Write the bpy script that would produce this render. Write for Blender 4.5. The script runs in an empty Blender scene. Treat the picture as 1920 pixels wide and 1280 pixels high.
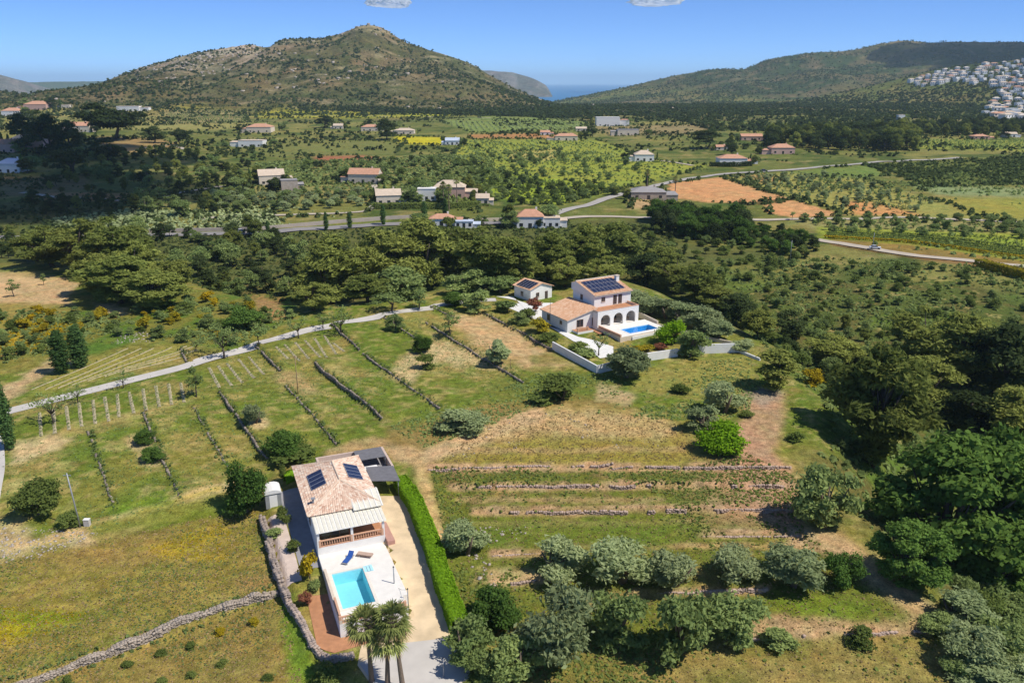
import bpy, bmesh, math, random
import numpy as np
from mathutils import Vector, Matrix
R = math.radians
random.seed(7); RNG = np.random.default_rng(7)
SC = bpy.context.scene
COL = SC.collection
# ------------------------------------------------------------------ camera, sky, sun, exposure
F, CH, HZ = 1500.0, 55.0, 155.0              # focal length and horizon in photo pixels, camera height
PT = math.atan((640 - HZ) / F); CP, SP = math.cos(PT), math.sin(PT)
HAZE = 5.5e-5
SUN_EL, SUN_AZ = 55.0, 112.0                  # azimuth measured clockwise from +Y (view direction)
cam = bpy.data.cameras.new('camera'); camo = bpy.data.objects.new('camera', cam); COL.objects.link(camo)
cam.sensor_width = 36; cam.lens = F / 1920 * 36; cam.clip_start = 0.5; cam.clip_end = 200000
camo.location = (0, 0, CH); camo.rotation_euler = (R(90) - PT, 0, 0); SC.camera = camo
world = bpy.data.worlds.new('World'); SC.world = world; world.use_nodes = True
wn = world.node_tree; bg = wn.nodes['Background']
sky = wn.nodes.new('ShaderNodeTexSky'); sky.sky_type = 'NISHITA'; sky.sun_disc = False
sky.sun_elevation = R(SUN_EL); sky.sun_rotation = R(SUN_AZ); sky.altitude = 8000; sky.air_density = 1.2; sky.dust_density = 0.2; sky.ozone_density = 10.0
wn.links.new(sky.outputs[0], bg.inputs[0]); bg.inputs[1].default_value = 0.13
sl = bpy.data.lights.new('sun', 'SUN'); sl.energy = 3.5; sl.angle = R(0.5); sl.color = (1, 0.95, 0.86)
so = bpy.data.objects.new('sun', sl); COL.objects.link(so)
SDIR = Vector((math.sin(R(SUN_AZ)) * math.cos(R(SUN_EL)), math.cos(R(SUN_AZ)) * math.cos(R(SUN_EL)), math.sin(R(SUN_EL))))
so.rotation_euler = SDIR.to_track_quat('Z', 'Y').to_euler(); so.location = (60, 40, 120)
SC.view_settings.view_transform = 'Standard'; SC.view_settings.look = 'None'; SC.view_settings.gamma = 1.0
SC.view_settings.exposure = 0.4; SC.view_settings.use_curve_mapping = False
SC.cycles.max_bounces = 6; SC.cycles.diffuse_bounces = 4; SC.cycles.glossy_bounces = 2; SC.cycles.transmission_bounces = 4
SC.cycles.transparent_max_bounces = 8; SC.cycles.volume_bounces = 2

# ------------------------------------------------------------------ pixel <-> world
def ray(u, v):
    a = (u - 960) / F; b = (640 - v) / F
    return a, CP + b * SP, -SP + b * CP
def P(u, v, z=0.0):
    a, dy, dz = ray(u, v); t = (z - CH) / dz
    return a * t, dy * t
def UV(x, y, z):
    dz = z - CH; fw = y * CP - dz * SP; up = y * SP + dz * CP
    fw = np.where(fw < 1, 1, fw)
    return 960 + F * x / fw, 640 - F * up / fw
def S(r, g, b, k=1.18):
    f = lambda c: ((c / 255 + 0.055) / 1.055) ** 2.4 if c > 10 else c / 255 / 12.92
    return tuple(f(c) / k for c in (r, g, b))

# ------------------------------------------------------------------ noise
def _h(xi, yi, s):
    t = np.sin(xi * 127.1 + yi * 311.7 + s * 74.7) * 43758.5453
    return t - np.floor(t)
def vn(x, y, s=0.0):
    xi = np.floor(x); yi = np.floor(y); fx = x - xi; fy = y - yi
    fx = fx * fx * (3 - 2 * fx); fy = fy * fy * (3 - 2 * fy)
    a = _h(xi, yi, s); b = _h(xi + 1, yi, s); c = _h(xi, yi + 1, s); d = _h(xi + 1, yi + 1, s)
    return (a * (1 - fx) + b * fx) * (1 - fy) + (c * (1 - fx) + d * fx) * fy
def fbm(x, y, sc, octv=4, s=0.0):
    t = 0; amp = 0.5; f = 1 / sc; n = 0
    for i in range(octv):
        t = t + amp * vn(x * f + i * 17.3, y * f - i * 9.1, s + i); n += amp; amp *= 0.5; f *= 2.03
    return t / n
def sst(a, b, x):
    t = np.clip((x - a) / (b - a), 0, 1); return t * t * (3 - 2 * t)
def pdist(X, Y, poly):
    """signed distance to polygon: negative inside"""
    X = np.asarray(X, float); Y = np.asarray(Y, float)
    n = len(poly); dm = np.full(X.shape, 1e18); ins = np.zeros(X.shape, bool)
    for i in range(n):
        ax, ay = poly[i]; bx, by = poly[(i + 1) % n]
        ex, ey = bx - ax, by - ay; l2 = ex * ex + ey * ey + 1e-9
        t = np.clip(((X - ax) * ex + (Y - ay) * ey) / l2, 0, 1)
        dm = np.minimum(dm, (X - ax - t * ex) ** 2 + (Y - ay - t * ey) ** 2)
        if ay != by:
            c = ((ay > Y) != (by > Y)) & (X < (bx - ax) * (Y - ay) / (by - ay) + ax)
            ins ^= c
    d = np.sqrt(dm)
    return np.where(ins, -d, d)
def ldist(X, Y, line):
    dm = np.full(np.shape(X), 1e18)
    for (ax, ay), (bx, by) in zip(line[:-1], line[1:]):
        ex, ey = bx - ax, by - ay; l2 = ex * ex + ey * ey + 1e-9
        t = np.clip(((X - ax) * ex + (Y - ay) * ey) / l2, 0, 1)
        dm = np.minimum(dm, (X - ax - t * ex) ** 2 + (Y - ay - t * ey) ** 2)
    return np.sqrt(dm)

# ------------------------------------------------------------------ terrain height
# stone terrace walls (pixel ends, height, guessed ground height)
WALLS = [
 ((170, 822), (215, 950), .45, 1.5), ((272, 788), (335, 925), .55, 1.8), ((365, 775), (435, 888), .45, 2),
 ((412, 745), (500, 858), .95, 2.5), ((537, 727), (632, 828), .55, 3), ((590, 685), (718, 783), 1.1, 3.3),
 ((680, 665), (825, 765), .65, 3.5), ((800, 610), (982, 713), .75, 3.8), ((480, 650), (525, 693), .9, 3.6),
 ((622, 612), (675, 655), .8, 3.8), ((715, 595), (785, 635), .6, 4), ((808, 577), (852, 597), .6, 4.2),
 ((908, 590), (1036, 653), .8, 4), ((338, 655), (352, 679), .6, 3.4)]
BIGWALL = ((-60, 1280), (130, 1222), (300, 1166), (420, 1128), (522, 1102))
RISERS = [
 ((806, 880), (1150, 876), .7, 2.6), ((1150, 881), (1482, 879), .9, 2.6), ((850, 914), (1490, 912), .9, 2.2), ((890, 958), (1485, 955), .95, 1.8),
 ((1320, 1001), (1505, 998), .5, 1.5), ((925, 1041), (1010, 1037), .4, 1), ((920, 1096), (1020, 1086), .6, .6),
 ((1180, 1114), (1440, 1106), .7, .5), ((1390, 1196), (1740, 1182), .7, 0)]
EDGE = [(1830, 1300), (1745, 1150), (1612, 1000), (1500, 890), (1515, 760), (1440, 690), (1405, 655), (1270, 590), (1200, 556),
        (1120, 528), (1045, 516), (960, 525), (880, 548), (800, 566), (700, 580), (600, 592), (520, 590), (440, 572), (370, 556),
        (330, 530), (200, 490), (0, 470), (-500, 455)]
PLAT = [P(u, v, 2.5) for u, v in EDGE] + [(-420, 100), (-420, -120), (52, -120)]
_pr_d = [-60, 0, 6, 14, 24, 36, 60, 100, 160, 260]; _pr_z = [0, 0, -2.2, -6.5, -10.5, -12.5, -11.5, -9, -7, -6]
def zfar(y):
    return np.interp(y, [0, 300, 520, 820, 1200, 1600, 2000, 2600, 3600, 5200], [0, 0, 3, 7, 10, 13, 10, -14, -40, -60])
def zplat(x, y):
    z = np.interp(y, [20, 55, 70, 85, 100, 120, 150, 175, 205, 260], [-1.6, -.7, 0, 1.1, 2.5, 3.2, 3.7, 4.4, 4.6, 2.5])
    lf = sst(-23, -34, x) * sst(125, 95, y)
    z = z - 0.9 * lf + .35 * (fbm(x, y, 18, 3, 3) - .5)
    return z - sst(-60, -120, x) * 1.0 - sst(-70, -140, x) * sst(150, 230, y) * 2
def seg_step(x, y, a, b, h, soft=.35):
    ex, ey = b[0] - a[0], b[1] - a[1]; L = math.hypot(ex, ey); ex /= L; ey /= L
    nx, ny = -ey, ex
    if nx + ny < 0: nx, ny = -nx, -ny
    s = (x - a[0]) * ex + (y - a[1]) * ey; d = (x - a[0]) * nx + (y - a[1]) * ny
    win = sst(-2.0, .6, s) * sst(L + 2.0, L - .6, s)
    return h * (sst(-soft, soft, d) - .5) * np.exp(-(np.abs(d) / 6.5) ** 2) * win
STEPS = [(P(*a, zz), P(*b, zz), h) for a, b, h, zz in WALLS + RISERS]
_bw = [P(u, v, .2) for u, v in BIGWALL]
BWL = _bw
# pads that are levelled for buildings: polygon in world space, height, soft edge
H1O = (-22.8, 82.1); H1A = 22.0
H2O = (18.3, 163.9); H2A = 30.0
def loc2w(O, A, x, y):
    c, s = math.cos(R(A)), math.sin(R(A)); return O[0] + x * c - y * s, O[1] + x * s + y * c
def pad(O, A, pts): return [loc2w(O, A, *q) for q in pts]
PADS = [(pad(H1O, H1A, [(-3.6, -14), (-.3, -14), (-.3, 18), (-4.2, 18)]), None, .5, 'left'),
        (pad(H1O, H1A, [(8, -2), (13, -6), (14, 12), (14, 24), (-1, 22), (-1, 17), (8, 17)]), 2.3, 2.0, 'drive'),
        (pad(H2O, H2A, [(-8, -4), (13, -9), (15, 14), (12, 37), (-8, 37), (-12, 20)]), 4.4, 3.0, 'h2')]
def zg(x, y):
    x = np.asarray(x, float); y = np.asarray(y, float)
    zp = zplat(x, y)
    for a, b, h in STEPS:
        zp = zp + seg_step(x, y, a, b, h)
    # big dry stone wall lower left: lower field in front of it
    for (a, b) in zip(BWL[:-1], BWL[1:]):
        pass
    ex, ey = BWL[-1][0] - BWL[0][0], BWL[-1][1] - BWL[0][1]; L = math.hypot(ex, ey); ex /= L; ey /= L
    s = (x - BWL[0][0]) * ex + (y - BWL[0][1]) * ey; d = -(x - BWL[0][0]) * ey + (y - BWL[0][1]) * ex
    zp = zp - 0.9 * sst(.5, -.5, d) * sst(L + 2, L, s) * np.exp(-(np.maximum(-d, 0) / 22) ** 2)
    # house 1 pads
    pl = pdist(x, y, PADS[0][0]); c, s_ = math.cos(R(H1A)), math.sin(R(H1A))
    ly = -(x - H1O[0]) * s_ + (y - H1O[1]) * c
    zl = np.interp(ly, [-13, -6, -3, 4, 18], [0.0, 0.15, .9, 1.3, 2.0])
    w = sst(.9, -.1, pl); zp = zp * (1 - w) + zl * w
    dd = pdist(x, y, PADS[1][0]); w = sst(3, -1, dd)
    zd = np.interp(ly, [-16, -12, -6, 0, 8, 22], [0, .3, 1.3, 1.75, 2.3, 2.6]); zp = zp * (1 - w) + zd * w
    dd = pdist(x, y, PADS[2][0]); w = sst(4, -1, dd); zp = zp * (1 - w) + 4.4 * w
    for O_, A_, pl_, zz_ in ((H1O, H1A, [(.5, -12.6), (7.3, -12.6), (7.3, 16.8), (.5, 16.8)], -.9), (H2O, H2A, [(.6, -7.4), (12.2, -7.4), (12.2, -.6), (.6, -.6)], 2.9)):
        dd = pdist(x, y, pad(O_, A_, pl_)); w = sst(.35, -.25, dd); zp = zp * (1 - w) + zz_ * w
    # ravine and valley
    de = pdist(x, y, PLAT)
    wob = de + 5 * (fbm(x, y, 25, 3, 9) - .5) * sst(0, 8, de)
    w = sst(0, 16, wob)
    zv = np.interp(wob, _pr_d, _pr_z) + zfar(y) + 2.4 * (fbm(x, y, 30, 3, 5) - .5) * sst(4, 30, de)
    z = np.where(de < 0, zp, zp * (1 - w) + zv * w)
    return z

# ------------------------------------------------------------------ far ridges
def sky_pts(D, pts):
    xs, zs = [], []
    for u, v in pts:
        a, dy, dz = ray(u, v); t = D / dy; xs.append(a * t); zs.append(CH + dz * t)
    return np.array(xs), np.array(zs)
RIDGES = {  # name: (distance, foot distance, back distance, skyline pixels, noise, floor)
 'main': (2150, 1330, 3000, [(90, 212), (165, 194), (215, 170), (260, 133), (330, 108), (400, 91), (470, 83), (505, 91), (545, 74), (600, 73), (640, 62), (665, 51), (690, 44), (715, 51), (760, 78), (830, 101), (880, 117), (920, 142), (960, 163), (1000, 182), (1045, 196), (1110, 212)], .17),
 'right': (3900, 2500, 5200, [(1020, 196), (1060, 186), (1100, 179), (1180, 162), (1260, 142), (1340, 129), (1400, 129), (1440, 112), (1500, 101), (1600, 93), (1650, 81), (1690, 76), (1740, 79), (1800, 78), (1920, 79), (2100, 76), (2500, 95), (2900, 130)], .05),
 'town': (2250, 1450, 3000, [(1400, 205), (1480, 193), (1560, 180), (1640, 161), (1700, 143), (1760, 128), (1820, 120), (1920, 112), (2100, 108), (2500, 130), (2900, 170)], .05),
 'leftwood': (1900, 1500, 2300, [(-600, 160), (-200, 158), (0, 172), (40, 178), (75, 193), (110, 205)], .05),
 'leftrock': (5200, 4400, 6200, [(-700, 130), (-300, 118), (-100, 132), (0, 139), (30, 147), (60, 166), (85, 190)], .12),
 'leftblue': (7400, 6600, 8100, [(-600, 160), (-200, 156), (60, 154), (190, 152), (300, 158), (420, 182)], .03),
 'cliff': (6400, 5900, 7200, [(820, 150), (860, 122), (910, 130), (960, 133), (1000, 146), (1025, 160), (1036, 180), (1046, 205)], .15)}
for k in RIDGES: RIDGES[k] = RIDGES[k][:3] + (sky_pts(RIDGES[k][0], RIDGES[k][3]),) + (RIDGES[k][4],)
def hill(k, x, y):
    D, yf, yb, (xs, zs), nz = RIDGES[k]
    base = float(zfar(np.array(D * 1.0)))
    hr = np.interp(x, xs, zs, left=-200, right=-200)
    n1 = fbm(x, y, 260, 4, 11) - .5; n2 = np.abs(fbm(x, y, 170, 4, 21) - .5)
    yw = y + 160 * n1
    t = np.where(yw < D, np.clip((yw - yf) / (D - yf), 0, 1.06), np.clip((yb - yw) / (yb - D), 0, 1))
    t = np.clip(t, 0, 1); tt = t ** 1.15
    amp = nz * np.maximum(hr - base, 0)
    return base * .0 + zfar(y) - 6 + (hr - zfar(y) + 6) * tt + amp * (n1 * 1.2 - n2 * 1.6) * np.sin(np.pi * np.clip(t, 0, 1)) * 1.6
def zhill(x, y):
    z = zfar(y) - 7 + 4 * (fbm(x, y, 140, 3, 31) - .5)
    for k in RIDGES: z = np.maximum(z, hill(k, x, y))
    return z
def ZG(x, y):
    x = np.asarray(x, float); y = np.asarray(y, float)
    if np.all(y < 900): return zg(x, y)
    w = sst(900, 1250, y); return zg(x, y) * (1 - w) + zhill(x, y) * w
_ts = np.concatenate([np.linspace(40, 260, 170), np.geomspace(262, 8000, 170)])
def G(u, v):
    a, dy, dz = ray(u, v)
    X = a / dy * _ts; Z = CH + dz / dy * _ts
    near = Z[169] < -16
    n = 175 if near else len(_ts)
    g = ZG(X[:n], _ts[:n]); d = Z[:n] - g
    i = int(np.argmax(d < 0)) if np.any(d < 0) else n - 1
    if i == 0: i = 1
    k = d[i - 1] / (d[i - 1] - d[i] + 1e-9); k = min(max(k, 0), 1)
    t = _ts[i - 1] + k * (_ts[i] - _ts[i - 1])
    x = a / dy * t; return x, t, float(ZG(np.array([x]), np.array([t]))[0])

# ------------------------------------------------------------------ materials
def newmat(name):
    m = bpy.data.materials.new(name); m.use_nodes = True
    nt = m.node_tree; return m, nt, nt.nodes['Principled BSDF']
MATS = {}
def mat(name, col, rough=.8, var=.12, scale=3.0, bump=0.0, metal=0.0, spec=.3, bscale=None):
    if name in MATS: return MATS[name]
    m, nt, b = newmat(name); N = nt.nodes.new; L = nt.links.new
    tc = N('ShaderNodeTexCoord'); nz = N('ShaderNodeTexNoise'); nz.inputs['Scale'].default_value = scale; nz.inputs['Detail'].default_value = 5
    L(tc.outputs['Object'], nz.inputs['Vector'])
    mr = N('ShaderNodeMapRange'); mr.inputs[1].default_value = .25; mr.inputs[2].default_value = .75
    mr.inputs[3].default_value = 1 - var; mr.inputs[4].default_value = 1 + var; L(nz.outputs['Fac'], mr.inputs[0])
    mx = N('ShaderNodeVectorMath'); mx.operation = 'SCALE'; mx.inputs[0].default_value = col; L(mr.outputs[0], mx.inputs['Scale'])
    L(mx.outputs[0], b.inputs['Base Color'])
    b.inputs['Roughness'].default_value = rough; b.inputs['Metallic'].default_value = metal; b.inputs['Specular IOR Level'].default_value = spec
    if bump:
        n2 = N('ShaderNodeTexNoise'); n2.inputs['Scale'].default_value = bscale or scale * 4; n2.inputs['Detail'].default_value = 4; L(tc.outputs['Object'], n2.inputs['Vector'])
        bp = N('ShaderNodeBump'); bp.inputs['Strength'].default_value = bump; bp.inputs['Distance'].default_value = .05
        L(n2.outputs['Fac'], bp.inputs['Height']); L(bp.outputs[0], b.inputs['Normal'])
    MATS[name] = m; return m
def ground_mat(name, s1, s2, lo=.72, hi=1.3, bump=.5, dist=.12):
    m, nt, b = newmat(name); N = nt.nodes.new; L = nt.links.new
    at = N('ShaderNodeAttribute'); at.attribute_name = 'Col'
    geo = N('ShaderNodeNewGeometry')
    def noise(sc, det=6, rough=.62):
        n = N('ShaderNodeTexNoise'); n.inputs['Scale'].default_value = sc; n.inputs['Detail'].default_value = det; n.inputs['Roughness'].default_value = rough
        L(geo.outputs['Position'], n.inputs['Vector']); return n
    n1 = noise(s1); n2 = noise(s2)
    def rng(n, a, c):
        r = N('ShaderNodeMapRange'); r.inputs[1].default_value = .3; r.inputs[2].default_value = .7; r.inputs[3].default_value = a; r.inputs[4].default_value = c
        L(n.outputs['Fac'], r.inputs[0]); return r
    r1 = rng(n1, lo, hi); r2 = rng(n2, lo, hi)
    mu = N('ShaderNodeMath'); mu.operation = 'MULTIPLY'; L(r1.outputs[0], mu.inputs[0]); L(r2.outputs[0], mu.inputs[1])
    sc = N('ShaderNodeVectorMath'); sc.operation = 'SCALE'; L(at.outputs['Color'], sc.inputs[0]); L(mu.outputs[0], sc.inputs['Scale'])
    n3 = noise(s1 * .37, 4); r3 = rng(n3, 0, 1)
    tint = N('ShaderNodeMix'); tint.data_type = 'RGBA'; tint.inputs[6].default_value = (1.14, 1.0, .86, 1); tint.inputs[7].default_value = (.9, 1.03, .9, 1); L(r3.outputs[0], tint.inputs[0])
    mm = N('ShaderNodeVectorMath'); mm.operation = 'MULTIPLY'; L(sc.outputs[0], mm.inputs[0]); L(tint.outputs[2], mm.inputs[1])
    L(mm.outputs[0], b.inputs['Base Color']); b.inputs['Roughness'].default_value = .95; b.inputs['Specular IOR Level'].default_value = .1
    bp = N('ShaderNodeBump'); bp.inputs['Strength'].default_value = bump; bp.inputs['Distance'].default_value = dist
    L(n2.outputs['Fac'], bp.inputs['Height']); L(bp.outputs[0], b.inputs['Normal'])
    return m

# ------------------------------------------------------------------ mesh helpers
def tag(o, label=None, cat=None, group=None, kind=None):
    if label: o['label'] = label
    if cat: o['category'] = cat
    if group: o['group'] = group
    if kind: o['kind'] = kind
    return o
def empty(name, loc=(0, 0, 0), rz=0.0):
    o = bpy.data.objects.new(name, None); COL.objects.link(o); o.location = loc; o.rotation_euler = (0, 0, rz); o.empty_display_size = .5
    return o
def np_mesh(name, V, Fq, mats, smooth=False, col=None, midx=None):
    """V (n,3), Fq (m,k) uniform polygons"""
    me = bpy.data.meshes.new(name); V = np.asarray(V, np.float32); Fq = np.asarray(Fq, np.int32)
    k = Fq.shape[1]; m = len(Fq)
    me.vertices.add(len(V)); me.vertices.foreach_set('co', V.ravel())
    me.loops.add(m * k); me.loops.foreach_set('vertex_index', Fq.ravel())
    me.polygons.add(m); me.polygons.foreach_set('loop_start', np.arange(0, m * k, k, dtype=np.int32))
    if midx is not None: me.polygons.foreach_set('material_index', np.asarray(midx, np.int32))
    if smooth: me.polygons.foreach_set('use_smooth', np.ones(m, bool))
    for mt in (mats if isinstance(mats, (list, tuple)) else [mats]): me.materials.append(mt)
    me.update(calc_edges=True)
    if col is not None:
        ca = me.color_attributes.new('Col', 'FLOAT_COLOR', 'POINT')
        c = np.ones((len(V), 4), np.float32); c[:, :3] = col; ca.data.foreach_set('color', c.ravel())
    return me
def link(name, me, parent=None):
    o = bpy.data.objects.new(name, me); COL.objects.link(o)
    if parent is not None: o.parent = parent
    return o
class MB:
    def __init__(s): s.v = []; s.f = []; s.m = []; s.ms = []
    def mi(s, m):
        if m not in s.ms: s.ms.append(m)
        return s.ms.index(m)
    def poly(s, pts, m):
        b = len(s.v); s.v += [tuple(p) for p in pts]; s.f.append(tuple(range(b, b + len(pts)))); s.m.append(s.mi(m)); return s
    def prism(s, pts, z0, z1, m, mtop=None):
        n = len(pts); ar = sum(pts[i][0] * pts[(i + 1) % n][1] - pts[(i + 1) % n][0] * pts[i][1] for i in range(n))
        if ar < 0: pts = pts[::-1]
        zt = z1 if isinstance(z1, (list, tuple)) else [z1] * n
        if ar < 0 and isinstance(z1, (list, tuple)): zt = zt[::-1]
        zb = z0 if isinstance(z0, (list, tuple)) else [z0] * n
        if ar < 0 and isinstance(z0, (list, tuple)): zb = zb[::-1]
        b = len(s.v); s.v += [(p[0], p[1], zb[i]) for i, p in enumerate(pts)] + [(p[0], p[1], zt[i]) for i, p in enumerate(pts)]
        k = s.mi(m); kt = s.mi(mtop or m)
        s.f.append(tuple(range(b + n - 1, b - 1, -1))); s.m.append(k)
        s.f.append(tuple(range(b + n, b + 2 * n))); s.m.append(kt)
        for i in range(n):
            j = (i + 1) % n; s.f.append((b + i, b + j, b + n + j, b + n + i)); s.m.append(k)
        return s
    def box(s, x0, x1, y0, y1, z0, z1, m, mtop=None):
        return s.prism([(x0, y0), (x1, y0), (x1, y1), (x0, y1)], z0, z1, m, mtop)
    def obox(s, c, sx, sy, sz, rz, m):
        ca, sa = math.cos(rz), math.sin(rz)
        pts = [(c[0] + a * sx / 2 * ca - b_ * sy / 2 * sa, c[1] + a * sx / 2 * sa + b_ * sy / 2 * ca) for a, b_ in ((-1, -1), (1, -1), (1, 1), (-1, 1))]
        return s.prism(pts, c[2], c[2] + sz, m)
    def tube(s, pts, rad, m, n=7, cap=True):
        pts = [Vector(p) for p in pts]; rings = []; k = s.mi(m)
        for i, p in enumerate(pts):
            d = (pts[min(i + 1, len(pts) - 1)] - pts[max(i - 1, 0)]).normalized()
            a = d.orthogonal().normalized() if abs(d.z) < .95 else Vector((1, 0, 0)); a = (a - d * a.dot(d)).normalized(); b_ = d.cross(a)
            r = rad[i] if isinstance(rad, (list, tuple)) else rad
            base = len(s.v)
            for j in range(n):
                t = 2 * math.pi * j / n; q = p + a * (math.cos(t) * r) + b_ * (math.sin(t) * r); s.v.append(tuple(q))
            rings.append(base)
        for r0, r1 in zip(rings[:-1], rings[1:]):
            for j in range(n):
                s.f.append((r0 + j, r0 + (j + 1) % n, r1 + (j + 1) % n, r1 + j)); s.m.append(k)
        if cap:
            s.f.append(tuple(rings[-1] + j for j in range(n))); s.m.append(k)
            s.f.append(tuple(rings[0] + j for j in range(n - 1, -1, -1))); s.m.append(k)
        return s
    def mesh(s, name, smooth=False):
        me = bpy.data.meshes.new(name); me.from_pydata(s.v, [], s.f)
        for m in s.ms: me.materials.append(m)
        me.polygons.foreach_set('material_index', s.m)
        if smooth: me.polygons.foreach_set('use_smooth', [True] * len(s.f))
        me.update(); return me
    def build(s, name, parent=None, smooth=False): return link(name, s.mesh(name, smooth), parent)

# ------------------------------------------------------------------ ground colours (pixel outlines of each kind of ground)
DRY = S(164, 144, 88); GRN = S(110, 126, 48); OLV = S(136, 134, 64); SOIL = S(208, 182, 140); PINK = S(190, 152, 122); PATH = S(222, 194, 154)
YEL = S(205, 176, 36); RAV = S(92, 104, 50); RAVD = S(112, 104, 62); ORG = S(206, 154, 110); STR = S(190, 170, 112)
def near_paint(C, U, V, x, y):
    n1 = fbm(x, y, 7, 4, 41); n2 = fbm(x, y, 22, 3, 43); n3 = fbm(x, y, 2.2, 3, 47)
    du = (n1 - .5) * 34; dv = (n3 - .5) * 18 + (n2 - .5) * 10
    def lay(m, c):
        m = np.clip(m, 0, 1)[:, None]; C[:] = C * (1 - m) + np.array(c) * m
    def poly(pts, c, soft=8, k=1.0, wob=1.0):
        lay(k * sst(soft, -soft, pdist(U + du * wob, V + dv * wob, pts)) * np.clip(.35 + 1.3 * (n1 * .5 + n3 * .5), .45, 1), c)
    def line(pts, w, c, k=1.0, soft=.6):
        lay(k * sst(w * (1 + soft), w * (1 - soft), ldist(U + du * .5, V + dv * .55, pts)) * np.clip(.2 + 1.5 * (n1 * .45 + n3 * .55), .3, 1), c)
    C[:] = np.array(OLV)
    lay(sst(.38, .58, n2), GRN); lay(sst(.54, .74, n1) * .75, DRY); lay(sst(.58, .75, n3) * .6, STR); n4 = fbm(x, y, 1.1, 2, 49); lay(sst(.6, .75, n4) * .45, S(184, 160, 112)); lay(sst(.4, .28, n4) * .4, S(104, 108, 50))
    # ravine side and banks
    de = pdist(x, y, PLAT)
    m = sst(-1, 9, de + 8 * (n1 - .5)); lay(m, RAV); lay(m * sst(.45, .65, n1) * .8, RAVD); lay(m * sst(.55, .7, n2) * .7, S(98, 122, 48)); lay(m * sst(.66, .8, n3) * .6, STR)
    # rough ground on the left above the vineyard
    lf = [(-400, 480), (560, 560), (560, 590), (440, 660), (330, 640), (0, 700), (-400, 800)]
    poly(lf, S(126, 124, 58), 20); lay(sst(10, -10, pdist(U, V, lf)) * sst(.5, .66, n1), S(96, 122, 48)); lay(sst(10, -10, pdist(U, V, lf)) * sst(.56, .7, n2) * .8, S(168, 146, 84))
    poly([(-300, 515), (60, 512), (150, 530), (128, 555), (140, 572), (0, 568), (-300, 575)], S(206, 172, 132), 5, 1, .4)
    poly([(170, 570), (215, 572), (245, 585), (215, 592), (180, 582)], SOIL, 5)
    poly([(-100, 600), (90, 615), (100, 650), (-100, 665)], S(160, 150, 70), 10, .6)
    poly([(0, 640), (30, 632), (60, 650), (20, 662)], S(206, 164, 40), 10, .8)
    poly([(470, 555), (530, 560), (540, 600), (500, 600)], S(176, 132, 96), 8, .8)
    poly([(0, 735), (60, 690), (105, 668), (150, 672), (60, 720), (0, 762)], S(196, 168, 130), 6)
    poly([(150, 675), (340, 645), (355, 665), (150, 720), (60, 740)], S(156, 148, 76), 8, .9)
    # left terraces
    poly([(30, 830), (110, 815), (135, 830), (80, 855), (30, 872)], SOIL, 7)
    poly([(95, 810), (330, 752), (380, 745), (300, 775), (120, 822)], STR, 8, .6)
    line([(-60, 1068), (60, 1030), (150, 1002), (300, 962), (430, 912)], 17, S(178, 158, 104), .75)
    line([(-60, 1045), (60, 1018), (170, 990), (300, 948), (440, 908)], 7, S(208, 182, 136), .9)
    line([(200, 985), (310, 946), (420, 914)], 4, S(196, 176, 96), .8)
    poly([(-30, 985), (50, 985), (60, 1030), (-30, 1060)], SOIL, 9, .8)
    poly([(118, 1010), (180, 1000), (185, 1022), (130, 1030)], SOIL, 6, .9)
    for c_, r_ in (((262, 830), 22), ((285, 858), 24), ((485, 792), 18)): lay(sst(r_, r_ * .4, np.hypot((U - c_[0]) / 1.5, V - c_[1])) * .9, SOIL)
    poly([(0, 905), (90, 890), (60, 915), (0, 930)], STR, 8, .6)
    poly([(170, 940), (300, 930), (330, 950), (220, 965)], S(112, 140, 44), 9, .8)
    poly([(160, 985), (320, 950), (430, 925), (440, 960), (300, 990), (180, 1008)], S(124, 134, 50), 10, .8)
    # lower left field
    fl = [(-80, 1060), (180, 1022), (420, 965), (500, 950), (520, 1095), (300, 1160), (-80, 1275)]
    poly(fl, S(150, 134, 64), 8, .75); lay(sst(6, -6, pdist(U, V, fl)) * sst(.52, .7, n2) * .7, S(168, 138, 82))
    st = fbm(x * .18 + y * .05, y * 1.6 - x * .25, 1.3, 3, 91); lay(sst(6, -6, pdist(U, V, fl)) * sst(.5, .68, st) * .5, S(124, 122, 50)); lay(sst(6, -6, pdist(U, V, fl)) * sst(.48, .32, st) * .4, S(176, 154, 88))
    poly([(280, 1030), (330, 1005), (415, 985), (430, 1000), (360, 1030), (430, 1040), (425, 1052), (300, 1048)], YEL, 9, .4)
    poly([(-40, 1140), (110, 1142), (170, 1150), (80, 1180), (-40, 1195)], S(126, 142, 34), 8, .85)
    poly([(-40, 1172), (60, 1168), (40, 1200), (-40, 1212)], YEL, 9, .45)
    poly([(430, 1085), (515, 1060), (525, 1095), (440, 1115)], S(172, 138, 92), 10, .6)
    fl2 = [(-80, 1290), (300, 1185), (525, 1110), (575, 1290)]
    poly(fl2, S(154, 134, 74), 8, .8); lay(sst(6, -6, pdist(U, V, fl2)) * sst(.5, .7, n1) * .6, S(178, 146, 86))
    poly([(518, 1110), (545, 1110), (600, 1260), (580, 1290), (545, 1290)], S(112, 144, 44), 6, .85)
    # between drive and house 2
    poly([(735, 690), (780, 655), (830, 655), (870, 675), (880, 690), (830, 680), (790, 700), (770, 725), (740, 712)], SOIL, 9, .9)
    poly([(815, 635), (900, 655), (960, 690), (950, 695), (880, 680), (800, 655)], SOIL, 8, .8)
    poly([(840, 590), (920, 592), (1000, 640), (1070, 685), (1000, 692), (930, 665), (880, 630)], S(204, 170, 130), 9, .95)
    lay(sst(8, -8, pdist(U, V, [(880, 600), (960, 610), (1060, 680), (960, 690)])) * sst(.55, .7, n1) * .8, S(134, 128, 66))
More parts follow.
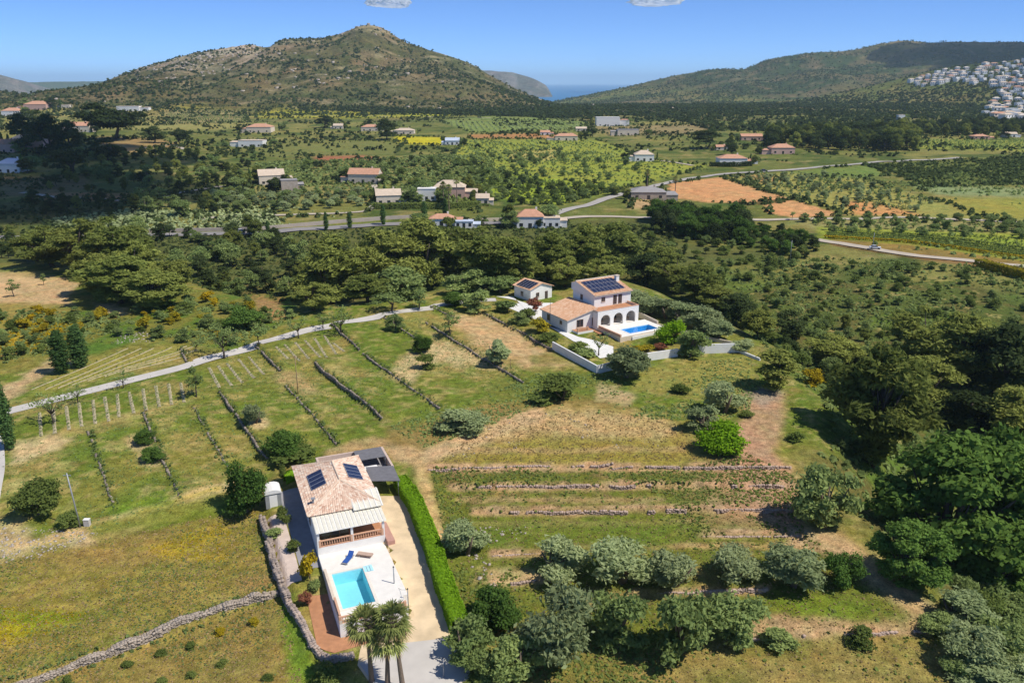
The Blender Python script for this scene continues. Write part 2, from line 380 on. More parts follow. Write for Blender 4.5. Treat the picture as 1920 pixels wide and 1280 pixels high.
    poly([(700, 600), (790, 585), (860, 600), (800, 625)], S(166, 150, 88), 9, .6)
    poly([(595, 690), (660, 665), (640, 700)], STR, 8, .5)
    poly([(510, 690), (570, 700), (600, 740), (570, 745), (520, 710)], S(186, 158, 116), 9, .7)
    poly([(720, 800), (800, 790), (900, 760), (1010, 740), (1120, 745), (1200, 770), (1000, 780), (900, 800), (790, 850), (730, 850)], S(158, 130, 84), 12, .8)
    poly([(930, 715), (1010, 690), (1140, 700), (1170, 745), (1000, 745), (900, 755)], S(112, 122, 52), 12, .8)
    poly([(1130, 720), (1190, 735), (1180, 760), (1120, 752)], S(200, 174, 138), 8, .8)
    poly([(1190, 690), (1400, 668), (1420, 720), (1300, 750), (1190, 730)], S(158, 148, 82), 12, .8)
    # right terraces
    rt = [(800, 860), (900, 800), (1000, 770), (1150, 770), (1290, 800), (1400, 800), (1480, 880), (1500, 1000), (1740, 1160), (1720, 1190), (860, 1200), (830, 1010)]
    poly(rt, S(116, 122, 50), 12, 1.0)
    ins = sst(8, -8, pdist(U, V, rt))
    lay(ins * sst(.52, .66, n2) * .7, S(144, 136, 66)); lay(ins * sst(.58, .72, n1) * .6, S(168, 134, 94)); lay(ins * sst(.66, .8, n3) * .5, S(180, 158, 108))
    poly([(820, 862), (900, 820), (960, 775), (1060, 762), (1200, 772), (1290, 805), (1300, 868), (820, 872)], S(168, 150, 84), 12, .85); poly([(960, 780), (1060, 765), (1200, 775), (1270, 800), (1250, 825), (1000, 815), (930, 830), (870, 850)], S(198, 168, 122), 12, 1.0)
    poly([(850, 870), (960, 830), (1270, 830), (1300, 865), (1100, 872), (870, 872)], S(156, 142, 62), 10, .7)
    for a, b in (((830, 846), (1280, 842)), ((860, 935), (1240, 936)), ((880, 980), (1300, 978)), ((1050, 1020), (1500, 1022))): line([a, b], 5, S(190, 160, 116), .7, .6)
    for a, b, h, zz in RISERS:
        line([(a[0], a[1] - 3), (b[0], b[1] - 3)], 8, S(204, 164, 134), .85, .5)
    lay(ins * sst(1240, 1420, U + du * 2) * sst(1010, 960, V) * .75, S(192, 150, 124))
    poly([(1380, 800), (1420, 740), (1475, 735), (1470, 790), (1450, 850), (1500, 905), (1500, 1000), (1440, 975), (1400, 930), (1380, 870)], S(192, 152, 126), 12, .85)
    poly([(1395, 740), (1440, 725), (1470, 740), (1440, 770)], S(168, 150, 136), 8, .8)
    line([(1500, 1005), (1570, 1020), (1630, 1075), (1690, 1115), (1745, 1155)], 22, S(206, 172, 138), .9)
    poly([(1400, 1160), (1480, 1150), (1600, 1165), (1740, 1150), (1735, 1185), (1480, 1202), (1400, 1190)], S(198, 164, 128), 10, .8)
    poly([(1430, 1125), (1560, 1118), (1640, 1135), (1600, 1158), (1460, 1148)], S(116, 134, 44), 9, .9)
    poly([(870, 970), (1240, 965), (1330, 990), (1240, 1020), (900, 1020)], S(108, 126, 46), 12, .7)
    poly([(920, 1060), (1010, 1075), (1000, 1095), (880, 1090)], S(200, 172, 130), 8, .8)
    poly([(1100, 1100), (1220, 1120), (1200, 1145), (1090, 1135)], S(184, 156, 116), 9, .7)
    # dirt track from behind house 1
    line([(745, 852), (790, 860), (835, 842), (900, 818), (960, 790), (1010, 778)], 14, S(212, 178, 140), .95, .5)
    line([(780, 860), (795, 900), (808, 950), (828, 1000)], 13, S(206, 174, 128), .9, .6)
    line([(620, 850), (700, 830), (760, 850)], 12, S(192, 158, 118), .8)
    # bottom strip
    bs = [(880, 1210), (1180, 1225), (1400, 1195), (1740, 1195), (1800, 1290), (860, 1290)]
    poly(bs, S(160, 140, 84), 10, .9); lay(sst(6, -6, pdist(U, V, bs)) * sst(.5, .65, n1) * .7, S(120, 120, 56)); lay(sst(6, -6, pdist(U, V, bs)) * sst(.58, .7, n2) * .7, S(196, 164, 116))
MIDF = [  # middle distance fields: outline, colour, softness, opacity
 ([(-300, 440), (500, 440), (760, 420), (1060, 412), (1240, 412), (1300, 460), (1500, 470), (1200, 520), (500, 520), (-300, 520)], S(96, 100, 56), 6, .9),
 ([(480, 210), (560, 196), (700, 205), (930, 205), (960, 215), (700, 222), (480, 222)], S(176, 172, 60), 3, .8),
 ([(1060, 420), (1300, 430), (1330, 460), (1150, 455)], S(92, 98, 50), 6, .8),
 ([(380, 380), (700, 378), (690, 400), (380, 410)], S(128, 128, 70), 5, .8),
 ([(470, 340), (690, 345), (700, 380), (440, 380)], S(146, 138, 84), 6, .8),
 ([(740, 255), (830, 258), (832, 272), (740, 270)], S(196, 184, 40), 2, .95),
 ([(580, 290), (680, 290), (720, 298), (600, 305)], S(170, 110, 84), 2, .9),
 ([(480, 262), (760, 265), (740, 290), (520, 295), (470, 285)], S(124, 126, 72), 3, .8),
 ([(880, 252), (1060, 250), (1060, 260), (880, 260)], S(190, 132, 90), 2, .8),
 ([(870, 262), (1120, 262), (1220, 300), (1330, 310), (1230, 338), (1050, 385), (960, 370), (900, 330), (850, 290)], S(154, 160, 66), 5, .85),
 ([(950, 285), (1050, 280), (1040, 300), (960, 305)], S(188, 164, 110), 4, .6),
 ([(890, 320), (1000, 330), (1130, 350), (1040, 385), (950, 375), (880, 345)], S(148, 166, 54), 5, .8),
 ([(820, 225), (950, 215), (1100, 228), (1100, 245), (880, 248)], S(132, 148, 82), 3, .8),
 ([(0, 195), (220, 200), (460, 200), (470, 240), (300, 245), (0, 240)], S(158, 150, 92), 4, .8),
 ([(300, 196), (520, 186), (700, 190), (700, 200), (420, 204), (300, 206)], S(170, 168, 56), 2, .85),
 ([(300, 205), (460, 207), (460, 230), (320, 232)], S(156, 140, 100), 3, .8),
 ([(180, 255), (300, 260), (350, 275), (250, 290), (180, 285)], S(168, 138, 98), 4, .8),
 ([(0, 330), (160, 330), (180, 355), (0, 370)], S(136, 116, 84), 5, .8),
 ([(60, 362), (240, 362), (240, 378), (60, 375)], S(186, 138, 100), 3, .8),
 ([(0, 380), (260, 390), (260, 420), (0, 420)], S(104, 100, 62), 6, .7),
 ([(1180, 375), (1240, 352), (1258, 390), (1180, 392)], S(198, 164, 128), 4, .8),
 ([(1255, 344), (1350, 332), (1482, 372), (1432, 380), (1330, 380), (1255, 370)], ORG, 1.2, 1),
 ([(1434, 380.5), (1484, 374), (1582, 404), (1490, 408), (1440, 400)], ORG, 1.2, 1),
 ([(1388, 380), (1432, 377.5), (1483, 370.5), (1487, 375), (1434, 383), (1388, 385)], S(104, 92, 54), .8, 1),
 ([(1352, 332), (1480, 322), (1600, 330), (1760, 380), (1900, 420), (1720, 410), (1590, 402)], S(158, 152, 84), 4, .9),
 ([(1580, 375), (1640, 380), (1735, 405), (1600, 402)], S(212, 150, 102), 4, .85),
 ([(1390, 330), (1440, 326), (1470, 340), (1420, 345)], S(196, 150, 104), 3, .7),
 ([(1480, 322), (1640, 308), (1660, 330), (1560, 335)], S(112, 132, 66), 4, .8),
 ([(1620, 308), (1960, 290), (1960, 345), (1740, 350)], S(96, 108, 52), 6, .8),
 ([(1700, 345), (1960, 355), (1960, 372), (1760, 366)], S(140, 154, 110), 4, .8),
 ([(1760, 372), (1960, 372), (1960, 420), (1840, 410)], S(160, 152, 70), 5, .8),
 ([(1480, 410), (1960, 412), (1960, 440), (1520, 430)], S(150, 144, 96), 4, .8),
 ([(1530, 425), (1960, 440), (1960, 500), (1700, 475), (1540, 450)], S(146, 158, 58), 4, .85),
 ([(1560, 448), (1700, 458), (1920, 490), (1920, 512), (1700, 482), (1560, 460)], S(150, 96, 74), 3, .6),
 ([(1700, 262), (1960, 262), (1960, 285), (1720, 278)], S(156, 160, 72), 3, .85),
 ([(1100, 238), (1340, 232), (1340, 250), (1150, 256)], S(158, 136, 104), 4, .7)]
def mid_paint(C, U, V, x, y):
    n1 = fbm(x, y, 30, 4, 51); n2 = fbm(x, y, 110, 3, 53); n3 = fbm(x, y, 8, 3, 57)
    def lay(m, c):
        m = np.clip(m, 0, 1)[:, None]; C[:] = C * (1 - m) + np.array(c) * m
    C[:] = np.array(S(108, 114, 58)); lay(sst(.42, .6, n2), S(134, 130, 74)); lay(sst(.5, .66, n1), S(82, 96, 46)); lay(sst(.62, .74, n3) * .5, S(168, 148, 100))
    de = pdist(x, y, PLAT); m = sst(120, 60, de) * sst(420, 330, y); lay(m, RAV); lay(m * sst(.5, .65, n1), RAVD); lay(m * sst(.55, .7, n3) * .6, S(104, 124, 50))
    for p_, c_, so_, k_ in MIDF:
        m = k_ * sst(so_, -so_, pdist(U + (n3 - .5) * so_ * 1.5, V + (n3 - .5) * so_, p_)); lay(m, c_)
    # vine and orchard rows of some fields
    return C
def far_paint(C, U, V, x, y, z):
    n1 = fbm(x, y, 60, 4, 61); n2 = fbm(x, y, 230, 4, 63); n3 = fbm(x, y, 22, 3, 67)
    def lay(m, c):
        m = np.clip(m, 0, 1)[:, None]; C[:] = C * (1 - m) + np.array(c) * m
    C[:] = np.array(S(104, 112, 60)); lay(sst(.45, .6, n1), S(132, 122, 76)); lay(sst(.55, .68, n3) * .7, S(88, 100, 52))
    for p_, c_, so_, k_ in MIDF:
        lay(k_ * sst(so_, -so_, pdist(U, V, p_)) * sst(1700, 1500, y), c_)
    # main hill
    m = sst(1380, 1480, y) * sst(3400, 3000, y) * sst(-1700, -1500, x) * sst(700, 500, x)
    lay(m, S(98, 94, 62)); lay(m * sst(.5, .64, n1), S(126, 110, 82)); lay(m * sst(.48, .62, n3) * .75, S(70, 80, 42)); lay(m * sst(.62, .74, n2) * .5, S(150, 124, 90))
    rock = m * sst(60, 120, z) * sst(-420, -700, x); lay(rock * sst(.40, .58, n1 * .5 + n3 * .5), S(186, 170, 152))
    lay(m * sst(150, 205, z) * sst(.45, .6, n3), S(170, 150, 122)); lay(m * sst(.66, .74, n3) * .6, S(176, 156, 128))
    # right ridges
    m = sst(900, 1100, x + (y - 2500) * .3) * sst(1500, 1700, y); lay(m, S(62, 78, 42)); lay(m * sst(.54, .66, n2), S(104, 98, 64)); lay(m * sst(.58, .7, n1), S(104, 94, 66)); lay(m * sst(.64, .74, n3) * .6, S(140, 122, 96))
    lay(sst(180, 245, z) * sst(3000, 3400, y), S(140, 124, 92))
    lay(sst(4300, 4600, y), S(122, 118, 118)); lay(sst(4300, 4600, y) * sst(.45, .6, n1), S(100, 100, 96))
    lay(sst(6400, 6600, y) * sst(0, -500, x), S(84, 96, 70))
    return C
def grid_obj(name, xs, ys, zfun, paint, m, sink=None):
    X, Y = np.meshgrid(xs, ys); x = X.ravel(); y = Y.ravel(); z = zfun(x, y)
    U, V = UV(x, y, z)
    C = np.zeros((len(x), 3)); paint(C, U, V, x, y, z)
    if sink is not None:
        x0, x1, y0, y1, dz = sink; ins = (x > x0) & (x < x1) & (y > y0) & (y < y1); z = z - dz * ins
    nx, ny = len(xs), len(ys); i = np.arange(nx * ny).reshape(ny, nx)
    Fq = np.stack([i[:-1, :-1], i[:-1, 1:], i[1:, 1:], i[1:, :-1]], -1).reshape(-1, 4)
    me = np_mesh(name, np.stack([x, y, z], 1), Fq, m, True, C)
    o = link(name, me); tag(o, kind='structure'); return o
NX0, NX1, NY0, NY1 = -135.0, 150.0, 22.0, 262.0
xs = np.arange(NX0, NX1 + .01, .68); ys = np.concatenate([np.arange(NY0, 150, .56), np.arange(150, NY1 + .5, 1.0)]); NY1 = ys[-1]
grid_obj('ground', xs, ys, zg, lambda C, U, V, x, y, z: near_paint(C, U, V, x, y), ground_mat('ground_soil_grass', .9, 4.6, .6, 1.4, .8, .2))
def grow(a, b, s0, s1):
    out = [a]; 
    while out[-1] < b: out.append(out[-1] + s0 + (s1 - s0) * (out[-1] - a) / (b - a))
    return np.array(out)
xs = np.concatenate([np.arange(-900, -420, 8), np.arange(-420, 520, 3.2), np.arange(520, 960, 8)])
ys = np.concatenate([np.arange(-120, 250, 6), grow(250, 1150, 1.6, 6)]); MY1 = ys[-1]
def midp(C, U, V, x, y, z):
    mid_paint(C, U, V, x, y); near = (y < 262)
    if near.any():
        D = np.zeros((near.sum(), 3)); near_paint(D, U[near], V[near], x[near], y[near])
        w = sst(262, 235, y[near])[:, None]; C[near] = C[near] * (1 - w) + D * w
grid_obj('valley_ground', xs, ys, zg, midp, ground_mat('valley_soil_grass', .22, 1.1, .75, 1.3, .6, .5), (NX0 + 3, NX1 - 3, NY0 + 3, NY1 - 3, 3.0))
xs = np.concatenate([np.arange(-7000, -2200, 60), np.arange(-2200, 3600, 21), np.arange(3600, 7600, 60)])
ys = grow(960, 8600, 9, 70)
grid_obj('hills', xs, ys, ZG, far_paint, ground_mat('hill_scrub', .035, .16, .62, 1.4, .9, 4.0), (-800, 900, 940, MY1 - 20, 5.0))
# flank sheets that carry the ground on beyond the frame
# ------------------------------------------------------------------ sea
m, nt, b = newmat('sea_water'); b.inputs['Base Color'].default_value = (.02, .16, .33, 1); b.inputs['Roughness'].default_value = .35; b.inputs['Specular IOR Level'].default_value = .3
tag(MB().poly([(-34000, 4000, -45), (34000, 4000, -45), (34000, 46000, -45), (-34000, 46000, -45)], m).build('sea'), kind='structure')
# ------------------------------------------------------------------ vegetation
def leaf_mat(name, c1, c2, trans=.38, rough=.7):
    m = bpy.data.materials.new(name); m.use_nodes = True; nt = m.node_tree; nt.nodes.clear(); N = nt.nodes.new; L = nt.links.new
    out = N('ShaderNodeOutputMaterial'); at = N('ShaderNodeAttribute'); at.attribute_name = 'Col'
    oi = N('ShaderNodeObjectInfo'); mx = N('ShaderNodeMix'); mx.data_type = 'RGBA'; mx.inputs[6].default_value = (*c1, 1); mx.inputs[7].default_value = (*c2, 1)
    sp = N('ShaderNodeSeparateColor'); L(at.outputs['Color'], sp.inputs[0])
    m1 = N('ShaderNodeMath'); m1.operation = 'MULTIPLY'; m1.inputs[1].default_value = 7.31; L(oi.outputs['Random'], m1.inputs[0]); m2 = N('ShaderNodeMath'); m2.operation = 'FRACT'; L(m1.outputs[0], m2.inputs[0])
    m3 = N('ShaderNodeMath'); m3.operation = 'MULTIPLY_ADD'; L(m2.outputs[0], m3.inputs[0]); m3.inputs[1].default_value = .7; m4 = N('ShaderNodeMath'); m4.operation = 'MULTIPLY'; m4.inputs[1].default_value = .55; L(sp.outputs[0], m4.inputs[0]); L(m4.outputs[0], m3.inputs[2]); L(m3.outputs[0], mx.inputs[0])
    mr = N('ShaderNodeMapRange'); mr.inputs[3].default_value = .8; mr.inputs[4].default_value = 1.22; L(oi.outputs['Random'], mr.inputs[0])
    mu = N('ShaderNodeMath'); mu.operation = 'MULTIPLY'; L(mr.outputs[0], mu.inputs[0]); L(sp.outputs[1], mu.inputs[1])
    sc = N('ShaderNodeVectorMath'); sc.operation = 'SCALE'; L(mx.outputs[2], sc.inputs[0]); L(mu.outputs[0], sc.inputs['Scale'])
    d = N('ShaderNodeBsdfDiffuse'); t = N('ShaderNodeBsdfTranslucent'); L(sc.outputs[0], d.inputs[0]); L(sc.outputs[0], t.inputs[0])
    ms = N('ShaderNodeMixShader'); ms.inputs[0].default_value = trans; L(d.outputs[0], ms.inputs[1]); L(t.outputs[0], ms.inputs[2])
    L(ms.outputs[0], out.inputs[0]); return m
LM = {
 'olive': leaf_mat('olive_leaves', (0.207, 0.263, 0.115), (0.429, 0.484, 0.230)),
 'pine': leaf_mat('pine_needles', (0.131, 0.175, 0.043), (0.319, 0.344, 0.083)),
 'dark': leaf_mat('dark_leaves', (0.042, 0.064, 0.022), (0.095, 0.128, 0.044)),
 'broad': leaf_mat('broad_leaves', (0.055, 0.116, 0.024), (0.138, 0.226, 0.046)),
 'bright': leaf_mat('bright_leaves', (0.180, 0.355, 0.019), (0.359, 0.583, 0.031), .35),
 'shrub': leaf_mat('shrub_leaves', (0.157, 0.227, 0.072), (0.327, 0.397, 0.132)),
 'green': leaf_mat('green_leaves', (0.115, 0.165, 0.040), (0.215, 0.265, 0.068)),
 'cypress': leaf_mat('cypress_leaves', (0.064, 0.131, 0.039), (0.127, 0.211, 0.064)),
 'almond': leaf_mat('almond_leaves', (0.155, 0.218, 0.073), (0.273, 0.345, 0.109), .35),
 'dry': leaf_mat('dry_leaves', (0.251, 0.188, 0.094), (0.408, 0.298, 0.142)),
 'russet': leaf_mat('russet_leaves', (0.220, 0.076, 0.051), (0.355, 0.153, 0.085)),
 'yellow': leaf_mat('yellow_flower_leaves', (0.232, 0.232, 0.029), (0.494, 0.349, 0.017), .3),
 'palm': leaf_mat('palm_leaves', (0.154, 0.202, 0.055), (0.374, 0.405, 0.132), .25)}
BARK = mat('bark', (.16, .12, .085), .95, .25, 4, .4); BARKD = mat('dark_bark', (.09, .07, .055), .95, .25, 4, .4); PBARK = mat('palm_bark', (.2, .15, .11), .95, .25, 6, .5)
def leaves(clumps, n, size, rng, up=.35, shell=.55, fuzz=.8, asp=1.0):
    """clumps (k,6): centre, radii. Returns quads as arrays V,F,Col"""
    cl = np.array(clumps, float); k = len(cl)
    wts = (cl[:, 3] * cl[:, 4] + cl[:, 3] * cl[:, 5]) ; wts /= wts.sum()
    idx = rng.choice(k, n, p=wts); d = rng.normal(size=(n, 3)); d[:, 2] = np.abs(d[:, 2]) * .85 + d[:, 2] * .35
    d /= np.linalg.norm(d, axis=1)[:, None] + 1e-9
    r = shell + (1 - shell) * rng.random(n) ** .5; r = r * (1 + .24 * np.clip(rng.normal(size=n), -2, 2.2)) * (.8 + .4 * _h(np.floor(d[:, 0] * 2.5) + idx, np.floor(d[:, 1] * 2.5) + 3 * np.floor(d[:, 2] * 2.5), 3))
    c = cl[idx, :3] + d * r[:, None] * cl[idx, 3:6]
    nr = d + np.array([0, 0, up]) + rng.normal(size=(n, 3)) * fuzz; nr /= np.linalg.norm(nr, axis=1)[:, None]
    t = np.cross(nr, rng.normal(size=(n, 3))); t /= np.linalg.norm(t, axis=1)[:, None] + 1e-9; b = np.cross(nr, t)
    s = size * (.55 + .9 * rng.random(n)); a = s * .75 * asp; s2 = s * (.4 + .35 * rng.random(n)) / asp
    q = np.stack([c - t * a[:, None], c + b * s2[:, None], c + t * a[:, None], c - b * s2[:, None]], 1).reshape(-1, 3)
    Fq = np.arange(4 * n).reshape(n, 4)
    cv = rng.random(k)[idx] * .6 + rng.random(n) * .4; br = .85 + .3 * rng.random(n)
    Cc = np.zeros((n, 3)); Cc[:, 0] = cv; Cc[:, 1] = br
    return q, Fq, np.repeat(Cc, 4, 0)
def limbs(mb, base, tips, r0, m, rng, forkz):
    for tp in tips:
        tp = np.array(tp); f = np.array([base[0], base[1], forkz]); mid = f * .45 + tp * .55 + rng.normal(size=3) * .12
        mb.tube([tuple(f - np.array([0, 0, .1])), tuple(mid), tuple(tp)], [r0 * .62, r0 * .36, r0 * .1], m, 5)
TREE = {}
def proto(kind, var, H, W, lm, n, size, nclump, shape='round', trunkh=.25, tr=.12, bark=None, lobes=(.36, .55), shell=.5, low=.12, up=.75, fuzz=.9, asp=1.0):
    rng = np.random.default_rng(hash((kind, var)) % 1000 + sum(map(ord, kind)) * 7 + var * 131)
    rng = np.random.default_rng(sum(map(ord, kind)) * 7 + var * 131)
    cl = []
    for i in range(nclump):
        while True:
            p = rng.uniform(-1, 1, 3)
            if np.linalg.norm(p) < 1: break
        zc = p[2] * .5 + .5
        if shape == 'round': wz = math.sqrt(max(0, 1 - (2 * zc - .9) ** 2 * .75))
        elif shape == 'cone': wz = 1.05 - .85 * zc
        elif shape == 'pine': wz = (.5 + .65 * math.sin(math.pi * min(1, zc * .9 + .12))) * rng.uniform(.65, 1.15)
        elif shape == 'dome': wz = math.sqrt(max(0.02, 1 - zc * zc * .9))
        elif shape == 'umbrella': wz = (.35 + 1.0 * zc ** .8) if zc < .75 else 1.0
        a = math.atan2(p[1], p[0]); rr = math.hypot(p[0], p[1]) ** .7 * wz
        lr = rng.uniform(*lobes)
        rx = W / 2 * lr; x = math.cos(a) * rr * (W / 2 - rx * .55); y = math.sin(a) * rr * (W / 2 - rx * .55)
        z = H * (low + (1 - low) * zc) - rx * .3; z = max(z, rx * .45)
        rz = rx * rng.uniform(.7, .95) * {'umbrella': .75, 'pine': 1.25}.get(shape, 1)
        cl.append((x, y, z, rx, rx * rng.uniform(.85, 1.15), rz))
    V, Fq, Cc = leaves(cl, n, size, rng, up, shell, fuzz, asp)
    crown = np_mesh(kind + '_crown', V, Fq, lm, False, Cc)
    mb = MB(); th = H * trunkh; b = bark or BARK
    lean = rng.normal(size=2) * .12 * W
    mb.tube([(0, 0, -.4), (lean[0] * .3, lean[1] * .3, th * .5), (lean[0] * .5, lean[1] * .5, th), (lean[0], lean[1], H * .72)], [tr * 1.35, tr, tr * .85, tr * .25], b, 7)
    tips = [c[:3] for c in sorted(cl, key=lambda c: -c[2])[:max(4, nclump // 3)]]
    limbs(mb, (lean[0] * .5, lean[1] * .5), tips, tr, b, rng, th)
    TREE.setdefault(kind, []).append((mb.mesh(kind + '_trunk', True), crown))
for v in range(5): proto('olive', v, 4.2, 5.0, LM['olive'], 8500, .19, (13, 20, 16, 24, 11)[v], 'round', .28, .22, lobes=[(.3, .5), (.22, .4), (.28, .42), (.2, .36), (.34, .5)][v], shell=.3, low=(.12, .2, .06, .16, .22)[v], fuzz=1.2, asp=1.4)
for v in range(3):
    proto('greyshrub', v, 2.2, 2.8, LM['shrub'], 2200, .15, 9, 'dome', .1, .06, lobes=(.36, .55), low=.05)
    proto('pine', v, 12, 8, LM['pine'], 17000, .29, 46, 'pine', .3, .26, BARKD, (.18, .36), shell=.25, low=.10, up=.8, fuzz=1.3, asp=1.5)
    proto('broad', v, 11, 12, LM['broad'], 11000, .36, 40, 'round', .2, .3, BARKD, (.22, .38), low=.06)
    proto('darkwood', v, 8, 7, LM['dark'], 6000, .26, 18, 'round', .25, .2, BARKD, (.3, .45), low=.08)
    proto('shrub', v, 2.0, 2.6, LM['green'], 2200, .14, 9, 'dome', .1, .05, lobes=(.38, .58), low=.04)
    proto('almond', v, 3.6, 3.4, LM['almond'], 700, .16, 9, 'round', .4, .1, BARKD, (.3, .45), shell=.2, low=.42)
    proto('greytree', v, 4.0, 4.4, LM['shrub'], 5500, .18, 17, 'round', .2, .16, lobes=(.24, .44), shell=.3, low=.06, fuzz=1.2, asp=1.3)
for v in range(2): proto('bigbroad', v, 13, 12, LM['broad'], 28000, .29, 60, 'round', .2, .3, BARKD, (.16, .3), low=.04)
proto('bright', 0, 3.2, 4.2, LM['bright'], 8000, .14, 16, 'dome', .2, .14, lobes=(.34, .5), low=.06)
proto('carob', 0, 4.6, 5.4, LM['broad'], 8500, .17, 18, 'round', .15, .18, lobes=(.3, .46), low=.05)
proto('carob', 1, 3.8, 5.2, LM['green'], 8500, .17, 18, 'dome', .15, .18, lobes=(.3, .46), low=.04)
proto('cone_pine', 0, 9, 5.4, LM['pine'], 9000, .2, 28, 'cone', .15, .16, BARKD, (.26, .42), low=.06)
proto('umbrella_pine', 0, 10, 15, LM['dark'], 8000, .5, 26, 'umbrella', .35, .35, BARKD, (.24, .36), low=.3)
proto('russet', 0, 3.0, 3.4, LM['russet'], 1800, .2, 10, 'round', .2, .1, lobes=(.34, .5), low=.1)
proto('yellowbush', 0, 2.2, 2.4, LM['yellow'], 1500, .18, 8, 'dome', .1, .05, lobes=(.38, .55), low=.04)
for v in range(2):   # cypress: narrow spindle
    rng = np.random.default_rng(50 + v); cl = []
    for i in range(40):
        zc = (i + .5) / 40; r = .95 * math.sin(math.pi * min(1, (zc * .86 + .12))) ** .7; a = rng.uniform(0, 6.28)
        cl.append((math.cos(a) * r * .3, math.sin(a) * r * .3, .25 + 9.2 * zc, .28 + r * .55, .28 + r * .55, .7))
    V, Fq, Cc = leaves(cl, 6000, .16, rng, .3, .6); crown = np_mesh('cypress_crown', V, Fq, LM['cypress'], False, Cc)
    TREE.setdefault('cypress', []).append((MB().tube([(0, 0, -.4), (0, 0, 4), (0, 0, 9)], [.16, .12, .03], BARKD, 6).mesh('cypress_trunk', True), crown))
rng = np.random.default_rng(77)
for v in range(2):   # bare young tree: limbs with thin leaf haze
    mb = MB(); th = 1.2; tips = []
    mb.tube([(0, 0, -.3), (.05, 0, .6), (0, .05, th)], [.12, .09, .08], BARKD, 6)
    for i in range(9):
        a = i * 2.4 + rng.random(); L_ = rng.uniform(1.2, 2.1); e = rng.uniform(.5, 1.2)
        tp = (math.cos(a) * math.cos(e) * L_, math.sin(a) * math.cos(e) * L_, th + math.sin(e) * L_); tips.append(tp)
        mb.tube([(0, .05, th - .1), (tp[0] * .5, tp[1] * .5, th + (tp[2] - th) * .62), tp], [.055, .035, .012], BARKD, 4)
        for j in range(3):
            q = np.array(tp) * rng.uniform(.7, .95) + np.array([0, 0, .1]); q2 = q + rng.normal(size=3) * .35 + np.array([0, 0, .25]); mb.tube([tuple(q * .96), tuple(q2)], [.02, .008], BARKD, 3); tips.append(tuple(q2))
    V, Fq, Cc = leaves([(t[0], t[1], t[2], .38, .38, .34) for t in tips], 420, .13, rng, .3, .1)
    TREE.setdefault('young', []).append((mb.mesh('young_trunk', True), np_mesh('young_crown', V, Fq, LM['almond'], False, Cc)))
NTREE = {}
def tree(kind, x, y, z, h, label, cat='tree', group=None, name=None, var=None, w=None, rot=None, parts=True):
    L_ = TREE[kind]; i = random.randrange(len(L_)) if var is None else var % len(L_); tk, cr = L_[i]
    H0 = max(v.co.z for v in cr.vertices) if kind not in NTREE else NTREE[kind][0]
    if kind not in NTREE:
        a = np.empty(len(cr.vertices) * 3, np.float32); cr.vertices.foreach_get('co', a); a = a.reshape(-1, 3)
        NTREE[kind] = (float(np.percentile(a[:, 2], 99.5)), float(np.percentile(np.hypot(a[:, 0], a[:, 1]), 96) * 2))
    H0, W0 = NTREE[kind]; s = h / H0; sw = (w / W0) if w else s
    e = empty(name or (kind + '_tree'), (x, y, z - .05), rot if rot is not None else random.uniform(0, 6.28)); k_ = random.uniform(.86, 1.14); e.scale = (sw * k_, sw / k_, s)
    link('trunk', tk, e); link('crown', cr, e)
    tag(e, label, cat, group); return e
def tree_px(kind, u, vb, hp, label, wp=None, **k):
    """base pixel, height and width in photo pixels"""
    x, y, z = G(u, vb); fw = y * CP - (z - CH) * SP; sc = F / fw
    dep = math.atan2(CH - z, y); h = hp / sc / max(.6, math.cos(dep)); w = wp / sc if wp else None
    return tree(kind, x, y, z, h, label, w=w, **k)
def crown_px(kind, u, v, wp, hp, label, **k):
    """visible crown box centre (u,v), width and height in pixels: the base is solved so that the crown fills the box"""
    # the projected height of an upright of height h plus half its depth ellipse
    vb = v + hp * .5 - wp * .10
    x, y, z = G(u, vb); fw = y * CP - (z - CH) * SP; sc = F / fw; dep = math.atan2(CH - z, y); w = wp / sc
    h = max(.3 * w, (hp / sc - w * .42 * math.sin(dep)) / math.cos(dep))
    return tree(kind, x, y, z, h, label, w=w * 1.06, **k)

ORD = ['first', 'second', 'third', 'fourth', 'fifth', 'sixth', 'seventh', 'eighth', 'ninth', 'tenth', 'eleventh', 'twelfth', 'thirteenth', 'fourteenth', 'fifteenth', 'sixteenth', 'seventeenth', 'eighteenth', 'nineteenth', 'twentieth', 'twenty-first', 'twenty-second']
def nth(lst, i): return ORD[sorted(range(len(lst)), key=lambda k: (lst[k][0], lst[k][1])).index(i)] + ' from the left'
# --- trees one can tell apart, near the camera
T = crown_px
A = 'tree'; B = 'bush'
tree_px('cypress', 20, 842, 122, 'tall slim dark green cypress at the left edge beside the pale drive', wp=27, name='cypress_tree')
tree_px('cypress', 117, 700, 78, 'left one of two dark cypresses above the striped vineyard', wp=32, name='cypress_tree', var=1)
tree_px('cypress', 151, 688, 76, 'right one of two dark cypresses above the striped vineyard', wp=34, name='cypress_tree', var=0)
T('carob', 271, 820, 34, 30, 'upper of two small round dark bushes beside a terrace wall', cat=B, name='round_bush', var=0)
T('carob', 290, 851, 40, 32, 'lower of two small round dark bushes beside a terrace wall', cat=B, name='round_bush', var=0)
T('carob', 75, 930, 90, 82, 'large spreading green bush near the leaning pole on the left', cat=B, name='spreading_bush', var=1)
T('carob', 132, 972, 40, 40, 'small dark shrub at the foot of the leaning pole', cat=B, name='shrub', var=1)
T('carob', 538, 834, 70, 56, 'round dark green tree behind the tiled roof house', name='carob_tree', var=0)
T('carob', 463, 918, 80, 98, 'large dark green tree left of the grey garden shed', name='carob_tree', var=0)
T('olive', 479, 776, 36, 40, 'small olive growing beside a dark terrace wall', name='olive_tree')
T('almond', 368, 716, 40, 64, 'leaning almond tree with a bare stone ring below the drive', name='almond_tree')
